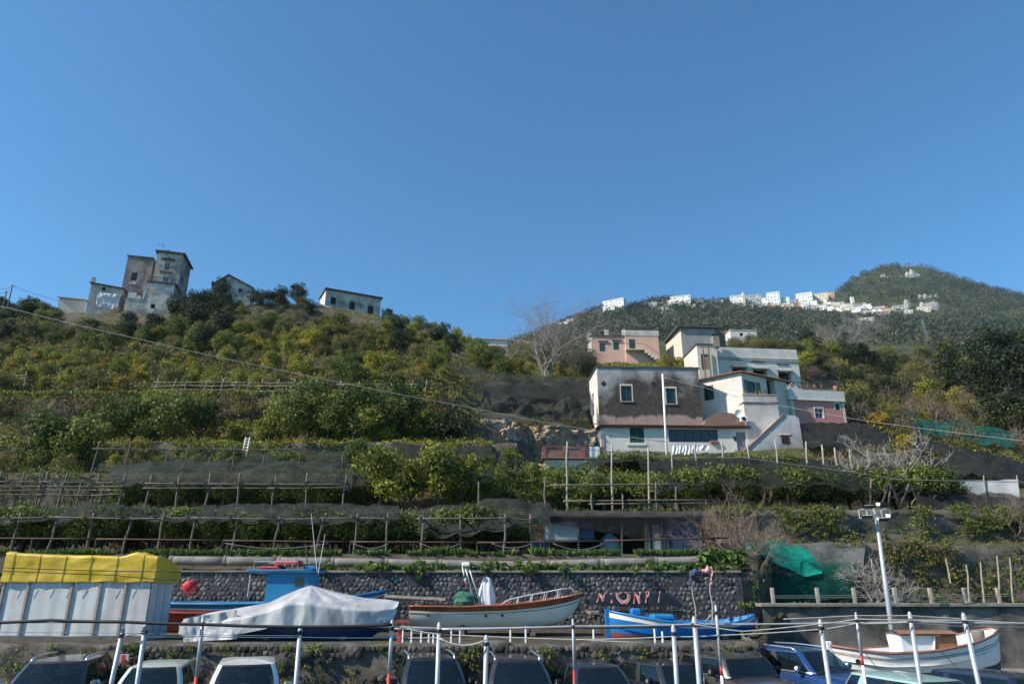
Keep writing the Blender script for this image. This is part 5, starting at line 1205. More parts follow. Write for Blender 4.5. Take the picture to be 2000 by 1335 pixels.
w = T3.width(336, 590); x1 = T3.width(282, 590); zt = T3.h(556, w); zl = T3.h(584, x1*.5); fa, fb = (0,0), (w,0)
op = T3.rect(fa, fb, 294, 593, 303, 602); yp = T3.rect(fa, fb, 294, 564, 307, 573)
T3.wall((0,0),(x1,0), 0, zl, zl, m_ruinwhite); T3.wall((x1,0),(w,0), 0, zt, zt, m_ruinwhite, [(op[0]-x1, op[1], op[2]-x1, op[3])]); T3.wall((w,0),(w+.3,5), 0, zt, zt, m_ruindark); T3.wall((x1,3),(x1,0), 0, zt, zt, m_ruinwhite)
mb = MB(); mb.box((yp[0],-.05,yp[1]), (yp[2],-.004,yp[3])); mb.build('blocked_window', M('ochre_boarding', (0.50,0.37,0.20), 0.9), T3.root)
T3.slab([(x1-.2,-.3),(w+.3,-.3),(w+.5,5),(x1-.2,5)], zt+.003, zt+.3, m_slab, 'terrace_floor'); T3.slab([(0,-.1),(x1-.22,-.1),(x1-.22,5),(0,5)], zl+.003, zl+.2, m_ruin, 'terrace_floor')
mb = MB(); n = 26
for i in range(n+1): x = x1+(w-x1)*i/n; mb.tube([(x,-.2,zt+.3),(x,-.2,zt+1.3)], .03, 4)
mb.tube([(x1,-.2,zt+1.3),(w,-.2,zt+1.3)], .04, 4); mb.build('terrace_rail', m_iron, T3.root)
for i, (u0, u1, hh) in enumerate(((.08,.5,1.6), (.55,.75,.8), (.86,.95,2.4))): mb = MB(); mb.box((x1*u0,-.05,zl+.2), (x1*u1,.15,zl+.2+hh*.75)); mb.build('parapet_piece', m_white, T3.root)
T4 = Bld('ruined_cottage', 'low old cottage with a broken red tiled roof and torn white sheet', 166, 614, 133, R(17), zdrop=4)
w = T4.width(236, 590); zt = T4.h(553); zr = T4.h(572, w); fa, fb = (0,0), (w,0)
ops = [T4.rect(fa, fb, 199, 560, 206, 567)]
T4.wall(fa, fb, 0, zt, zt-.6, m_ruin, ops); T4.wall((0,6),(0,0), 0, zt, zt, m_cream); T4.wall((w,0),(w,6), 0, zt-.6, zt-.6, m_ruindark)
mb = MB(); mb.add([(-.4,-.4,zt+.02),(w+.2,-.4,zt-.58),(w+.2,4,zt+.25),(-.4,4,zt+.9)], [(0,1,2,3)]); mb.build('roof', m_redtile, T4.root); tile_rows(T4, 'roof_tiles', (-.4,-.42,zt+.06), (w+.2,-.42,zt-.54), (0,4.4,.85), 5, .32, .12, m_redtile)
mb = MB(); mb.box((-.35,.5,zt), (.25,1.2,zt+1.6)); mb.build('chimney', m_ruin, T4.root)
q = T4.rect(fa, fb, 187, 574, 235, 606); sh = MB(); sh.grid(lambda u, v: (q[0]+(q[2]-q[0])*(u*(1-.12*v)+.06*v), -.5-.25*fbm(u*4, v*3, 2), q[3]-(q[3]-q[1])*v*(1-.25*abs(u-.55)) ), 26, 16)
o = sh.build('torn_sheet', M('dirty_white_sheet', (0.62,0.60,0.59), 0.8, 0, 0.2, 0.8), None, T4.o, smooth=True); o.rotation_euler.z = R(17); tag(o, 'torn dirty white sheet hung over the cottage front', 'sheet')
T5 = Bld('low_outhouse', 'long low pale outhouse at the far end of the ridge', 108, 618, 136, R(16), zdrop=3)
w = T5.width(168, 595); zt = T5.h(582); T5.wall((0,0),(w,0), 0, zt, zt, m_cream); T5.wall((0,5),(0,0), 0, zt, zt, m_white); mb = MB(); mb.add([(-.3,-.4,zt),(w,-.4,zt),(w,4,zt+1.0),(-.3,4,zt+1.0),(-.3,-.4,zt+.2),(w,-.4,zt+.2),(w,4,zt+1.2),(-.3,4,zt+1.2)], [(3,2,1,0),(4,5,6,7),(0,1,5,4),(1,2,6,5),(2,3,7,6),(3,0,4,7)]); mb.build('roof', M('pale_roof', (0.42,0.36,0.31), 0.9, 0, 0.2, 1), T5.root)
# gabled ruin
N_ = Bld('gabled_ruin', 'roofless looking brown gabled old barn on the ridge', 412, 598, 141, R(16), zdrop=4)
w = N_.width(492, 565); zt = N_.h(556); zp = N_.h(538, w*.36); zr = N_.h(562, w)
mb = MB(); mb.prism([(0,0),(w,0),(w,zr),(w*.34,zp),(0,zt)], 0, .5, 'xz'); mb.build('gable_wall', m_ruin, N_.root); N_.wall((0,8),(0,.0), 0, zt, zt, m_ruindark); N_.wall((w,.5),(w,8), 0, zr, zr, m_ruindark)
for (a, b_) in (((-.5, zt-.25), (w*.34, zp+.02)), ((w*.34, zp+.02), (w+.4, zr-.2))):
    mb = MB(); mb.add([(a[0],-.4,a[1]),(b_[0],-.4,b_[1]),(b_[0],8,b_[1]),(a[0],8,a[1]),(a[0],-.4,a[1]+.22),(b_[0],-.4,b_[1]+.22),(b_[0],8,b_[1]+.22),(a[0],8,a[1]+.22)], [(3,2,1,0),(4,5,6,7),(0,1,5,4),(1,2,6,5),(2,3,7,6),(3,0,4,7)]); mb.build('roof_slope', m_slab, N_.root)
for px, py in ((469, 567), (438, 548)): q = N_.hit((0,0),(w,0), px, py); mb = MB(); mb.box((q[0]-.35,-.03,q[1]-.4), (q[0]+.35,.02,q[1]+.4)); mb.build('window_hole', m_dark, N_.root)
# long house
O_ = Bld('long_house', 'long two storey ridge house with green shutters and white end wall', 632, 618, 139, R(26), zdrop=4)
w = O_.width(743, 600); zt = O_.h(565); fa, fb = (0,0), (w,0); ops = [O_.rect(fa, fb, 646, 580, 656, 594), O_.rect(fa, fb, 682, 589, 693, 604), O_.rect(fa, fb, 718, 597, 729, 613)]
O_.wall(fa, fb, 0, zt, zt, m_ruin, ops); O_.wall((0,6),(0,0), 0, zt, zt, m_white); O_.wall((w,0),(w,6), 0, zt, zt, m_ruin); O_.slab([(-.3,-.4),(w+.3,-.4),(w+.3,6.3),(-.3,6.3)], zt+.003, zt+.3, m_slab)
for op in ops: O_.shutter(fa, fb, *op, mat=m_iron, dep=.05)
for k in (.3, .7): mb = MB(); mb.box((w*k-.3,1,zt+.3), (w*k+.3,1.6,zt+.9)); mb.build('chimney', m_slab, O_.root)
pts_ = [P(612, 588, 136), P(660, 604, 136.5), P(700, 620, 137)]; 
for a, b_, l in ((pts_[0], pts_[1], 'white rendered garden wall at the left end of the long ridge house'), (pts_[1]+Vector((.6,0,-.6)), pts_[2], 'lower white garden wall stepping down from the long ridge house')):
    mb = MB(); d = b_-a; mb.add([(0,0,-3),(d.x,d.y,d.z-3),(d.x,d.y+.4,d.z-3),(0,.4,-3),(0,0,0),(d.x,d.y,d.z),(d.x,d.y+.4,d.z),(0,.4,0)], [(3,2,1,0),(4,5,6,7),(0,1,5,4),(1,2,6,5),(2,3,7,6),(3,0,4,7)]); o = mb.build('garden_wall', m_white, None, a); tag(o, l, 'wall', kind='thing')
for px, pyt, pyb in ((716, 593, 630), (733, 595, 627), (746, 598, 622), (760, 607, 625), (776, 615, 633), (790, 623, 637), (802, 628, 642)):
    g = G(px, pyb) or P(px, pyb, 135); tpt = P(px+2, pyt, g.y); mb = MB(); mb.tube([(0,0,-.3), tpt-g], [.09,.07], 6); tag(mb.build('stake', m_wood, None, g), 'thin wooden stake on the ridge right of the long house', 'stake', 'stakes on the ridge right of the long house')
Pw = Bld('white_cottage', 'small white flat roofed cottage in the dip between the hills', 929, 692, 126, R(6), zdrop=3)
w = Pw.width(991, 675); zt = Pw.h(662); fa, fb = (0,0), (w,0); ops = [Pw.rect(fa, fb, 951, 677, 958, 682), Pw.rect(fa, fb, 975, 677, 979, 685)]
Pw.wall(fa, fb, 0, zt, zt, m_white, ops); Pw.wall((-.6,5),(0,0), 0, zt, zt, m_white); Pw.wall((w,0),(w,5), 0, zt, zt, m_whitew); Pw.slab([(-.2,-.3),(w+.4,-.3),(w+.4,5),(-.6,5)], zt+.003, zt+.2, m_whitew); z_ = Pw.h(674); mb = MB(); mb.box((-.1,-.15,z_-.1), (w+.1,-.004,z_+.1)); mb.build('string_course', m_whitew, Pw.root)
# telegraph poles at the far left
for px0, py0, px1, py1, l in ((12, 597, 25, 556, 'taller dark telegraph pole at the left end of the ridge'), (5, 592, 13, 568, 'shorter telegraph pole beside the taller one')):
    b_ = P(px0, py0+12, 128); t_ = P(px1, py1, 128); o = thing('telegraph_pole', l, 'pole', b_); mb = MB(); mb.tube([(0,0,-1), t_-b_], [.13,.1], 7); mb.build('shaft', m_wood, o); mb = MB(); q = (t_-b_); mb.tube([q+Vector((-.5,0,-.3)), q+Vector((.5,0,-.3))], .06, 5); mb.build('cross_arm', m_wood, o)
# ================================================================== pergolas, nets and fences of the lemon terraces
def pole_mesh_between(a, b, r0, r1, seed, n=6):
    rr = random.Random(seed); a, b = Vector(a), Vector(b); L = (b-a).length; pts = []
    for k in range(5): t = k/4; pts.append(a.lerp(b, t) + Vector((rr.uniform(-1,1), rr.uniform(-1,1), 0))*0.018*L*(0 < k < 4))
    mb = MB(); mb.tube(pts, [r0+(r1-r0)*k/4 for k in range(5)], n); return mb
def add_pole(root, name, a, b, r0, r1, seed, mat):
    o = root.location; pole_mesh_between(Vector(a)-o, Vector(b)-o, r0, r1, seed).build(name, mat, root, smooth=True)
def pergola(label, posts, Y, zb, rails, depth=4.5, r=0.055, mat=None, lean=0.0, group=None, cross=True, zback=0.0):
    """posts: (px, top py) standing at distance Y; rails: list of py heights"""
    mat = mat or m_wood; rr = random.Random(int(posts[0][0])+int(Y*10)); p0 = V(posts[0][0], Y, zb)
    root = thing('pergola', label, 'pergola', p0, 0, group); fronts, tops = [], []
    for i, (px, pt) in enumerate(posts):
        y = Y + rr.uniform(-.15,.15); zt = zat(pt, y); b = V(px, y, zb); t = Vector((b.x + lean*(zt-zb) + rr.uniform(-.12,.12), y + rr.uniform(-.1,.1), zt)); b.x += 0
        add_pole(root, 'post', b - Vector((0,0,.3)), t, r*1.15, r*.8, i, mat); fronts.append((b, t))
    for k, py in enumerate(rails):
        zr = zat(py, Y); segs = [b.lerp(t, min(1, max(0, (zr + rr.uniform(-.05,.05) - b.z)/(t.z-b.z)))) for b, t in fronts]; segs = [s + Vector((0, -r*1.6, 0)) for s in segs]
        for i in range(0, len(segs)-1, 2):
            j = min(i+2, len(segs)-1); d = (segs[j]-segs[i]).normalized()*.3; add_pole(root, 'rail', segs[i]-d, segs[j]+d, r*.65, r*.5, 50+i+k, mat)
    if cross:
        zr = zat(rails[0], Y)
        for i, (b, t) in enumerate(fronts):
            q = V(posts[i][0], Y, zr); e = Vector((q.x + rr.uniform(-.3,.3), Y+depth, zr + zback + rr.uniform(-.1,.15)))
            add_pole(root, 'cross_beam', q + Vector((0,-.35,.06)), e, r*.6, r*.5, 90+i, mat)
            add_pole(root, 'post', Vector((e.x, e.y, ground(e.x, e.y)-.2)), e+Vector((0,0,.1)), r, r*.8, 130+i, mat)
    return root
def drape(px, py, lift):
    g = G(px, py); d = ray(px, py).normalized()
    return g - d*1.2 + Vector((0, 0, 0.25)) + Vector((0, 0, -lift)) if g else P(px, py, 70)
def net(label, rows, mat, nu=60, nv=14, amp=0.22, seed=0, name='shade_net', fringe=0.0, cat='net', ripple=0.0):
    """rows: list of polylines of (px, py, Y); draped sheet lofted through them"""
    R3 = []
    for rw in rows:
        pts = [P(*q) if q[2] > 0 else drape(*q) for q in rw]; xs = [q[0] for q in rw]; px = np.linspace(xs[0], xs[-1], nu+1)
        R3.append(np.stack([np.interp(px, xs, [p[k] for p in pts]) for k in range(3)], 1))
    R3 = np.array(R3); o0 = Vector(R3[0][0]); mb = MB(); nr = len(R3)
    def fn(u, v):
        i = int(round(u*nu)); t = v*(nr-1); k = min(nr-2, int(t)); f = t-k; f = f*f*(3-2*f)*.5 + f*.5
        p = Vector(R3[k][i]*(1-f) + R3[k+1][i]*f)
        nz = noise.noise_vector(p*0.55 + Vector((seed,0,0))) + .5*noise.noise_vector(p*1.7 + Vector((0,seed,0)))
        p += Vector((nz.x*.4, nz.y*.8, nz.z))*amp
        if fringe and v < .12: p.z -= fringe*abs(noise.noise(Vector((p.x*.8, seed, 0))))*2
        if ripple: p.z += ripple*math.sin(p.x*2.1+seed)*math.sin(v*3.1)
        return p - o0
    mb.grid(fn, nu, nv); o = mb.build(name, mat, None, o0, smooth=True); tag(o, label, cat); return o
jit = random.Random(15)
def J_(a, d): return a + jit.uniform(-d, d)
# row 1 above the stone wall
pergola('lowest pergola of weathered poles behind the pipe and stone wall', [(px, J_(1004, 5)) for px in (-40, 18, 92, 167, 238, 303, 370, 450, 533, 618, 690, 752)], 33.3, 4.75, [1012], 4.8, 0.06, lean=0.06, zback=.35)
pergola('pergola of weathered poles left of the blue and white hut', [(px, J_(1006, 5)) for px in (822, 900, 985, 1040)], 33.3, 4.75, [1014], 4.8, 0.065, zback=.4)
def sect(px): return 'behind the yellow shed' if px < 340 else ('behind the fishing boat' if px < 620 else ('behind the plank' if px < 800 else ('behind the launch' if px < 960 else 'beside the hut')))
for i in range(22):
    px = -60 + 50*i + jit.uniform(-10, 10)
    if px > 1050: break
    for Y in (35.0, 37.0):
        p = V(px + jit.uniform(-15,15), Y, 5); plant('pergola', (p.x, Y, 4.75), jit.uniform(.85, 1.0), 'lemon tree in the ' + ('front' if Y < 36 else 'back') + ' row under the lowest pergola ' + sect(px), 'tree', 'lemon trees under the lowest pergola', sz=jit.uniform(.78,.95))
net('sagging grey net over the left end of the lowest pergola', [[(-80,1020,33.2),(100,1016,33.2),(180,1008,33.2),(300,1016,33.2),(420,1020,33.2)], [(-80,1006,34.6),(100,1004,34.6),(190,982,34.6),(300,1002,34.6),(420,998,34.6)], [(-80,996,37.8),(100,996,37.8),(190,990,37.8),(300,992,37.8),(420,990,37.8)]], net_grey, 70, 12, .26, 1, fringe=.25)
net('patched grey green net over the middle of the lowest pergola', [[(400,1020,33.2),(520,1016,33.2),(640,1022,33.2),(780,1014,33.2)], [(400,998,34.8),(480,990,34.8),(640,992,34.8),(780,998,34.8)], [(400,988,37.8),(520,984,37.8),(640,982,37.8),(780,990,37.8)]], net_grey, 60, 12, .26, 2, fringe=.25)
net('dark humped net left of the hut', [[(815,1036,33.1),(900,1040,33.1),(1000,1030,33.1),(1075,1020,33.1)], [(815,1000,34.8),(920,992,34.8),(1010,976,34.8),(1075,998,34.8)], [(815,988,38),(920,984,38),(1010,972,38),(1075,985,38)]], net_grey, 44, 12, .25, 3, fringe=.2)
# row 2
pergola('open pole frame at the left end of the second terrace', [(px, J_(922, 4)) for px in (-20, 20, 72, 108, 173, 225)], 40.3, 7.3, [941, 949, 957, 966], 4.5, 0.06, lean=.08, zback=.6)
pergola('second row pergola with tall grey poles over the terrace wall', [(px, J_(926, 4)) for px in (282, 342, 400, 463, 530, 595, 668)], 40.3, 7.3, [945, 952], 4.8, 0.065, zback=.9)
for i in range(13):
    px = 250 + 38*i; p = V(px, 42.6, 7.4); plant('pergola', (p.x, 42.6+jit.uniform(-.5,.8), 7.3), jit.uniform(.8,.95), ('dark', 'leafy', 'spreading')[i % 3] + ' lemon tree under the second pergola row ' + ('near the open pole frame' if px < 420 else ('below the ladder' if px < 560 else 'next to the round crowned trees')), 'tree', 'lemon trees under the second pergola row', sz=jit.uniform(.75,.9))
net('long grey green net over the second pergola row', [[(215,946,40.4),(340,942,40.4),(460,946,40.4),(580,944,40.4),(690,950,40.4)], [(215,925,42),(300,912,42),(460,922,42),(560,914,42),(690,926,42)], [(215,908,45.3),(340,898,45.3),(460,905,45.3),(580,903,45.3),(690,906,45.3)]], net_grey, 80, 14, .3, 4, fringe=.2)
net('dark net strip between the round crowned trees and the hut', [[(690,948,41),(800,950,41),(960,940,41)], [(690,915,45),(800,915,45),(960,915,45)]], net_dark, 40, 8, .3, 5)
# row 3
pergola('upper pole fence beside the aluminium ladder', [(px, J_(866, 4)) for px in (178, 240, 318, 357, 404, 450, 512, 582)], 47.3, 10.5, [877], 4, 0.05, cross=False, lean=.05)
pergola('pole fence in front of the teal windbreak', [(px, J_(888, 5)) for px in (668, 714, 740, 774, 787, 832)], 47.3, 10.5, [918], 4, 0.05, cross=False)
net('pale grey net draped behind the upper pole fence', [[(430,905,48),(550,908,48),(680,905,48)], [(430,880,50),(550,882,50),(680,880,50)]], net_grey, 40, 8, .25, 6)
net('dark net over shrubs under the carob tree', [[(675,898,48.5),(800,902,48.5),(960,905,48.5)], [(675,878,51),(800,876,51),(960,878,51)], [(675,868,53),(800,868,53),(960,872,53)]], net_dark, 44, 10, .4, 7)
net('long net over the left end of the third terrace', [[(190,925,46.8),(300,915,46.8),(430,918,46.8)], [(190,905,49),(300,898,49),(430,902,49)]], net_grey, 36, 8, .3, 8)
w_ = net('teal plastic windbreak behind the round crowned trees', [[(716,934,47.6),(800,934,47.6),(880,934,47.6)], [(716,917,47.6),(800,918,47.6),(880,919,47.6)]], net_teal, 30, 4, .05, 9, name='windbreak')
for i in range(15):
    px = 430 + 34*i; p = V(px, 50, 10.6); plant('pergola' if i % 3 else 'citrus', (p.x, 50+jit.uniform(-1.5,1.5), 10.5), jit.uniform(.6,.8), 'small leafy lemon bush on the third terrace', 'bush', 'lemon bushes on the third terrace')
b_ = P(881, 922, 47); bar = thing('plastic_barrel', 'blue plastic barrel at the end of the windbreak', 'barrel', b_); mb = MB(); mb.lathe([(.24,0),(.28,.06),(.29,.25),(.27,.27),(.29,.29),(.29,.55),(.26,.62),(.24,.64)], 16); mb.build('body', M('blue_plastic', (0.02,0.12,0.42), 0.4), bar, smooth=True); mb = MB(); mb.lathe([(.25,.642),(.25,.68)], 16); mb.build('lid', M('blue_lid', (0.02,0.10,0.36), 0.4), bar)
lad = thing('ladder', 'white aluminium ladder leaning on the dry stone wall', 'ladder', P(476, 893, 52)); l0, l1, r0_, r1_ = [P(*q)-lad.location for q in ((472,893,52),(480,854,53.8),(480,893,52),(488,854,53.8))]
for a, c in ((l0, l1), (r0_, r1_)): mb = MB(); mb.tube([a, c], .04, 5); mb.build('stile', m_whitepaint, lad)
for k in range(7): t = (k+.5)/7; mb = MB(); mb.tube([l0.lerp(l1, t), r0_.lerp(r1_, t)], .025, 5); mb.build('rung', m_whitepaint, lad)
# upper fences on the earth bank and slope
pergola('leaning stake fence on top of the earth bank', [(px, J_(742, 5)) for px in (296, 330, 355, 394, 408, 424, 452, 478, 500, 532, 565, 580, 610)], 63.2, zat(772, 63.2), [747, 754, 762], 3, 0.05, m_woodpale, lean=.22, cross=False)
pergola('rail fence at the left end of the slope', [(px, J_(728, 4)) for px in (-20, 2, 24, 46)], 66, zat(762, 66), [733, 738], 3, 0.05, m_woodpale, cross=False)
pergola('bare stakes above the citrus terrace', [(px, J_(742, 6)) for px in (660, 698, 760, 800, 830)], 64, zat(768, 64), [750], 3, 0.05, m_woodpale, lean=.15, cross=False)
# rusty handrail along the ledge with drooping hoses
hr = thing('handrail', 'long rusty pipe handrail along the terrace edge above the pipe', 'railing', V(-60, 32.55, 4.7)); hp = [(px, np.interp(px, [-60, 300, 600, 1000, 1300, 1430], [1050, 1053, 1057, 1059, 1053, 1049])) for px in range(-60, 1431, 62)]
pts = [P(px, py, 32.55) - hr.location for px, py in hp]
for i in range(0, len(pts)-1, 4): mb = MB(); mb.tube(pts[i:i+5], .04, 6); mb.build('rail', m_rust, hr, smooth=True)
for i, (q, (px, py)) in enumerate(zip(pts, hp)):
    if i % 2 == 0: mb = MB(); mb.tube([q, Vector((q.x, q.y, -.1))], .032, 6); mb.build('post', m_rust, hr)
for px0, px1, sag, l in ((440, 640, .22, 'thin grey hose hanging below the handrail left of the lowest net'), (690, 760, .22, 'grey hose loop hanging below the handrail above the fishing boat'), (820, 900, .22, 'grey hose loop hanging below the handrail above the wooden boat'), (1080, 1180, .28, 'grey hose swag hanging before the hut'), (960, 1040, .2, 'short grey hose loop left of the hut')):
    a, c = P(px0, 1060, 32.5), P(px1, 1060, 32.5); mb = MB(); mb.tube([a.lerp(c, k/10)-a - Vector((0,0,4*sag*(k/10)*(1-k/10))) for k in range(11)], .018, 5); tag(mb.build('hose', m_cable, None, a, smooth=True), l, 'hose')
# ---- hut
hut = thing('garden_hut', 'patched garden hut of white and blue panels under a dark net', 'hut', V(1062, 35.6, 4.8)); ho = hut.location; hut['kind'] = 'thing'
def hp_(px0, py0, px1, py1, Y, mat, name, d=.05, zb=None):
    a, c = P(px0, py1, Y)-ho, P(px1, py0, Y)-ho; mb = MB(); mb.box((min(a.x,c.x), Y-ho.y, zb if zb is not None else a.z), (max(a.x,c.x), Y-ho.y+d, c.z)); return mb.build(name, mat, hut)
m_bluep = M('blue_panel', (0.045,0.085,0.15), 0.7, 0, 0.25, 1.0); m_panel = M('white_panel', (0.50,0.52,0.53), 0.75, 0, 0.12, 1.0, dirt=(0.25,0.25,0.24), dirt_amt=.5)
hp_(1062, 1019, 1130, 1054, 35.6, m_panel, 'panel'); hp_(1133, 1021, 1160, 1052, 35.65, m_bluep, 'panel'); hp_(1042, 1060, 1074, 1084, 35.5, m_bluep, 'panel')
hp_(1293, 1013, 1330, 1078, 35.6, m_bluep, 'panel'); hp_(1332, 1013, 1368, 1078, 35.62, m_bluep, 'panel'); hp_(1262, 1022, 1268, 1082, 35.5, m_panel, 'plank'); hp_(1276, 1024, 1287, 1082, 35.55, m_panel, 'plank')
hp_(1060, 1010, 1370, 1090, 38.2, m_dark, 'back_wall', .1, -.1)
for px in (1062, 1130, 1215, 1262, 1292, 1369): mb = MB(); a, c = P(px, 1092, 35.45)-ho, P(px, 1008, 35.45)-ho; mb.tube([(a.x,a.y,-.1),(c.x,c.y,c.z)], .055, 6); mb.build('post', m_wood, hut)
a, c = P(1050, 1010, 35.2)-ho, P(1378, 1009, 35.2)-ho; mb = MB(); mb.add([(a.x,a.y,a.z),(c.x,c.y,c.z),(c.x,3.2,c.z+.35),(a.x,3.2,a.z+.35),(a.x,a.y,a.z+.07),(c.x,c.y,c.z+.07),(c.x,3.2,c.z+.42),(a.x,3.2,a.z+.42)], [(3,2,1,0),(4,5,6,7),(0,1,5,4),(1,2,6,5),(2,3,7,6),(3,0,4,7)]); mb.build('roof', m_slab, hut)
net('torn black net hanging in swags from the hut roof', [[(1060,1020,34.9),(1150,1032,34.9),(1260,1058,34.9),(1300,1048,34.9),(1372,1020,34.9)], [(1060,1004,35.1),(1150,1006,35.1),(1260,1010,35.1),(1300,1008,35.1),(1372,1004,35.1)], [(1060,995,37.5),(1150,995,37.5),(1260,998,37.5),(1300,997,37.5),(1372,995,37.5)]], netmat('sheer_black_net', (0.02,0.021,0.022), 0.55, 1.3, 0.25), 50, 12, .1, 10)
o = thing('water_tank', 'pale blue bag shaped tank inside the hut', 'tank', P(1192, 1086, 36.4)); mb = MB(); mb.lathe([(.3,0),(.5,.1),(.52,.5),(.42,.85),(.2,1.05),(.06,1.15)], 14); mb.build('body', M('pale_blue_plastic', (0.20,0.30,0.36), 0.6, 0, 0.4, 2), o, smooth=True); mb = MB(); mb.tube([(0,0,1.1),(.05,0,1.35),(.25,0,1.42),(.32,0,1.3)], .05, 6); mb.build('spout', M('cyan_plastic', (0.1,0.4,0.45), 0.5), o, smooth=True)
# ---- middle terraces in front of the big house
for px, pt, pb, Y, l in ((1110,862,990,40.2,'a'),(1197,868,985,40.4,'a'),(1268,872,985,40.6,'a'),(1313,870,935,46,'a'),(1283,940,1000,40,'b'),(1322,950,1000,40,'b'),(1065,930,985,40,'b'),(1157,965,1000,39.9,'b'),(1218,965,1000,39.9,'b'),(935,940,985,40,'b')):
    Yp = Y; a = V(px, Yp, ground(V(px,Yp,7).x, Yp)-.2); c = P(px-2 if px > 1000 else px, pt, Yp); mb = pole_mesh_between((0,0,0), c-a, .07, .05, int(px)); o = mb.build('pole', m_woodpale if l == 'a' else m_wood, None, a, smooth=True)
    tag(o, 'tall pale pole rising through the net before the white wing' if l == 'a' else 'short weathered fence pole above the hut roof', 'pole', 'tall pale poles before the white wing' if l == 'a' else 'short fence poles above the hut roof')
for px, pt, pb in ((1359,864,905),(1411,860,908),(1462,866,908),(1516,858,918),(1577,862,930),(1608,868,925),(1633,874,920),(1662,876,918),(1697,880,918)):
    Yp = 50.5; a = P(px+3, pb, Yp); c = P(px-3, pt, Yp); mb = pole_mesh_between((0,0,-1.0), c-a, .075, .06, int(px)); tag(mb.build('pole', m_woodpale, None, a, smooth=True), 'pale leaning pole standing out of the big dark net below the houses', 'pole', 'pale poles standing out of the big dark net')
for py, px0, px1, l in ((945,1075,1345,'long horizontal pole tied across the tall pale poles'),(976,1100,1400,'upper horizontal pole of the low fence above the hut'),(982,1150,1400,'middle horizontal pole of the low fence above the hut')):
    a, c = P(px0, py+2, 40.0), P(px1, py, 40.1); tag(pole_mesh_between((0,0,0), c-a, .05, .04, px0).build('horizontal_pole', m_wood, None, a, smooth=True), l, 'pole')
for i in range(26):
    px = 1090 + 30*i; Y = (43.0, 46.0, 44.4)[i % 3]; p = V(px, Y, 8); plant('pergola', (p.x, Y, ground(p.x, Y)-.1), jit.uniform(.95,1.15), 'lemon tree in the ' + ('front', 'back', 'middle')[i % 3] + ' row under the big dark net ' + ('left of the white mast' if px < 1290 else ('below the white wing' if px < 1460 else ('below the stair wall' if px < 1600 else 'near the curling fig tree'))), 'tree', 'lemon trees under the big dark net', sz=jit.uniform(1.0,1.2))
for i in range(12):
    px = 1180 + 32*i; Y = 53; p = V(px, Y, 10); plant('pergola', (p.x, Y, ground(p.x, Y)-.1), jit.uniform(.95,1.1), 'lemon tree crown just below the white wing', 'tree', 'lemon trees just below the white wing', sz=jit.uniform(.9,1.05))
for px, py, s_ in ((980,975,.9),(1010,970,1.0),(1045,965,1.0),(1085,965,.9),(1130,958,1.0),(930,960,.8)):
    p = V(px, 42, 7.4); plant('citrus', (p.x, 42, 7.25), s_*.8, 'leafy citrus bush above the dark humped net', 'bush', 'citrus bushes above the dark humped net')
net('big dark net spread over the lemon trees below the houses', [[(1280,952,41.2),(1400,944,41.2),(1560,948,41.2),(1700,952,41.2),(1850,965,41.2)], [(1280,925,44),(1400,915,44),(1560,915,44),(1700,920,44),(1850,940,44)], [(1240,903,50),(1400,897,50),(1560,904,50),(1700,912,50),(1850,930,50)], [(1220,894,56),(1400,890,58),(1560,897,58),(1700,906,58),(1850,925,56)]], netmat('black_green_net', (0.03,0.034,0.028), 0.66, 0.9, 0.28), 90, 22, .42, 11, fringe=.3)
net('slanting dark net between the terrace room and the big net', [[(1000,935,44),(1090,925,45),(1180,905,48),(1290,895,52)], [(1000,925,46),(1090,915,47),(1180,893,52),(1290,886,56)]], net_dark, 40, 6, .25, 12)
net('black net bank stretching right of the stair wall', [[(1573,882,-.4),(1640,892,-.4),(1700,906,-.4),(1780,915,-.4),(1850,932,-.4),(1950,952,-.4),(2060,975,-.4)], [(1565,838,-.9),(1640,855,-.9),(1700,866,-.9),(1780,885,-.9),(1850,900,-.9),(1950,922,-.9),(2060,945,-.9)], [(1562,815,-.3),(1640,822,-.3),(1700,838,-.3),(1780,858,-.3),(1850,880,-.3),(1950,902,-.3),(2060,925,-.3)]], net_dark, 90, 18, .45, 13)
net('lower black net sloping to the garden wall', [[(1790,1000,39.2),(1850,1012,39.2),(1900,1025,39.2),(2080,1040,39.2)], [(1790,962,42),(1850,972,42),(1900,985,42),(2080,1000,42)], [(1790,942,47),(1850,950,47),(1900,962,47),(2080,975,47)]], net_dark, 50, 12, .45, 14)
net('black net over the bank behind the rose house', [[(1655,822,-.4),(1700,836,-.4),(1760,852,-.4)], [(1655,795,-.5),(1700,812,-.5),(1760,832,-.5)]], net_dark, 20, 8, .3, 19)
net('bulging black nets over the terrace above the rock face', [[(925,826,72),(1000,832,72),(1080,842,72.5),(1150,838,73)], [(930,790,73),(1000,788,73),(1080,800,73.5),(1150,800,74)], [(945,764,76),(1000,772,76),(1080,788,76),(1150,776,76.5)]], net_grey, 80, 24, 0.95, 15)
net('flat dark net on the upper terrace under the dip', [[(880,772,78),(1000,778,78),(1150,785,79)], [(880,750,82),(1000,752,82),(1150,752,82)]], net_dark, 40, 6, .4, 16)
net('dark net strip below the lemon grove in the dip', [[(920,752,84),(1000,757,84),(1155,760,85)], [(880,712,88),(1000,728,88),(1155,738,88)]], net_grey, 40, 6, .5, 17)
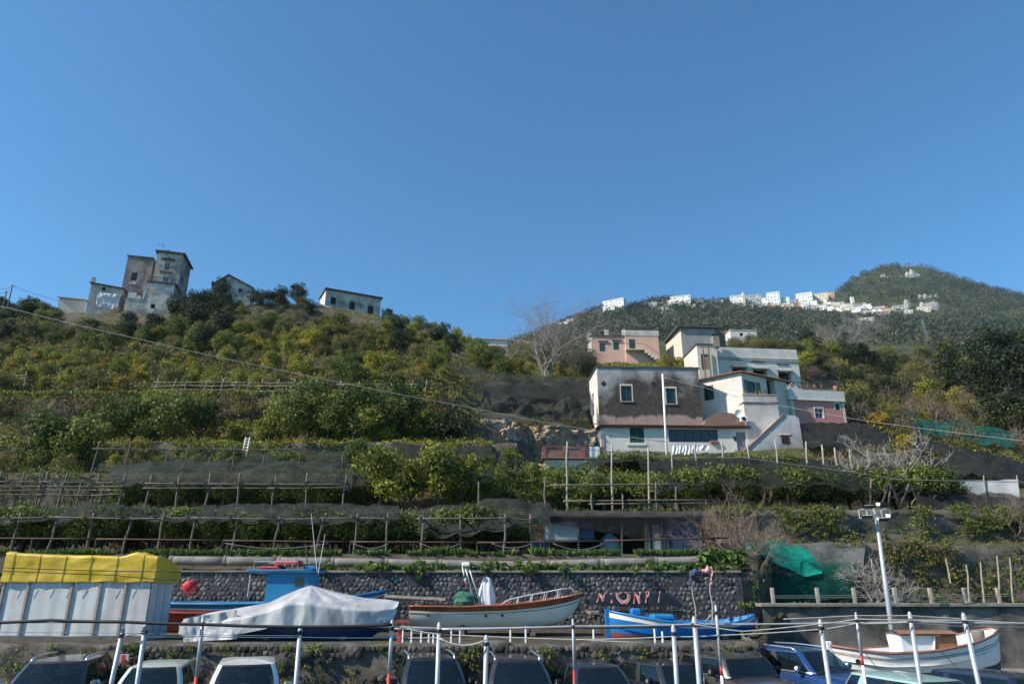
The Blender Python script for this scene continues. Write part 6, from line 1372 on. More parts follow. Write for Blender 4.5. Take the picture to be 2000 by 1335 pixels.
for i, (a, b_, c, d, Y) in enumerate(((1740,818,1790,840,84), (1790,842,1880,868,80), (1850,838,1900,862,82), (1880,850,1995,885,78), (1655,772,1690,792,92))):
    net('heaped teal net on the bank below the holm oaks' if i < 4 else 'teal net behind the rose house', [[(a,(b_+d)/2+4,-.6),((a+c)/2,d,-.6),(c,d+2,-.6)], [(a,b_+6,-1.3),((a+c)/2,(b_+d)/2-2,-1.5),(c,(b_+d)/2+4,-1.2)], [(a,b_,-.8),((a+c)/2,b_-2,-.8),(c,(b_+d)/2-3,-.8)]], netmat('bright_teal_net', (0.012,0.115,0.10), 0.6, 0.8, 0.25) if i == 0 else bpy.data.materials['bright_teal_net'], 24, 10, .6, 20+i)['group'] = 'heaped teal nets on the bank'
net('pale grey windbreak sheet on posts at the right end of the nets', [[(1866,950,48),(1920,968,48),(1992,972,47.5)], [(1868,938,48),(1925,938,48),(1990,936,47.5)]], M('pale_sheet', (0.42,0.42,0.42), 0.85, 0, 0.2, 0.9), 24, 6, .1, 26, name='windbreak')
for px in (1868, 1925, 1990): a, c = P(px, 985, 47.9), P(px-4, 928, 47.9); tag(pole_mesh_between((0,0,-.6), c-a, .05, .04, px).build('pole', m_woodpale, None, a), 'thin pole holding the pale windbreak sheet', 'pole', 'poles of the pale windbreak sheet')
pr_ = thing('net_frame', 'arched timber props under the right end of the big net', 'frame', V(1640, 41, 7.6)); 
for i, (x0, y0, x1, y1) in enumerate(((1735,985,1742,930),(1755,985,1730,915),(1758,990,1775,945),(1780,985,1800,955),(1795,985,1780,950),(1810,988,1830,965),(1700,985,1702,935),(1722,985,1735,945))):
    add_pole(pr_, 'prop', P(x0,y0,41.5), P(x1,y1,41.5), .07, .06, i, m_wood)
# ---- right garden: green nets, fences
net('bright green net heaped over a garden frame', [[(1455,1075,33.2),(1520,1102,33.0),(1570,1122,33),(1605,1118,33)], [(1455,1066,33.5),(1520,1078,33.3),(1570,1100,33.3),(1605,1108,33.3)], [(1455,1062,34.2),(1520,1056,34),(1570,1068,34),(1600,1092,34)]], net_green, 44, 16, .16, 27)
net('hanging dark teal net screen below the bright green net', [[(1478,1175,33),(1560,1172,33),(1678,1168,33)], [(1478,1120,33.05),(1560,1122,33.05),(1678,1118,33.05)], [(1478,1085,33.3),(1560,1100,33.3),(1678,1096,33.3)]], net_teal, 40, 12, .12, 28)
net('grey translucent sheet beside the bright green net', [[(1590,1108,33.3),(1640,1112,33.3),(1685,1108,33.3)], [(1575,1060,34.2),(1640,1060,34.2),(1690,1058,34.2)]], netmat('grey_sheet', (0.16,0.17,0.165), 0.75, 0.9, 0.15), 24, 8, .1, 29)
for px in (1512, 1600, 1672, 1752, 1822, 1890, 1955, 2030):
    Yp = 28.35; a = V(px, Yp, 2.6); o = thing('fence_post', 'short pale concrete fence post on the grey wall', 'post', a, 0, 'concrete fence posts on the grey wall'); mb = MB(); mb.bevel_box((-.06,-.06,-.05), (.06,.06,.72), .012); mb.build('shaft', m_woodpale, o); mb = MB(); mb.lathe([(.14,-.03),(.11,.1),(.07,.16)], 8); mb.build('footing', m_conc, o)
for k, py in enumerate((1163, 1159)):
    a, c = P(1512, py+4, 28.3), P(2030, py, 28.3); mb = MB(); mb.tube([a.lerp(c, t/8)-a for t in range(9)], .012, 5); tag(mb.build('fence_wire', m_cable, None, a), ('lower' if k == 0 else 'upper') + ' dark wire strung between the concrete fence posts', 'wire')
for px, pt, pb in ((1850,1090,1120),(1890,1102,1180),(1918,1098,1180),(1950,1085,1175),(1975,1088,1175),(1688,1095,1160),(1705,1090,1150)):
    a, c = P(px+3, pb, 33.5), P(px-3, pt, 33.5); tag(pole_mesh_between((0,0,-.4), c-a, .04, .03, px).build('stake', m_woodpale, None, a), 'slender garden stake before the curved garden wall', 'stake', 'garden stakes before the curved wall')

# ---- ivy, brambles and hanging weeds on the terrace walls: nobody could count these
def wall_ivy(label, px0, px1, Y, z0, z1, n, mat, r, size, seed, thr=-0.1):
    rng = np.random.default_rng(seed); c = []
    for _ in range(n*3):
        px = rng.uniform(px0, px1); z = z0+(z1-z0)*rng.random()**.6
        if noise.noise(Vector((px*.018, z*.5, seed))) < thr: continue
        p = V(px, Y, z); c.append((p.x, Y - .15*rng.random(), z))
        if len(c) >= n: break
    c = np.array(c); v, q, t = leaves(c, r*(.5+.7*rng.random(len(c))), 15, size, rng, shell=.2); tag(link('ivy', np_mesh('ivy', v, q, mat, t)), label, 'ivy', kind='stuff')
wall_ivy('brambles hanging over the dry stone wall below the citrus terrace', -300, 960, 54.3, 10.6, 14.2, 1500, f_lemon, .42, .075, 51)
wall_ivy('dark weeds on the wall below the third terrace', -300, 1150, 46.0, 7.5, 10.6, 900, f_citrus, .4, .07, 52)
wall_ivy('dark ivy on the wall behind the lowest pergola', -300, 1050, 38.8, 4.8, 7.2, 800, f_dark, .35, .07, 53)
wall_ivy('ivy on the pale rubble wall above the green nets', 1380, 2300, 38.95, 5.6, 7.5, 700, f_citrus, .28, .06, 54, .0)
wall_ivy('weeds hanging down the curved garden wall', 1500, 2300, 34.2, 3.0, 5.4, 420, f_olive, .26, .06, 56, .08)
wall_ivy('dry brambles on the bare earth bank', -300, 900, 61.0, 14.8, 19.8, 1500, f_brown, .5, .08, 57, -.05)
wall_ivy('green shrubs growing on the bare earth bank', -300, 900, 60.6, 14.8, 19.6, 700, f_olive, .5, .08, 58, .1)
wall_ivy('weeds on the rubble wall behind the cars', -300, 1480, 21.55, .6, 1.8, 260, f_citrus, .13, .04, 59, .12)
wall_ivy('dry plants on the tawny rocky bank', 945, 1150, 67.2, 16.4, 18.8, 150, f_olive, .35, .07, 60, .05)
# leafy bushes along the open terraces
for i in range(26):
    px = -80 + 43*i; p = V(px, 48.6, 10.5); k = ('citrus', 'lemon', 'olive')[i % 3]
    plant(k, (p.x, 48.2+jit.uniform(-.6,2.4), 10.45), jit.uniform(.45,.75), {'citrus': 'low dark green bush', 'lemon': 'low yellow green bush', 'olive': 'low olive green bush'}[k] + ' between the nets of the third terrace', 'bush', k + ' bushes between the nets of the third terrace')
# ================================================================== boats on the hardstand
def hull_pts(t, u, S):
    """t 0..1 stern to bow, u 0..1 keel to sheer -> half breadth, height"""
    b = np.interp(t, S['t'], S['b']); zs = np.interp(t, S['t'], S['zs']); zk = np.interp(t, S['t'], S['zk']); xk = np.interp(t, S['t'], S.get('rake', [0]*len(S['t'])))
    fl = S.get('full', 0.55)
    return b*(u**fl if u > 0 else 0), zk + (zs-zk)*u**S.get('rise', 1.5), xk*(1-u)
def smooth_station(S, n=41):
    t = np.linspace(0, 1, n); out = {'t': list(t)}
    for k in ('b', 'zs', 'zk', 'rake'):
        if k in S:
            y = np.interp(t, S['t'], S[k])
            for _ in range(4): y[1:-1] = .25*y[:-2] + .5*y[1:-1] + .25*y[2:]
            out[k] = list(y)
    for k in ('full', 'rise'):
        if k in S: out[k] = S[k]
    return out
def build_hull(root, S, L, bands, mats, inner=None, deck=None, rub=None, rubmat=None, nt_=40, nu=14, thick=.05):
    S = smooth_station(S)
    for nm, (u0, u1), m in zip([b[0] for b in bands], [b[1] for b in bands], mats):
        mb = MB(); k = max(2, int((u1-u0)*nu)+1)
        for sgn in (-1, 1):
            def fn(a, c):
                u = u0 + (u1-u0)*c; y, z, x = hull_pts(a, u, S); return (L*(a-.5)+x, sgn*y, z)
            mb.grid(fn, nt_, k)
        # transom, when the stern is not pointed
        if S['b'][0] > .05:
            vs = [(-L/2 + hull_pts(0, u0+(u1-u0)*j/k, S)[2], s*hull_pts(0, u0+(u1-u0)*j/k, S)[0], hull_pts(0, u0+(u1-u0)*j/k, S)[1]) for j in range(k+1) for s in (-1, 1)]
            mb.add(vs, [(2*j, 2*j+1, 2*j+3, 2*j+2) for j in range(k)])
        mb.build(nm, m, root, smooth=True)
    if inner is not None:
        mb = MB()
        for sgn in (-1, 1):
            def fi(a, c):
                u = 1 - .75*c; a2 = .015+.97*a; y, z, x = hull_pts(a2, u, S); return (L*(a2-.5)+x, sgn*max(0, y-thick), z+.002)
            mb.grid(fi, nt_, 6)
        mb.build('inner_lining', inner, root, smooth=True)
    if deck is not None:
        h, m, t0, t1 = deck; mb = MB()
        def fd(a, c):
            a2 = t0+(t1-t0)*a; y, z, x = hull_pts(a2, 1, S); return (L*(a2-.5), (2*c-1)*max(.0, y-thick), z-h)
        mb.grid(fd, nt_, 4); mb.build('deck', m, root)
    if rub:
        mb = MB()
        for sgn in (-1, 1):
            mb.tube([(L*(a/nt_-.5), sgn*(hull_pts(a/nt_, 1, S)[0]+.01), hull_pts(a/nt_, 1, S)[1]+.01) for a in range(nt_+1)], rub, 6)
        mb.build('gunwale', rubmat, root, smooth=True)
    return S
m_hullwhite = M('gelcoat_white', (0.80,0.75,0.68), 0.25, 0, 0.05, 1.2, dirt=(0.5,0.44,0.36), dirt_amt=.25, coat=.4)
m_varn = M('varnished_mahogany', (0.27,0.075,0.028), 0.3, 0, 0.35, 3, coat=.5)
m_boatwhite = M('boat_white', (0.74,0.74,0.73), 0.4, 0, 0.06, 2, dirt=(0.42,0.40,0.36), dirt_amt=.35)
m_blueboat = M('boat_blue', (0.012,0.16,0.46), 0.4, 0, 0.18, 2, dirt=(0.02,0.10,0.25), dirt_amt=.5)
m_cabblue = M('cabin_blue', (0.015,0.18,0.38), 0.45, 0, 0.18, 1.5)
m_navy = M('navy_hull', (0.012,0.035,0.12), 0.4, 0, 0.2, 2)
m_boatred = M('boat_red', (0.42,0.045,0.025), 0.5, 0, 0.2, 2, dirt=(0.2,0.05,0.03), dirt_amt=.5)
m_antif = M('antifouling', (0.22,0.05,0.04), 0.8, 0, 0.3, 3, dirt=(0.12,0.05,0.04), dirt_amt=.6)
m_orange = M('orange_red', (0.55,0.09,0.03), 0.6, 0, 0.2, 2)
m_tarp = M('grey_tarp', (0.44,0.45,0.47), 0.5, 0, 0.18, 1.6, 0.35, dirt=(0.25,0.22,0.19), dirt_amt=.65)
def boat(name, label, pxa, pxb, Y, pyk, yaw=0.0, bow_right=True):
    a, b = P(pxa, pyk, Y), P(pxb, pyk, Y); c = (a+b)/2; L = (b-a).length
    return thing(name, label, 'boat', c, yaw if bow_right else yaw+math.pi), L
def cradle(label, x, y, w, h=.35, n=2, span=2.4, rot=0):
    for k in range(n):
        o = thing('boat_cradle', label, 'cradle', (x + (k-(n-1)/2)*span, y, ZL+.02), rot, label + ' pieces')
        mb = MB(); mb.bevel_box((-.09,-w/2,0), (.09,w/2,.12), .01); mb.build('beam', m_wood, o)
        for s in (-1, 1): mb = MB(); mb.add([(-.07,s*w*.45,.121),(.07,s*w*.45,.121),(.07,s*w*.25,.121),(-.07,s*w*.25,.121),(-.07,s*w*.45,h+.15),(.07,s*w*.45,h+.15),(.07,s*w*.36,h+.1),(-.07,s*w*.36,h+.1)], [(3,2,1,0),(4,5,6,7),(0,1,5,4),(1,2,6,5),(2,3,7,6),(3,0,4,7)]); mb.build('chock', m_wood, o)
# ---- white and mahogany launch, bow to the right
gz, L = boat('wooden_launch', 'white launch with a varnished mahogany sheer strake on the hardstand', 803, 1142, 26.6, 1226)
zk0 = gz.location.z; H = lambda py: zat(py, 26.2) - zk0
S = {'t': [0,.1,.3,.55,.75,.9,1], 'b': [.85,1.0,1.12,1.12,.9,.5,.03], 'zs': [H(1183),H(1183),H(1184),H(1181),H(1174),H(1166),H(1158)], 'zk': [.08,.0,-.02,-.02,.02,.18,.45], 'rake': [0,0,0,0,0,-.15,-.45], 'full': .26, 'rise': 1.05}
Ss = build_hull(gz, S, L, [('hull',(0,.80)), ('sheer_strake',(.80,1.0))], [m_hullwhite, m_varn], m_hullwhite, (.12, m_varn, .02, .97), .035, m_varn)
for px, py in ((836,1204),(949,1203),(981,1202)):
    q = P(px, py, 25.6); t = (q.x-gz.location.x)/L+.5; y, z, x = hull_pts(t, .62, Ss); mb = MB(); mb.lathe([(.05,-.02),(.05,.0),(.035,.004)], 10, origin=(q.x-gz.location.x, -y-.02, z), axis='y'); mb.build('skin_fitting', m_iron, gz)
mb = MB(); mb.tube([(L*(a/20-.5), -(hull_pts(a/20,.72,Ss)[0]+.008), hull_pts(a/20,.72,Ss)[1]) for a in range(21)], .012, 5); mb.build('hull_crease', m_conc, gz)
# bow rails
for sgn in (-1, 1):
    mb = MB(); pts = [(L*(t-.5), sgn*(max(.02,hull_pts(t,1,Ss)[0]-.08)), hull_pts(t,1,Ss)[1]+h) for t, h in ((.52,.03),(.56,.16),(.66,.24),(.78,.28),(.88,.30),(.93,.28),(.96,.02))]; mb.tube(pts, .014, 6); r_ = mb.build('bow_rail', m_galv, gz, smooth=True)
    for t in (.62, .7, .78, .86): y, z, _ = hull_pts(t, 1, Ss); hh = np.interp(t, [.56,.66,.78,.88], [.16,.24,.28,.30]); mb = MB(); mb.tube([(L*(t-.5)-.06, sgn*(y-.08), z), (L*(t-.5), sgn*(y-.08), z+hh)], .018, 5); mb.build('stanchion', m_galv, r_)
# covered wheel stand, mast frame with rolled flag, green heap of fishing net
cx = P(950, 1178, 26.6).x - gz.location.x; zd = H(1186); mb = MB()
mb.grid(lambda u, v: ((.30*(1-.62*v**1.6)+.05*math.sin(u*25+v*5))*math.cos(6.2832*u)+cx, (.28*(1-.6*v**1.6)+.03*math.sin(u*31))*math.sin(6.2832*u), zd+.02+(H(1128)-zd)*v), 26, 10); cap_ = mb
mb.add([(cx,0,H(1128)+.04)]+[(cx+.1*math.cos(6.28*k/8), .1*math.sin(6.28*k/8), H(1128)+.0) for k in range(8)], [(0,1+k,1+(k+1)%8) for k in range(8)]); mb.build('console_cover', M('white_canvas', (0.70,0.70,0.69), 0.8, 0, 0.12, 3), gz, smooth=True)
for a, b_, n_ in (((908,1103),(928,1183),'a'), ((914,1103),(940,1180),'b'), ((903,1105),(912,1150),'c')):
    p, q = P(a[0],a[1],26.3)-gz.location, P(b_[0],b_[1],26.3)-gz.location; mb = MB(); mb.tube([p, q], .03, 6); mb.build('arch_pole', m_galv, gz, smooth=True)
p = P(911, 1102, 26.3)-gz.location; mb = MB(); mb.bevel_box((p.x-.16,p.y-.1,p.z-.06), (p.x+.12,p.y+.1,p.z+.08), .03); mb.build('light_bar', m_whitepaint, gz)
flag = thing('flag', 'small faded green white and red flag on the launch arch', 'flag', P(906, 1120, 26.25)); 
for k, m_ in enumerate((M('flag_green',(0.03,0.18,0.07),.8), m_whitepaint, m_red)):
    mb = MB(); mb.grid(lambda u, v: (.02*math.sin(v*9)+(.10+.12*k)*0+.05*k-.02+.06*u, .03*math.sin(u*6+v*4), -.12*k-.14*v), 4, 6); mb.build('stripe', m_, flag, smooth=True)
nh = MB(); c_ = P(908, 1170, 26.5)
nh.grid(lambda u, v: ((.42*math.sin(math.pi*v)**.7)*math.cos(6.2832*u)*(1+.25*fbm(u*6,v*5,1)), (.4*math.sin(math.pi*v)**.7)*math.sin(6.2832*u)*(1+.25*fbm(u*5,v*6,4)), .26*math.cos(math.pi*(1-v))*(1+.2*fbm(u*7,v*7,8))), 30, 14)
tag(nh.build('fishing_net', M('green_fishing_net', (0.04,0.14,0.10), 0.9, 0, 0.6, 9, 1.0), None, c_), 'green bundled fishing net lying in the launch', 'fishing net')
sb = thing('plank', 'weathered plank lying across behind the launch stern', 'plank', P(752, 1166, 27.4)); e = P(870, 1172, 27.4)-sb.location; mb = MB(); mb.add([(0,0,0),(e.x,0,e.z),(e.x,.3,e.z),(0,.3,0),(0,0,.09),(e.x,0,e.z+.09),(e.x,.3,e.z+.09),(0,.3,.09)], [(3,2,1,0),(4,5,6,7),(0,1,5,4),(1,2,6,5),(2,3,7,6),(3,0,4,7)]); mb.build('board', m_woodpale, sb)
mb = MB(); mb.box((.05,.05,-.1),(e.x*.8,.25,-.01)); mb.build('lower_board', m_wood, sb)
swp = MB(); a = P(772, 1207, 26.4)-gz.location; b_ = P(815, 1212, 26.4)-gz.location; swp.box((a.x,-.6,b_.z-.05),(b_.x+.1,.6,b_.z+.02)); swp.build('swim_platform', m_varn, gz)
cradle('timber cradle under the white launch', gz.location.x, 26.6, 1.8, .2)
# ---- blue open boat
bb, L = boat('rowing_boat', 'bright blue open fishing boat with a white stripe and red bottom', 1190, 1482, 25.2, 1250, R(4)); z0 = bb.location.z; H = lambda py: zat(py, 25.0) - z0
S = {'t': [0,.08,.3,.55,.8,.93,1], 'b': [.06,.42,.95,1.05,.8,.4,.03], 'zs': [H(1193),H(1198),H(1210),H(1217),H(1215),H(1208),H(1201)], 'zk': [.0,-.05,-.08,-.08,-.05,.1,.35], 'full': .48, 'rise': 1.3}
Sb = build_hull(bb, S, L, [('bottom',(0,.42)), ('hull',(.42,.84)), ('white_stripe',(.84,.97)), ('sheer',(.97,1.0))], [m_antif, m_blueboat, m_boatwhite, m_blueboat], m_cabblue, (.45, m_cabblue, .05, .95), .035, m_blueboat)
mb = MB(); mb.bevel_box((-L/2-.14,-.05,-.0), (-L/2+.02,.05,H(1188)), .015); mb.build('stern_post', m_blueboat, bb); mb = MB(); mb.bevel_box((-L/2-.18,-.045,-.1), (-L/2-.142,.045,.5), .01); mb.build('rudder', m_antif, bb)
for t in (.3, .5, .72): y, z, _ = hull_pts(t, 1, Sb); mb = MB(); mb.box((L*(t-.5)-.13,-y+.04,z-.16), (L*(t-.5)+.13,y-.04,z-.12)); mb.build('thwart', m_cabblue, bb)
for t in (.22, .58, .86, .93): y, z, _ = hull_pts(t, 1, Sb); mb = MB(); mb.tube([(L*(t-.5),-y+.02,z),(L*(t-.5),-y+.02,z+.16)], .025, 6); mb.build('thole_pin', m_blueboat, bb)
mb = MB(); q = P(1240, 1193, 25.2)-bb.location; mb.bevel_box((q.x-.18,-.15,q.z-.15), (q.x+.16,.15,q.z+.1), .05); mb.build('winch', m_blueboat, bb)
mb = MB(); q = P(1290, 1203, 25.2)-bb.location; mb.bevel_box((q.x-.35,-.3,q.z-.12), (q.x+.4,.3,q.z+.08), .06); mb.build('engine_box', m_cabblue, bb)
cradle('timber cradle under the blue boat', bb.location.x, 25.2, 1.4, .1)
# the two poles wrapped with cloth standing in the blue boat
for (ax, ay, bx, by, l) in ((1351,1143,1358,1208,'crooked pole'),(1386,1138,1390,1200,'straight pole')):
    a, b_ = P(ax, ay, 25.3), P(bx, by, 25.3); o = thing('boat_pole', l + ' standing in the blue boat under the cloth bundle', 'pole', b_); mb = MB(); m_ = a-b_; mb.tube([(0,0,-.25), m_*.3+Vector((.05,0,0)), m_*.7, m_], [.025,.025,.02,.02], 6); mb.build('shaft', m_woodpale, o); mb = MB(); mb.tube([(0,0,0),(-.25,0,-.22)], .02, 5); mb.build('foot_brace', m_woodpale, o)
def cloth(label, pts, mat, r):
    o0 = P(*pts[0], 25.3); mb = MB(); P3 = [P(*p, 25.3)-o0 for p in pts]; N = 26; xs = np.linspace(0, 1, len(pts))
    def fn(u, v):
        c = Vector([np.interp(u, xs, [p[k] for p in P3]) for k in range(3)]); d = Vector((0, math.cos(6.2832*v), math.sin(6.2832*v))) if abs(P3[-1].x) > .6*P3[-1].length else Vector((math.cos(6.2832*v), math.sin(6.2832*v), 0))
        return c + d*r*(.35+.65*math.sin(math.pi*min(.93,max(.07,u)))**.5)*(1+.55*fbm(u*7, v*2, r*50)) + Vector((.05*fbm(u*9,1,2), 0, .05*fbm(u*8,3,5)))
    mb.grid(fn, N, 14); tag(mb.build('cloth_bundle', mat, None, o0, smooth=True), label, 'cloth')
cloth('dark blue cloth wound round the crooked boat pole and crossbar', [(1349,1140),(1348,1124),(1356,1117),(1372,1115)], M('blue_cloth', (0.05,0.07,0.14), 0.9, 0, 0.35, 7), .09); cloth('pink cloth tied round the top of the straight boat pole', [(1370,1116),(1382,1111),(1390,1114),(1388,1136)], M('pink_cloth', (0.60,0.27,0.25), 0.9, 0, 0.25, 7), .11)
# ---- white boat on the ramp (right)
wb, L = boat('open_boat', 'white wooden boat with brown gunwale and small cabin on the ramp', 1640, 1955, 24.6, 1318, R(-2)); z0 = wb.location.z; H = lambda py: zat(py, 24.3) - z0
S = {'t': [0,.08,.25,.5,.75,.92,1], 'b': [.05,.5,.95,1.12,1.05,.62,.04], 'zs': [H(1262),H(1266),H(1273),H(1268),H(1252),H(1236),H(1226)], 'zk': [.0,-.1,-.12,-.12,-.1,-.02,.05], 'full': .3, 'rise': 1.1, 'rake': [.35,.2,0,0,0,-.05,-.2]}
Sw = build_hull(wb, S, L*1.06, [('bottom',(0,.35)), ('hull',(.35,.9)), ('top_strake',(.9,1.0))], [M('dark_bottom', (0.05,0.05,0.055), 0.8, 0, 0.3, 2), m_boatwhite, m_boatwhite], m_boatwhite, (.38, m_boatwhite, .05, .95), .045, M('brown_gunwale', (0.22,0.10,0.075), 0.5, 0, 0.3, 4)); L *= 1.06
mb = MB(); mb.bevel_box((-L/2-.12,-.06,.25), (-L/2+.06,.06,H(1253)), .02); mb.build('stem_post', m_boatwhite, wb)
for u in (.78, .83): mb = MB(); mb.tube([(L*(a/24-.5)+hull_pts(a/24,u,Sw)[2], -(hull_pts(a/24,u,Sw)[0]+.006), hull_pts(a/24,u,Sw)[1]) for a in range(25)], .012, 5); mb.build('rubbing_strip', m_conc, wb)
def wx(px, py): return P(px, py, 24.6) - wb.location
a, b_ = wx(1752, 1266), wx(1846, 1232); m_teak = M('teak_top', (0.28,0.13,0.055), 0.4, 0, 0.3, 4, coat=.3)
mb = MB(); mb.add([(a.x,-.45,a.z-.2),(a.x+.9,-.45,a.z-.2),(a.x+.9,.45,a.z-.2),(a.x,.45,a.z-.2),(a.x-.05,-.5,b_.z-.06),(a.x+1.2,-.5,b_.z-.06),(a.x+1.2,.5,b_.z-.06),(a.x-.05,.5,b_.z-.06)], [(0,1,5,4),(1,2,6,5),(2,3,7,6),(3,0,4,7)]); mb.build('cabin', m_boatwhite, wb)
mb = MB(); mb.grid(lambda u, v: (a.x-.12+(b_.x-a.x+.2)*u, -.62+1.24*v, b_.z-.04+.09*math.sin(math.pi*v)), 10, 8); mb.grid(lambda u, v: (a.x-.12+(b_.x-a.x+.2)*u, -.62+1.24*v, b_.z-.09+.06*math.sin(math.pi*v)), 10, 8); mb.build('cabin_roof', m_teak, wb, smooth=True)
c0_ = wx(1808, 1262); c1 = wx(1850, 1238); mb = MB(); mb.bevel_box((c0_.x,-.5,c0_.z-.15), (c1.x,.5,c1.z), .03); mb.build('engine_box', m_teak, wb); mb = MB(); mb.tube([(c0_.x-.05,-.52,c0_.z-.2),(c0_.x+.06,-.52,c1.z)], .035, 6); mb.build('roof_support', m_boatwhite, wb)
q = wx(1908, 1240); mb = MB(); mb.lathe([(.16,-.25),(.19,.1),(.17,.16),(.03,.18)], 12, origin=(q.x,0,q.z)); mb.build('bait_drum', m_conc, wb, smooth=True)
for t in np.linspace(.62, .93, 6): y, z, _ = hull_pts(t, 1, Sw); mb = MB(); mb.tube([(L*(t-.5), y-.06, z-.4), (L*(t-.5), y-.05, z-.02)], .03, 4); mb.build('rib', m_boatwhite, wb)
q = wx(1664, 1288); mb = MB(); mb.lathe([(.075,-.0),(.075,.02)], 12, origin=(q.x, -hull_pts(.1,.68,Sw)[0]-.06, q.z), axis='y'); mb.build('hawse_hole', m_dark, wb)
tr = thing('boat_trolley', 'low steel trolley with jockey wheel under the white boat', 'trolley', (wb.location.x, 24.6, .56)); 
for y in (-.45, .45): mb = MB(); mb.box((-1.6,y-.04,.12), (1.6,y+.04,.2)); mb.build('rail', m_iron, tr)
for x in (-1.0, 1.0):
    for y in (-.6, .6): mb = MB(); mb.lathe([(.09,-.05),(.14,-.05),(.14,.05),(.09,.05)], 12, origin=(x,y,.14), axis='y'); mb.build('wheel', m_black, tr)
# ---- fishing boat with blue wheelhouse (behind)
fb, L = boat('fishing_boat', 'blue and red fishing boat with a blue wheelhouse behind the covered boat', 300, 752, 28.9, 1236); z0 = fb.location.z; H = lambda py: zat(py, 28.3) - z0
S = {'t': [0,.1,.3,.6,.85,.95,1], 'b': [.9,1.2,1.4,1.4,.95,.45,.04], 'zs': [H(1178),H(1178),H(1179),H(1177),H(1166),H(1158),H(1153)], 'zk': [.1,0,-.1,-.1,0,.3,.7], 'rake': [0,0,0,0,0,-.2,-.5], 'full': .42, 'rise': 1.25}
Sf = build_hull(fb, S, L, [('bottom',(0,.40)), ('lower_stripe',(.40,.47)), ('hull',(.47,.86)), ('white_line',(.86,.89)), ('sheer',(.89,1.0))], [m_orange, m_boatwhite, m_boatred, m_boatwhite, m_cabblue], m_boatwhite, (.3, m_boatwhite, .03, .96), .045, m_cabblue)
def fx(px, py, Y=28.4): return P(px, py, Y) - fb.location
a, b_ = fx(520, 1175), fx(612, 1118); mb = MB()
mb.add([(a.x,-.75,a.z),(b_.x,-.75,a.z),(b_.x,.75,a.z),(a.x,.75,a.z),(a.x,-.75,b_.z),(b_.x-.1,-.75,b_.z),(b_.x-.1,.75,b_.z),(a.x,.75,b_.z)], [(4,5,6,7),(0,1,5,4),(1,2,6,5),(2,3,7,6),(3,0,4,7)]); cab = mb.build('wheelhouse', m_cabblue, fb)
w0, w1 = fx(579, 1144), fx(597, 1126); mb = MB(); mb.box((w0.x,-.77,w0.z), (w1.x,-.752,w1.z)); mb.build('window', m_winglass, cab)
mb = MB(); q0, q1 = fx(488, 1119), fx(616, 1112); mb.bevel_box((q0.x,-.95,b_.z+.004), (q1.x,.95,b_.z+.12), .03); mb.build('wheelhouse_roof', m_cabblue, fb); mb = MB(); q = fx(495,1119); mb.tube([(q.x,-.8,b_.z),(q.x-.02,-.8,H(1165))], .025, 6); mb.build('roof_post', m_galv, fb)
mb = MB(); z_ = b_.z+.12
for yy in (-.85, .85): mb.tube([(q0.x+.25,yy,z_),(q0.x+.25,yy,z_+.28),(q0.x+1.9,yy,z_+.28),(q0.x+1.9,yy,z_)], .018, 5)
mb.build('roof_rail', m_galv, fb)
o = thing('life_raft', 'red life raft lashed on the wheelhouse roof', 'raft', fb.location + Vector((q0.x+.35,-.3,z_+.004))); mb = MB(); mb.bevel_box((0,-.3,0), (.85,.4,.12), .05); mb.build('folded_dinghy', m_red, o); mb = MB(); mb.bevel_box((.55,-.35,.124), (1.5,.45,.34), .07); mb.build('valise', M('faded_red', (0.48,0.07,0.06), 0.6), o)
for k in range(3): mb = MB(); x = .7+.3*k; mb.tube([(x,-.37,.12),(x,-.2,.355),(x,.3,.355),(x,.47,.12)], .018, 5); mb.build('strap', m_rope, o)
mb = MB(); qq = fx(600, 1112); mb.bevel_box((qq.x-.2,-.3,z_), (qq.x+.25,.3,z_+.14), .03); mb.build('hatch', m_cabblue, fb)
for (ax, ay, bx, by, l) in ((608,1003,620,1108,'left'),(635,1042,622,1112,'right')): 
    p, q = fx(bx, by), fx(ax, ay); mb = MB(); mb.tube([p-Vector((0,0,.15)), q], [.014,.008], 5); mb.build('whip_aerial', m_whitepaint, fb)
p = fx(601, 1112); q = fx(599, 1076); mb = MB(); mb.tube([p-Vector((0,0,.1)), q], .025, 6); mb.lathe([(.05,0),(.06,.06),(.03,.12)], 8, origin=tuple(q)); mb.build('lamp_mast', m_rust, fb)
ey = thing('marker_buoy', 'red marker buoy on a stick standing on the fishing boat', 'buoy', P(370, 1178, 28.4)); p = P(371, 1145, 28.4)-ey.location; mb = MB(); mb.tube([(0,0,-.1), p], .025, 6); mb.build('stick', m_red, ey); mb = MB(); mb.grid(lambda u, v: (p.x+.28*math.sin(math.pi*v)**.5*math.cos(6.2832*u)*(1+.3*fbm(u*5,v*4,1)), p.y+.22*math.sin(math.pi*v)**.5*math.sin(6.2832*u), p.z+.22*math.cos(math.pi*v)*(1+.2*fbm(u*6,v*3,2))), 18, 10); mb.build('float', M('buoy_red', (0.45,0.02,0.025), 0.6, 0, 0.3, 6), ey, smooth=True)
cradle('timber cradle under the fishing boat', fb.location.x, 28.9, 2.0, .1)
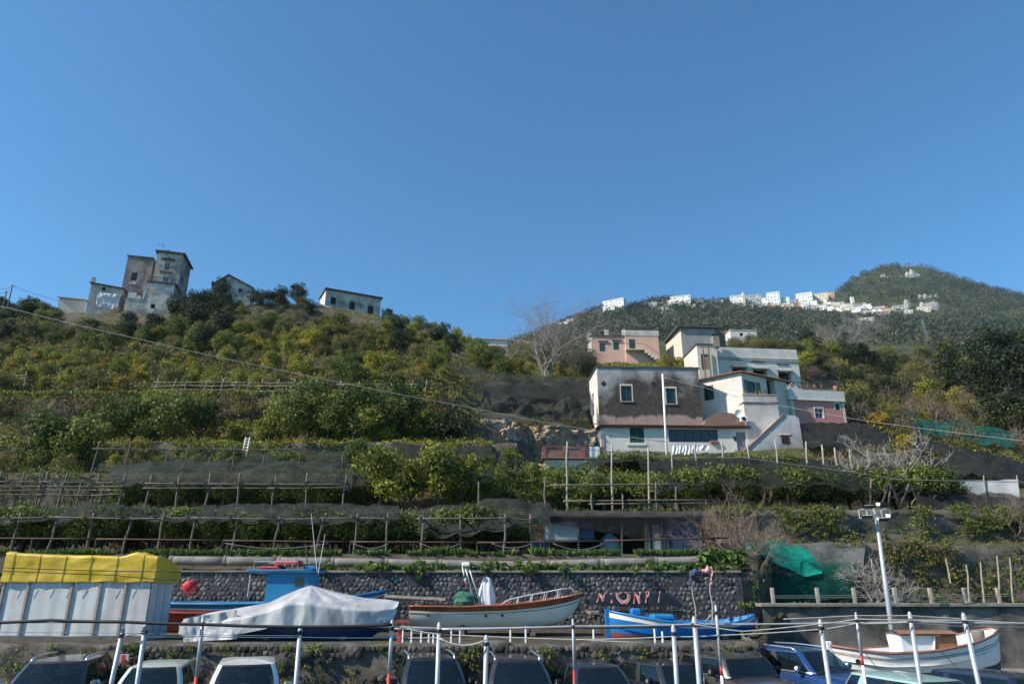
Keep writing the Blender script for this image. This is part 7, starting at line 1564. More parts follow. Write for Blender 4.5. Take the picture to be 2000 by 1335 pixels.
# ---- boat under a grey tarpaulin
tbY = 24.6; tb, L = boat('covered_boat', 'dark blue boat hull under a grey tarpaulin', 455, 755, tbY, 1256); z0 = tb.location.z; H = lambda py: zat(py, tbY-.6)-z0
S = {'t': [0,.15,.4,.7,.9,1], 'b': [.7,.95,1.1,1.0,.6,.05], 'zs': [H(1222)]*5+[H(1215)], 'zk': [.05,0,-.05,-.05,.1,.4], 'full': .42, 'rise': 1.2}
build_hull(tb, S, L*.93, [('hull',(0,1))], [m_navy], None, (.05, m_navy, 0, .97)); cradle('timber cradle under the covered boat', tb.location.x, tbY, 1.5, .05)
tp = MB(); A0 = P(365, 1205, tbY)
ridge = [(362,1206),(400,1196),(450,1188),(520,1176),(560,1158),(590,1146),(605,1142),(620,1146),(660,1156),(710,1166),(760,1170),(780,1174)]
low = [(362,1240),(400,1246),(450,1244),(520,1232),(560,1222),(600,1221),(640,1222),(700,1224),(745,1221),(772,1212),(780,1195)]
def tarpf(u, v):
    px = 362+418*u; zr = zat(np.interp(px, [a for a, b in ridge], [b for a, b in ridge]), tbY); zl = zat(np.interp(px, [a for a, b in low], [b for a, b in low]), tbY-1.0)
    s = 2*v-1; a = abs(s); half = 1.15*math.sin(math.pi*min(1,max(0,.03+.94*u)))**.45 + .05
    prof = 1-.62*a**1.1 if a < .72 else (1-.62*.72**1.1)*(1-(a-.72)/.28)
    y = tbY + math.copysign(half*min(1, a/.72)**.9, s); z = zl + (zr-zl)*prof
    X = X_at(px, y, z) if False else X_at(px, tbY, (zr+zl)/2)
    rd = math.atan2(s, (px-605)/120+1e-6)
    dist = math.hypot((px-605)/150, a)
    tri = lambda q: 2*abs(q-math.floor(q+.5))
    pleat = (tri(rd*1.9+.3*fbm(rd*1.3, 2, 5))-.5)*.09*min(1, dist*2.2)*math.exp(-dist*1.1)
    drag = (tri(px*.021+.5*s+.35*fbm(px*.01, s, 8))-.5)*.035*min(1, a*1.6)
    fold = pleat + drag + .018*fbm(px*.03, s*2, 3)*min(1, a*3)
    return Vector((X + .02*fbm(px*.05, s*4, 6), y + (fold if s > 0 else -fold)*1.4, z + fold*.5)) - A0
tp.grid(tarpf, 170, 56); o = tp.build('tarpaulin', m_tarp, None, A0, smooth=True); tag(o, 'grey white tarpaulin peaked like a tent over the dark blue boat', 'tarpaulin')
# tarp skirt at the stern reaching the ground
sk = MB(); s0 = P(362, 1206, tbY-.8); sk.grid(lambda u, v: P(358+105*u, (1208-18*u)*(1-v) + (1253-6*u)*v, tbY-.95-.12*v+.12*fbm(u*4, v*1.2, 2)) - s0, 34, 10); tag(sk.build('tarpaulin_skirt', m_tarp, None, s0, smooth=True), 'loose grey tarpaulin end hanging to the ground beside the shed', 'tarpaulin')
# ---- dark printed tarpaulin over a dinghy on trestles
dY = 28.6; pt = MB(); d0 = P(1150, 1185, dY)
top = [(1150,1170),(1165,1159),(1230,1157),(1300,1155),(1318,1166),(1335,1182)]; bot = [(1150,1180),(1165,1180),(1230,1186),(1300,1184),(1318,1184),(1338,1188)]
def ptf(u, v):
    px = 1148+190*u; zt_ = zat(np.interp(px,[a for a,b in top],[b for a,b in top]), dY); zb_ = zat(np.interp(px,[a for a,b in bot],[b for a,b in bot]), dY-.6); s = 2*v-1; a = abs(s)
    y = dY + .75*s; z = zb_+(zt_-zb_)*(1-a**2.2); return Vector((X_at(px, dY, zb_), y, z+.03*fbm(px*.08, s*3, 1)+.02*math.sin(px*.25+s*4)*a)) - d0
pt.grid(ptf, 60, 20); po = pt.build('printed_tarpaulin', M('black_tarp', (0.009,0.012,0.013), 0.32, 0, 0.4, 2), None, d0, smooth=True); tag(po, 'black tarpaulin with big red letters over an upturned dinghy', 'tarpaulin')
m_lred = M('tarp_print_red', (0.36,0.075,0.07), .6, 0, .25, 6); m_lpale = M('tarp_print_outline', (0.45,0.36,0.34), .7, 0, .2, 6)
for ch_, px, wd, sl in (('N', 1160, 11, 9), ('I', 1183, 15, 3), ('O', 1206, 19, 2), ('N', 1230, 10, 8), ('P', 1250, 9, 8), ('J', 1272, 10, 10)):
    for k, (m_, off, ex) in enumerate(((m_lpale, .03, .03), (m_lred, .042, -.005))):     # flat print following the folds of the sheet
        cu = bpy.data.curves.new('letter', 'FONT'); cu.body = ch_; cu.size = 1.0; cu.offset = ex; cu.align_x = 'CENTER'; cu.resolution_u = 4
        tmp = bpy.data.objects.new('letter_curve', cu); COL.objects.link(tmp); bpy.context.view_layer.update(); me_ = bpy.data.meshes.new_from_object(tmp); bpy.data.objects.remove(tmp)
        for v_ in me_.vertices:
            h_ = max(0.0, min(1.05, v_.co.y/.72)); u_ = (px + 8 + v_.co.x*wd*1.9 + sl*h_ - 1148)/190; q = ptf(min(1, max(0, u_)), .05 + .40*h_); v_.co = q + Vector((0, -off, off*.8))
        me_.materials.clear(); me_.materials.append(m_); link('letter', me_, po)
dg = thing('plank_trestle', 'long grey boarded trestle under the printed tarpaulin', 'trestle', P(1150, 1196, dY)); e = P(1335, 1194, dY)-dg.location; mb = MB(); mb.bevel_box((0,-.6,-.06), (e.x,.6,.06), .02); mb.build('platform', m_conc, dg)
for x in (.3, e.x*.5, e.x-.3): 
    for y in (-.5, .5): mb = MB(); mb.box((x-.06,y-.06,ZL-dg.location.z), (x+.06,y+.06,-.062)); mb.build('leg', m_wood, dg)
# ================================================================== shed with yellow tarpaulin top
m_yel = M('yellow_tarp', (0.56,0.38,0.012), 0.5, 0, 0.12, 1.2, 0.1, dirt=(0.30,0.19,0.02), dirt_amt=.75)
m_sheet = M('white_sheeting', (0.52,0.52,0.52), 0.7, 0, 0.08, 0.7, 0.1, dirt=(0.33,0.29,0.25), dirt_amt=.75)
sY = 24.0; so = V(-12, sY, ZL); shed = thing('boat_shed', 'white panelled shed with a bright yellow tarpaulin roof', 'shed', so); shed['kind'] = 'thing'
def sx(px, py, Y=sY): return P(px, py, Y) - so
zb_ = zat(1134, sY) - so.z; zt_ = zat(1076, sY) - so.z; x0 = sx(-4, 1200).x; x1 = sx(287, 1200).x; sd = 1.5
cuts = [x0] + [sx(p, 1200).x for p in (46, 132, 188)] + [x1]
cuts = [x0, sx(46,1195).x, sx(132,1195).x, sx(188,1195).x, sx(238,1195).x, x1]
for i in range(len(cuts)-1):
    a, b = cuts[i]+.02, cuts[i+1]-.02; mb = MB(); n = max(4, int((b-a)/.2))
    mb.grid(lambda u, v: (a+(b-a)*u, .004*math.sin(u*n*math.pi)+.012*fbm(u*1.5+i, v*1.2, 3), (zb_+.1)*v), n*4, 6); mb.build('wall_panel', m_sheet, shed, smooth=True)
    mb = MB(); mb.box((cuts[i]-.035,-.05,0), (cuts[i]+.035,.06,zb_+.1)); mb.build('stud', M('stud_beige', (0.33,0.26,0.21), .8) if i == 0 else bpy.data.materials['stud_beige'], shed)
for k in range(3):
    mb = MB(); y0, y1 = sd*k/3+.02, sd*(k+1)/3-.02; mb.grid(lambda u, v: (x1+.004*math.sin(u*14), y0+(y1-y0)*u, (zb_+.1)*v), 14, 4); mb.build('wall_panel', m_sheet, shed, smooth=True)
mb = MB(); mb.box((x0,.08,0), (x0+.05,sd,zb_)); mb.build('wall_panel', m_sheet, shed); mb = MB(); mb.box((x0,sd,0), (x1,sd+.04,zb_)); mb.build('wall_panel', m_sheet, shed)
mb = MB(); e = .1
zt1 = zat(1086, sY)-so.z
def yf(u, v):
    # v 0..1: hanging front valance, v 1..2 roof up to the ridge, then down at the back
    x = x0-e+(x1-x0+2*e)*u; ztp = zt_+(zt1-zt_)*u + .05*math.sin(u*7)*0
    ztp += .03*fbm(u*5, 1, 2) - .06*math.sin(math.pi*min(1, u/.75)) + .10*math.exp(-((u-.85)/.06)**2)
    if v < .6: t = v/.6; return (x, -.1-.03*fbm(u*4, t*1.5, 5)*1.5-.01*math.sin(u*30)*(1-t), zb_-.02+(ztp-zb_)*t + (.03*fbm(u*8, 0, 1))*(1-t))
    t = (v-.6)/.4; return (x, -.1+(sd+.3)*t, ztp + .03*fbm(u*6, t*4, 7) - (.45*max(0, t-.3)))
mb.grid(yf, 70, 24); yo = mb.build('tarpaulin_roof', m_yel, shed, smooth=True)
mb = MB(); mb.grid(lambda u, v: (x1+e+.02+.03*fbm(u*4, v*3, 9), -.1+(sd+.3)*u, (zb_-.05)+(zt1-.42*max(0,u-.25)-zb_+.05)*v), 16, 8); mb.build('tarpaulin_side', m_yel, shed, smooth=True)
mb = MB(); mb.grid(lambda u, v: (x0-e-.01, -.1+(sd+.3)*u, (zb_-.05)+(zt_-.42*max(0,u-.25)-zb_+.05)*v), 10, 4); mb.build('tarpaulin_side', m_yel, shed, smooth=True)
for k in range(6):
    u = .06+.17*k; pts = [Vector(yf(u, t/14)) + Vector((0,-.015,.012)) for t in range(0, 12)]; mb = MB(); mb.tube(pts, .01, 4); mb.build('tarpaulin_seam', M('seam_ochre', (0.36,0.24,0.02), .7) if k == 0 else bpy.data.materials['seam_ochre'], shed)
for k in range(9):
    x = x0+(x1-x0)*(k+.5)/9; mb = MB(); mb.tube([(x,-.13,zb_+.02),(x+.03,-.08,zb_-.35)], .008, 4); mb.build('tie_cord', m_rope, shed)
mb = MB(); mb.box((x0,-.06,.0),(x1,-.02,.14)); mb.build('base_board', m_wood, shed)
# ================================================================== railing on the hardstand edge
rl = thing('edge_railing', 'low white post railing along the hardstand edge below the launch', 'railing', V(786, 22.2, ZL)); ro = rl.location
for px, pt in ((786,1230),(803,1231),(822,1231),(837,1237),(846,1237),(881,1228),(898,1229),(997,1228),(1027,1222),(1160,1228),(1280,1227),(1295,1232)):
    q = V(px, 22.2, ZL)-ro; z_ = zat(pt, 22.2)-ro.z; mb = MB(); mb.tube([(q.x,0,-.05),(q.x,0,z_)], .028, 6); mb.build('post', m_whitepaint, rl)
pts = [P(px, py, 22.2)-ro for px, py in ((770,1226),(860,1227),(960,1226),(1060,1224),(1160,1224),(1260,1222),(1360,1220),(1480,1216))]; mb = MB(); mb.tube(pts, .03, 6); mb.build('top_rail', m_galv, rl, smooth=True)
mb = MB(); mb.tube([P(784,1231,22.25)-ro, P(900,1233,22.25)-ro], .02, 6); mb.build('short_rail', m_black, rl)
o = thing('fire_point_post', 'short red post beside the white railing', 'post', V(779, 22.3, ZL)); mb = MB(); mb.bevel_box((-.06,-.05,0), (.06,.05,zat(1226,22.3)-ZL), .015); mb.build('shaft', m_red, o)
# ================================================================== poles and cables in front of the cars
pY = 14.2; poles = {}
for i, (tx, ty, bx, r, red, l) in enumerate([(240,1229,217,.055,None,'thick grey pole in front of the gap left of the pale hatchback'),(284,1222,268,.055,None,'thick grey pole in front of the pale hatchback'),(397,1206,382,.042,1320,'slim pole with red foot between the pale hatchback and white car'),
    (587,1224,578,.055,None,'thick grey pole standing alone right of the white car'),(766,1215,759,.045,1314,'pole with red foot left of the black car'),(858,1220,854,.055,None,'grey pole in front of the black car windscreen'),(950,1245,948,.058,None,'short thick grey pole left of the brown car'),
    (1119,1212,1122,.032,1308,'thin pole with red band before the dark blue car'),(1315,1225,1322,.055,None,'thick grey pole before the grey saloon'),(1356,1208,1366,.06,None,'thick grey pole left of the boxy brown car'),(1398,1185,1411,.034,(1300,1318),'thin pole with a red band before the boxy brown car'),
    (1602,1214,1620,.055,None,'grey pole before the blue car bonnet'),(1672,1200,1690,.034,(1280,1298),'thin pole with a red band before the white boat'),(1777,1199,1798,.052,None,'grey pole before the cabin of the white boat'),(1882,1201,1912,.055,None,'grey pole before the bow of the white boat')]):
    t = P(tx, ty, pY); b = P(bx, 1335, pY); r *= .76; d = (b-t); b0 = t + d*((0-t.z)/d.z); o = thing('steel_pole', l, 'pole', b0); q = t-b0
    def at_(py): return q*((zat(py, pY))/q.z)
    if red is None: mb = MB(); mb.tube([(0,0,-.1), q], [r*1.08, r], 12); mb.build('shaft', m_galv, o, smooth=True)
    else:
        lo_, hi_ = (red, 99999) if not isinstance(red, tuple) else red
        u = at_(lo_); v_ = at_(hi_) if isinstance(red, tuple) else Vector((0,0,-.1))
        if not isinstance(red, tuple): v_ = q*(.55/q.z)
        mb = MB(); mb.tube([u, q], r, 12); mb.build('shaft', m_galv, o, smooth=True); mb = MB(); mb.tube([v_, u], r*1.02, 12); mb.build('red_band', m_red, o, smooth=True); mb = MB(); mb.tube([(0,0,-.1), v_], r, 12); mb.build('lower_shaft', m_whitepaint, o, smooth=True)
    mb = MB(); mb.tube([q-Vector((0,0,.01)), q+Vector((0,0,.05))], [r*1.05, r*.5], 12); mb.build('cap', m_galv, o)
    mb = MB(); mb.lathe([(r*1.35,-.03),(r*1.35,.03)], 12, origin=tuple(q*(1-.10/q.z))); mb.build('clamp', m_iron, o)
    poles[tx] = t
def cable(label, pts, r, mat, Y=None, sag=0.0, name='cable', n=10):
    W = [P(*p) if len(p) == 3 else P(p[0], p[1], Y or pY) for p in pts]; out = []
    for a, b in zip(W[:-1], W[1:]):
        for k in range(n): t = k/n; out.append(a.lerp(b, t) - Vector((0,0,4*sag*t*(1-t))))
    out.append(W[-1]); mb = MB(); o0 = out[0]; mb.tube([p-o0 for p in out], r, 5); return tag(mb.build(name, mat, None, o0, smooth=True), label, 'cable')
cable('thick black cable bundle strung before the shed and covered boat', [(-120,1218),(100,1210),(240,1213),(397,1218),(587,1223),(766,1219)], .03, m_black, 14.1, .01)
cable('pale pipe running along the tops of the left poles', [(-120,1214),(240,1214),(397,1219),(587,1222),(766,1223),(858,1226)], .018, m_galv, 14.25)
cable('thin grey wire strung low across the left poles', [(-120,1240),(240,1241),(397,1242),(587,1243),(766,1244),(858,1244)], .009, m_rope, 14.2, .01)
cable('thinner lower wire between the left poles and shed', [(-120,1231),(240,1235),(397,1238),(587,1240)], .006, m_cable, 14.3, .01)
cable('short wire linking the two thick grey poles', [(242,1242),(284,1233)], .012, m_cable, 14.1)
cable('rope swag hanging between the black car pole and the short pole', [(858,1245),(950,1248)], .014, m_rope, 14.1, .11)
cable('pale wire sloping from the red footed pole to the thin banded pole', [(766,1222),(858,1238),(1119,1248),(1315,1256)], .011, m_rope, 14.25, .005)
cable('thick pale cable through the tops of the middle poles', [(858,1228),(1119,1222),(1356,1218),(1602,1216),(1777,1213),(2150,1218)], .02, m_galv, 14.3, .01)
cable('black cable taped under the thick pale cable', [(1119,1226),(1356,1221),(1602,1232)], .013, m_black, 14.35, .01)
cable('lower pale wire through the middle poles', [(1119,1248),(1315,1242),(1398,1240),(1602,1228),(1672,1216),(1777,1214)], .011, m_rope, 14.2, .012)
cable('white wire sloping up towards the right poles', [(1356,1218),(1450,1232),(1602,1217),(1672,1208),(1882,1210),(2150,1222)], .011, m_rope, 14.1, .01)
cable('upper thin wire between the right poles', [(1530,1208),(1672,1201),(1777,1201),(1882,1207)], .008, m_rope, 14.4, .004)
cable('lowest wire between the right poles', [(1602,1220),(1777,1215),(1882,1222),(2150,1224)], .01, m_cable, 14.2, .01)
cable('black wire crossing in front of the yellow tarpaulin', [(-100,1103,20),(346,1116,20),(620,1112,20)], .012, m_black, None, .03); cable('second black wire crossing lower on the yellow tarpaulin', [(-100,1108,20.5),(220,1122,20.5),(346,1132,20.5)], .012, m_black, None, .02)
cable('long overhead power cable descending from the ridge to the stained house', [(-120,572,60),(20,602,58),(280,664,56),(560,725,54),(900,792,52),(1145,838,50),(1300,862,48)], .028, m_cable, None, .06)
cable('white overhead cable from the white mast to the right hillside', [(1298,737,68),(1378,757,68),(1464,780,68),(1700,823,66),(2100,872,62)], .02, m_rope, None, .05)
cable('lower overhead cable crossing before the big dark net', [(1100,872,38),(1300,892,38),(1450,893,38),(1620,915,38),(1760,936,38),(2100,942,38)], .022, m_cable, None, .02)
for k, (a, b) in enumerate((((13,570,128),(-120,580,120)), ((25,558,128),(150,592,150)), ((25,562,128),(-120,566,124)))): cable(('left', 'right', 'upper left')[k] + ' wire from the telegraph poles on the ridge', [a, b], .03, m_iron, None, .5)
# white mast in front of the stained house
b = P(1302, 897, 70); t = P(1294, 730, 70); o = thing('flag_mast', 'tall white mast before the stained house carrying the overhead cable', 'mast', b); mb = MB(); mb.tube([(0,0,-2), t-b], [.13,.10], 10); mb.build('shaft', m_whitepaint, o, smooth=True); mb = MB(); q = t-b; mb.tube([q, q+Vector((.3,0,-.05))], .04, 6); mb.build('bracket', m_galv, o)
# laundry
lY = 66; cable('clothes line before the white wing', [(1305,869,lY),(1385,868,lY)], .012, m_rope, None, .03, 'clothes_line')
for px0, px1, y1, l, mt in ((1311,1322,889,'lilac white towel',m_whitepaint),(1324,1334,886,'white pillowcase',m_whitepaint),(1335,1346,890,'folded white sheet',m_whitepaint),(1348,1362,884,'pale lilac sheet',M('lilac_cloth',(0.55,0.53,0.62),.9)),(1364,1384,880,'white lace curtain',m_whitepaint)):
    a = P(px0, 869, lY); b = P(px1, 869, lY); h = zat(869, lY)-zat(y1, lY); mb = MB(); mb.grid(lambda u, v: ((b.x-a.x)*u+.03*math.sin(v*5), .06*math.sin(u*9+v*3), -h*v*(1-.2*u)), 10, 8); tag(mb.build('laundry', mt, None, a, smooth=True), l + ' hanging on the clothes line', 'laundry')
# ================================================================== floodlight mast
fl = thing('floodlight_mast', 'tall grey mast with a cluster of floodlights beside the white boat', 'lamp', V(1754, 26.6, .5)); tq = P(1712, 1012, 26.6)-fl.location; mb = MB(); mb.tube([(0,0,-.3), tq*.5, tq], [.10,.085,.06], 12); mb.build('mast', m_galv, fl, smooth=True)
mb = MB()
for zz in (.05, .35): mb.tube([tq+Vector((-.42,-.2,zz)), tq+Vector((.42,-.2,zz)), tq+Vector((.42,.4,zz)), tq+Vector((-.42,.4,zz)), tq+Vector((-.42,-.2,zz))], .014, 5)
for sx_ in (-.42, .42):
    for sy_ in (-.2, .4): mb.tube([tq+Vector((sx_,sy_,.05)), tq+Vector((sx_,sy_,.35))], .02, 5)
mb.tube([tq+Vector((0,0,-.1)), tq+Vector((0,.1,.4))], .04, 6); mb.build('lamp_frame', m_galv, fl)
for k, (dx, dz, an) in enumerate(((-.45,.02,-.5),(.05,-.08,.1),(.42,.05,.45),(-.32,.38,-.4),(.15,.46,.3))):
    mb = MB(); c, s = math.cos(an), math.sin(an)
    vs = [(-.18,-.08,-.05),(.18,-.08,-.05),(.16,.11,-.02),(-.16,.11,-.02),(-.18,-.13,.06),(.18,-.13,.06),(.16,.1,.09),(-.16,.1,.09)]
    mb.add([Vector((x*c-y*s, x*s+y*c, z))+tq+Vector((dx,-.25,dz)) for x, y, z in vs], [(3,2,1,0),(4,5,6,7),(1,2,6,5),(2,3,7,6),(3,0,4,7)]); mb.add([Vector((x*c-y*s, x*s+y*c, z))+tq+Vector((dx,-.25,dz)) for x, y, z in (vs[0],vs[1],vs[5],vs[4])], [(0,1,2,3)], 1); mb.build('floodlight', [m_whitepaint, m_winglass], fl)
for px, py, l in ((243, 1285, 'left of the pale hatchback'), (1052, 1286, 'above the brown car')):
    o = thing('wall_sign', 'small faded red notice on the rubble wall ' + l, 'sign', P(px, py, 21.45)); mb = MB(); mb.bevel_box((-.13,-.02,-.11), (.13,0,.11), .006); mb.build('plate', M('faded_plate', (0.45,0.36,0.34), .7) if px < 500 else bpy.data.materials['faded_plate'], o); mb = MB(); mb.box((-.07,-.024,-.09), (.03,-.021,.09)); mb.build('red_panel', m_red, o)
# ================================================================== parked cars, noses towards the camera
m_cglass = glass_clear('car_glass', (0.42,0.56,0.62), 0.5)
m_trim = M('black_trim', (0.015,0.015,0.016), 0.5, 0, 0.2, 4)
m_chrome = M('satin_chrome', (0.72,0.73,0.75), 0.28, 0.9, 0.05, 4)
m_seat = M('car_seat', (0.03,0.03,0.033), 0.85, 0, 0.3, 5)
m_lens = glass_dark('lamp_lens', (0.35,0.37,0.38), 0.08)
m_amber = M('amber_lens', (0.55,0.16,0.02), 0.2, 0, 0.1, 4)
m_plate = M('plate_white', (0.7,0.7,0.7), 0.5, 0, 0.05, 4)
m_tyre = M('tyre', (0.02,0.02,0.02), 0.85, 0, 0.2, 5)
m_sill = M('windscreen_paper', (0.6,0.62,0.6), 0.7)
def car(label, px, py, Y, yaw, paint, L=4.2, W=1.78, H=1.6, roofmat=None, rails=None, boxy=0.0, belt=None, hood=None, kind='suv', rt=0.72, mirror=None, grille=None, plate_l=True, name='parked_car'):
    """(px, py): where the middle of the windscreen's top edge shows; Y its distance"""
    zb = belt or H*0.60; zh = hood or zb*0.98; wh = W/2
    yF, yR = -L/2, L/2
    yc = -L/2 + L*(0.285+.01*boxy)         # cowl (windscreen foot)
    yt = yc + (0.62-.28*boxy)*(H-zb)/0.62    # windscreen top edge
    yr = yR - .22 - .12*(1-boxy)           # roof rear
    yb = yR - .06                          # rear window foot
    zt = H - .07
    dv = ray(px, py); top = Vector((0, 0, CAMZ)) + dv*((zt - CAMZ)/dv.z); root = thing(name, label, 'car', (0,0,0), yaw)
    c, s = math.cos(yaw), math.sin(yaw); root.location = (top.x - (-s*yt), top.y - (c*yt), top.z - zt)
    root.location.z = 0.0 if kind != 'ramp' else root.location.z
    # --- body
    st = [(yF, .80, .62, .30), (yF+.06, .93, .74, .22), (yF+.28, .985, zh-.12, .2), (yF+.7, 1.0, zh-.03, .2), (yc-.05, 1.0, zh+.03, .2), (yc+.25, 1.0, zb, .2), (0, 1.0, zb+.005, .2), (yR-.55, 1.0, zb+.02, .2), (yR-.12, .97, zb+.0, .24), (yR, .88, zb-.12, .34)]
    ys = np.linspace(yF, yR, 36); mb = MB(); prof = []
    for y in ys:
        w = wh*np.interp(y, [a[0] for a in st], [a[1] for a in st]); z1 = np.interp(y, [a[0] for a in st], [a[2] for a in st]); z0 = np.interp(y, [a[0] for a in st], [a[3] for a in st])
        front = y < yc; cr = .05 if front else .0
        half = [(w*.80, z0), (w*.96, z0+.06), (w, z0+.25), (w*1.0, z0+(z1-z0)*.55), (w*.985, z1-.16), (w*.955, z1-.05), (w*.88, z1-.005), (w*.6, z1+cr*.6), (w*.3, z1+cr*.9), (0, z1+cr)]
        prof.append([(-x, y, z) for x, z in half] + [(x, y, z) for x, z in half[-2::-1]])
    n = len(prof[0]); vs = [p for r in prof for p in r]; mb.add(vs, [(i*n+j, i*n+j+1, (i+1)*n+j+1, (i+1)*n+j) for i in range(len(ys)-1) for j in range(n-1)] + [tuple(range(n)), tuple((len(ys)-1)*n+j for j in range(n-1, -1, -1))])
    body = mb.build('body', paint, root, autosmooth=42)
    # bonnet shut lines
    for x in (-1, 1):
        mb = MB(); mb.tube([(x*wh*.80, yF+.32, zh-.095), (x*wh*.84, yF+.75, zh-.005), (x*wh*.86, yc-.08, zh+.05)], .008, 4); mb.build('bonnet_seam', m_trim, body)
    # --- greenhouse rings
    wb_, wt = wh*.90, wh*rt
    def ring(y0, y1, w, bow):
        pts = []; N = 8
        for k in range(N+1): t = -1+2*k/N; pts.append((t*(w-.10), y0 - bow*(1-t*t)))
        pts.append((w-.035, y0+.05)); sd = [(w + .015*math.sin(math.pi*k/12), y0+.13+(y1-.13-y0-.13)*k/12) for k in range(13)]; pts += sd; pts.append((w-.035, y1-.05))
        for k in range(N+1): t = 1-2*k/N; pts.append((t*(w-.10), y1 + bow*.5*(1-t*t)))
        pts.append((-(w-.035), y1-.05)); pts += [(-x, y) for x, y in sd[::-1]]; pts.append((-(w-.035), y0+.05)); return pts
    rb, rtp = ring(yc, yb, wb_, .10), ring(yt, yr, wt, .07); NN = len(rb)
    def at(i, v, off=0.0):
        i %= NN; a, b = rb[i], rtp[i]; z = zb+.005+(zt-zb)*v; bul = .03*math.sin(math.pi*v)
        x, y = a[0]+(b[0]-a[0])*v, a[1]+(b[1]-a[1])*v; d = Vector((x, (y-(yc+yb)/2)*.25, 0)); d = d.normalized() if d.length > 1e-6 else Vector((0,0,0)); return (x+d.x*(bul+off), y+d.y*(bul+off), z)
    def strip(i0, i1, nm, mat, off=0.0, v0=0.0, v1=1.0, parent=root):
        mb = MB(); m = i1-i0; mb.grid(lambda u, v: at(i0+int(round(u*m)), v0+(v1-v0)*v, off), m, 5); return mb.build(nm, mat, parent, smooth=True)
    strip(0, 8, 'windscreen', m_cglass, -.012, .03, .97)
    strip(8, 10, 'pillar', paint); strip(10, 14, 'side_window', m_cglass, -.012, .05, .93); strip(14, 15, 'pillar', m_trim, .002); strip(15, 19, 'side_window', m_cglass, -.012, .05, .93); strip(19, 20, 'pillar', paint); strip(20, 22, 'quarter_window', m_cglass, -.012, .08, .9); strip(22, 24, 'pillar', paint)
    strip(24, 32, 'rear_window', m_cglass, -.012, .12, .95); strip(32, 34, 'pillar', paint); strip(34, 36, 'quarter_window', m_cglass, -.012, .08, .9); strip(36, 37, 'pillar', paint); strip(37, 41, 'side_window', m_cglass, -.012, .05, .93); strip(41, 42, 'pillar', m_trim, .002); strip(42, 46, 'side_window', m_cglass, -.012, .05, .93); strip(46, 48, 'pillar', paint)
    for i0, i1 in ((8, 24), (32, 48)): strip(i0, i1, 'window_frame', paint, .004, .92, 1.0); strip(i0, i1, 'window_trim', m_trim if rails is None else m_chrome, .004, -.01, .06)
    strip(0, 8, 'windscreen_border', m_trim, -.004, .93, 1.0); strip(0, 8, 'cowl', m_trim, .0, -.02, .05)
    # --- roof
    mb = MB(); rings = 6; vs = []; cy = (yt+yr)/2
    for k in range(rings+1):
        f = 1-k/rings
        for i in range(NN): x, y = rtp[i]; vs.append((x*f*1.0, cy+(y-cy)*f, zt+.005+.065*(1-f**2.2)))
    mb.add(vs, [(k*NN+i, k*NN+(i+1) % NN, (k+1)*NN+(i+1) % NN, (k+1)*NN+i) for k in range(rings) for i in range(NN)]); mb.build('roof', roofmat or paint, root, smooth=True)
    if rails is not None:
        for x in (-1, 1):
            mb = MB(); xr_ = x*(wt-.04); mb.tube([(xr_, yt+.12, zt+.0), (xr_, yt+.28, zt+.075), (xr_, cy, zt+.10), (xr_, yr-.3, zt+.085), (xr_, yr-.1, zt+.0)], .024, 8); mb.build('roof_rail', rails, root, smooth=True)
    mb = MB(); mb.tube([(0, yr-.25, zt+.06), (0, yr+.1, zt+.38)], .008, 4); mb.build('aerial', m_trim, root)
    # --- interior: dashboard, seats, wheel, mirror
    mb = MB(); mb.bevel_box((-wb_+.08, yc+.12, zb-.12), (wb_-.08, yc+.5, zb+.01), .03); mb.build('dashboard', m_seat, root)
    for x in (-.36, .36):
        mb = MB(); mb.bevel_box((x-.24, yc+1.15, zb-.5), (x+.24, yc+1.32, zb+.16), .06); mb.bevel_box((x-.13, yc+1.17, zb+.18), (x+.13, yc+1.27, zb+.36), .04); mb.build('seat', m_seat, root)
    mb = MB(); mb.bevel_box((-.6, yb-.75, zb-.5), (.6, yb-.6, zb+.12), .06); mb.build('rear_seat', m_seat, root)
    mb = MB(); mb.tube([(.36+.18*math.cos(a), yc+.55+.03*math.sin(a), zb+.0+.18*math.sin(a)) for a in np.linspace(0, 6.2832, 17)], .015, 5); mb.build('steering_wheel', m_trim, root)
    mb = MB(); mb.bevel_box((-.1, yt-.02, zt-.17), (.1, yt+.01, zt-.1), .012); mb.build('rear_view_mirror', m_trim, root)
    mb = MB(); mb.box((-.5, yc+.1, zb+.012), (-.38, yc+.2, zb+.016)); mb.build('paper_slip', m_sill, root)
    for x0, x1 in ((-.62, -.05), (.0, .58)):
        mb = MB(); a = at(4+int(x0*5), .03); mb.tube([(x0, yc-.05, zb+.035), ((x0+x1)/2, yc+.0, zb+.06), (x1, yc+.0, zb+.07)], .01, 4); mb.build('wiper', m_trim, root)
    # --- mirrors
    for x in (-1, 1):
        mb = MB(); xm = x*(wh+.10); mb.bevel_box((xm-.11, yc+.30, zb+.02), (xm+.11, yc+.44, zb+.19), .045); mi_ = mb.build('door_mirror', mirror or paint, root, smooth=True); mb = MB(); mb.tube([(x*(wh-.04), yc+.40, zb-.01), (xm, yc+.38, zb+.05)], .03, 6); mb.build('mirror_arm', m_trim, mi_)
    # --- front and lower parts
    for x in (-1, 1):
        mb = MB()
        if grille == 'round': mb.lathe([(.115,0),(.12,-.03),(.09,-.05)], 18, origin=(x*wh*.66, yF+.09, zh-.27), axis='y')
        else: mb.bevel_box((min(x*wh*.55, x*wh*.93), yF+.03, zh-.36), (max(x*wh*.55, x*wh*.93), yF+.22, zh-.2), .05)
        mb.build('headlight', m_lens, root, smooth=grille == 'round')
        mb = MB(); mb.bevel_box((x*wh*.985-.03, yF+.32, zh-.33), (x*wh*.985+.03, yF+.44, zh-.27), .012); mb.build('side_repeater', m_amber, root)
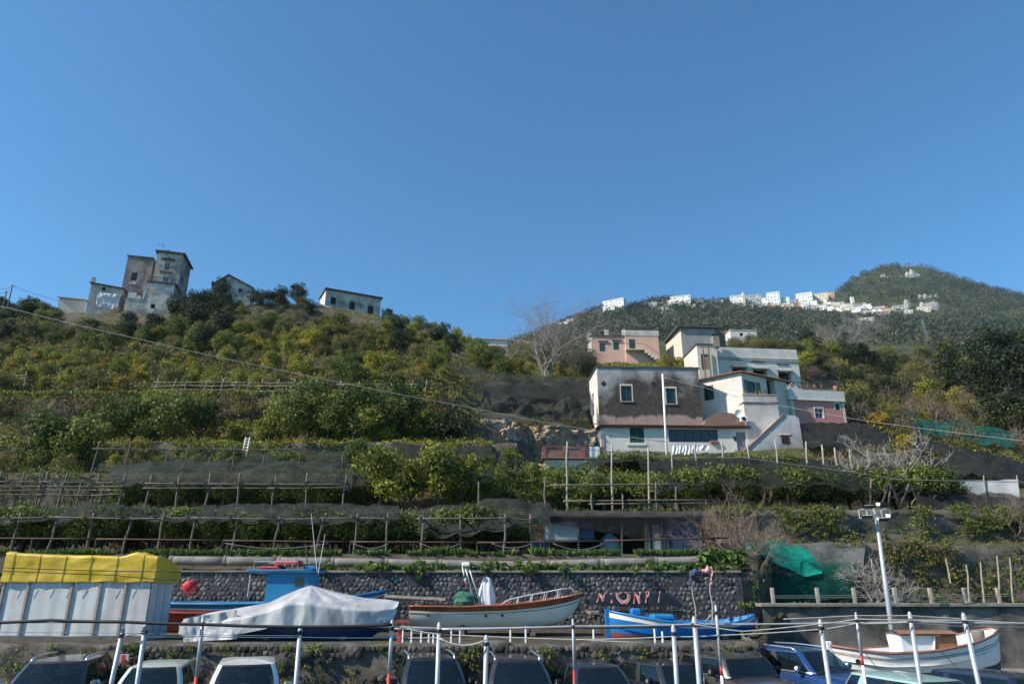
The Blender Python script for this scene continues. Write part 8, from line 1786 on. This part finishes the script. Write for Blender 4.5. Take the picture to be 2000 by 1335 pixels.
    if grille == 'round':
        mb = MB(); mb.box((-wh*.5, yF+.035, zh-.38), (wh*.5, yF+.06, zh-.16)); g_ = mb.build('grille', m_trim, root)
        for k in range(7): mb = MB(); mb.bevel_box((-.36+.12*k-.028, yF+.0, zh-.37), (-.36+.12*k+.028, yF+.034, zh-.17), .012); mb.build('grille_slot', m_chrome, g_)
    else:
        mb = MB(); mb.bevel_box((-wh*.48, yF-.005, zh-.40), (wh*.48, yF+.05, zh-.24), .02); g_ = mb.build('grille', m_trim, root)
        for k in range(3): mb = MB(); mb.box((-wh*.46, yF-.012, zh-.385+.05*k), (wh*.46, yF-.006, zh-.375+.05*k)); mb.build('grille_bar', m_chrome, g_)
    mb = MB(); mb.bevel_box((-wh*.9, yF-.05, .28), (wh*.9, yF+.1, .52), .05); mb.build('bumper', m_trim, root)
    mb = MB(); mb.box((-.26, yF-.062, .40), (.26, yF-.052, .51)); mb.build('number_plate', m_plate, root)
    for x in (-1, 1):
        for y in (yF+.82, yR-.78):
            mb = MB(); mb.lathe([(.2,-.11),(.33,-.11),(.345,-.06),(.345,.06),(.33,.11),(.2,.11)], 22, origin=(x*(wh-.12), y, .345), axis='x'); w_ = mb.build('wheel', m_tyre, root, smooth=True); mb = MB(); mb.lathe([(.05,x*.115),(.21,x*.1)], 16, origin=(x*(wh-.12), y, .345), axis='x'); mb.build('rim', m_chrome, w_)
            mb = MB(); mb.tube([(x*(wh+.004), y+.40*math.cos(a), .345+.40*math.sin(a)) for a in np.linspace(0, math.pi, 13)], .03, 5); mb.build('wheel_arch', m_trim, root)
    return root
pt_brown = carpaint('dark_brown_metallic', (0.035,0.028,0.026)); pt_white = carpaint('white_car_paint', (0.66,0.67,0.66), 0.0, 0.3); pt_pale = carpaint('pale_green_white', (0.52,0.56,0.50), 0.0, 0.35)
pt_black = carpaint('black_metallic', (0.014,0.014,0.016)); pt_navy = carpaint('dark_navy', (0.014,0.022,0.06)); pt_anth = carpaint('anthracite', (0.028,0.03,0.034)); pt_grey = carpaint('grey_brown_metallic', (0.085,0.075,0.07), 0.5); pt_blue = carpaint('metallic_blue', (0.025,0.075,0.24), 0.5); pt_teal = carpaint('pale_teal', (0.33,0.50,0.47), 0.1)
car('dark brown crossover with silver roof rails before the rubble wall', 111, 1291, 17.2, R(14), pt_brown, 4.5, 1.86, 1.66, rails=m_chrome, mirror=m_chrome, rt=.70)
car('pale greenish white hatchback parked behind the two thick poles', 302, 1302, 18.0, R(15), pt_pale, 4.0, 1.72, 1.54, rt=.68, mirror=pt_white)
car('white compact off roader with black pillars', 482, 1297, 18.4, R(18), pt_white, 4.1, 1.80, 1.62, rt=.72, boxy=.4)
car('black crossover with silver roof rails left of the short thick pole', 845, 1286, 18.2, R(13), pt_black, 4.3, 1.80, 1.66, rails=m_chrome, rt=.70)
car('dark brown crossover with broad silver rails right of the short thick pole', 1012, 1289, 18.6, R(7), pt_brown, 4.3, 1.80, 1.64, rails=m_chrome, rt=.68)
car('dark navy hatchback without roof rails behind the thin banded pole', 1168, 1301, 18.8, R(8), pt_navy, 4.0, 1.74, 1.50, rt=.66)
car('anthracite saloon parked at an angle beside the boxy brown car', 1322, 1297, 19.2, R(24), pt_anth, 4.3, 1.78, 1.47, belt=.95, rt=.66)
car('boxy grey brown off roader with a seven slot grille', 1455, 1284, 17.6, R(20), pt_grey, 4.2, 1.80, 1.66, belt=1.17, hood=1.10, boxy=.8, rt=.78, grille='round', mirror=m_trim, rails=m_trim)
car('metallic blue estate car with bright roof rails beside the white boat', 1592, 1270, 19.6, R(28), pt_blue, 4.6, 1.84, 1.70, belt=1.12, hood=1.06, rails=m_chrome, rt=.70, mirror=m_chrome)
car('pale teal car of which only the roof shows before the ramp', 1835, 1330, 15.0, R(14), pt_teal, 4.2, 1.76, 1.48, rt=.70)
car('dark navy car beyond the pale teal one at the ramp foot', 2010, 1322, 16.5, R(20), pt_navy, 4.2, 1.76, 1.46, rt=.68)

# ================================================================== thin sea haze over the valley
hz = MB(); hz.box((-2600, -60, -3), (2600, 1750, 640)); hm = bpy.data.materials.new('haze'); hm.use_nodes = True
hn = hm.node_tree; hn.nodes.remove(hn.nodes['Principled BSDF']); pv = hn.nodes.new('ShaderNodeVolumePrincipled'); pv.inputs['Color'].default_value = (0.66, 0.84, 1.0, 1); pv.inputs['Density'].default_value = 0.00008; pv.inputs['Anisotropy'].default_value = 0.2
hn.links.new(pv.outputs[0], hn.nodes['Material Output'].inputs['Volume']); ho_ = hz.build('haze', hm); tag(ho_, 'thin bluish haze in the valley air', 'haze', kind='stuff')
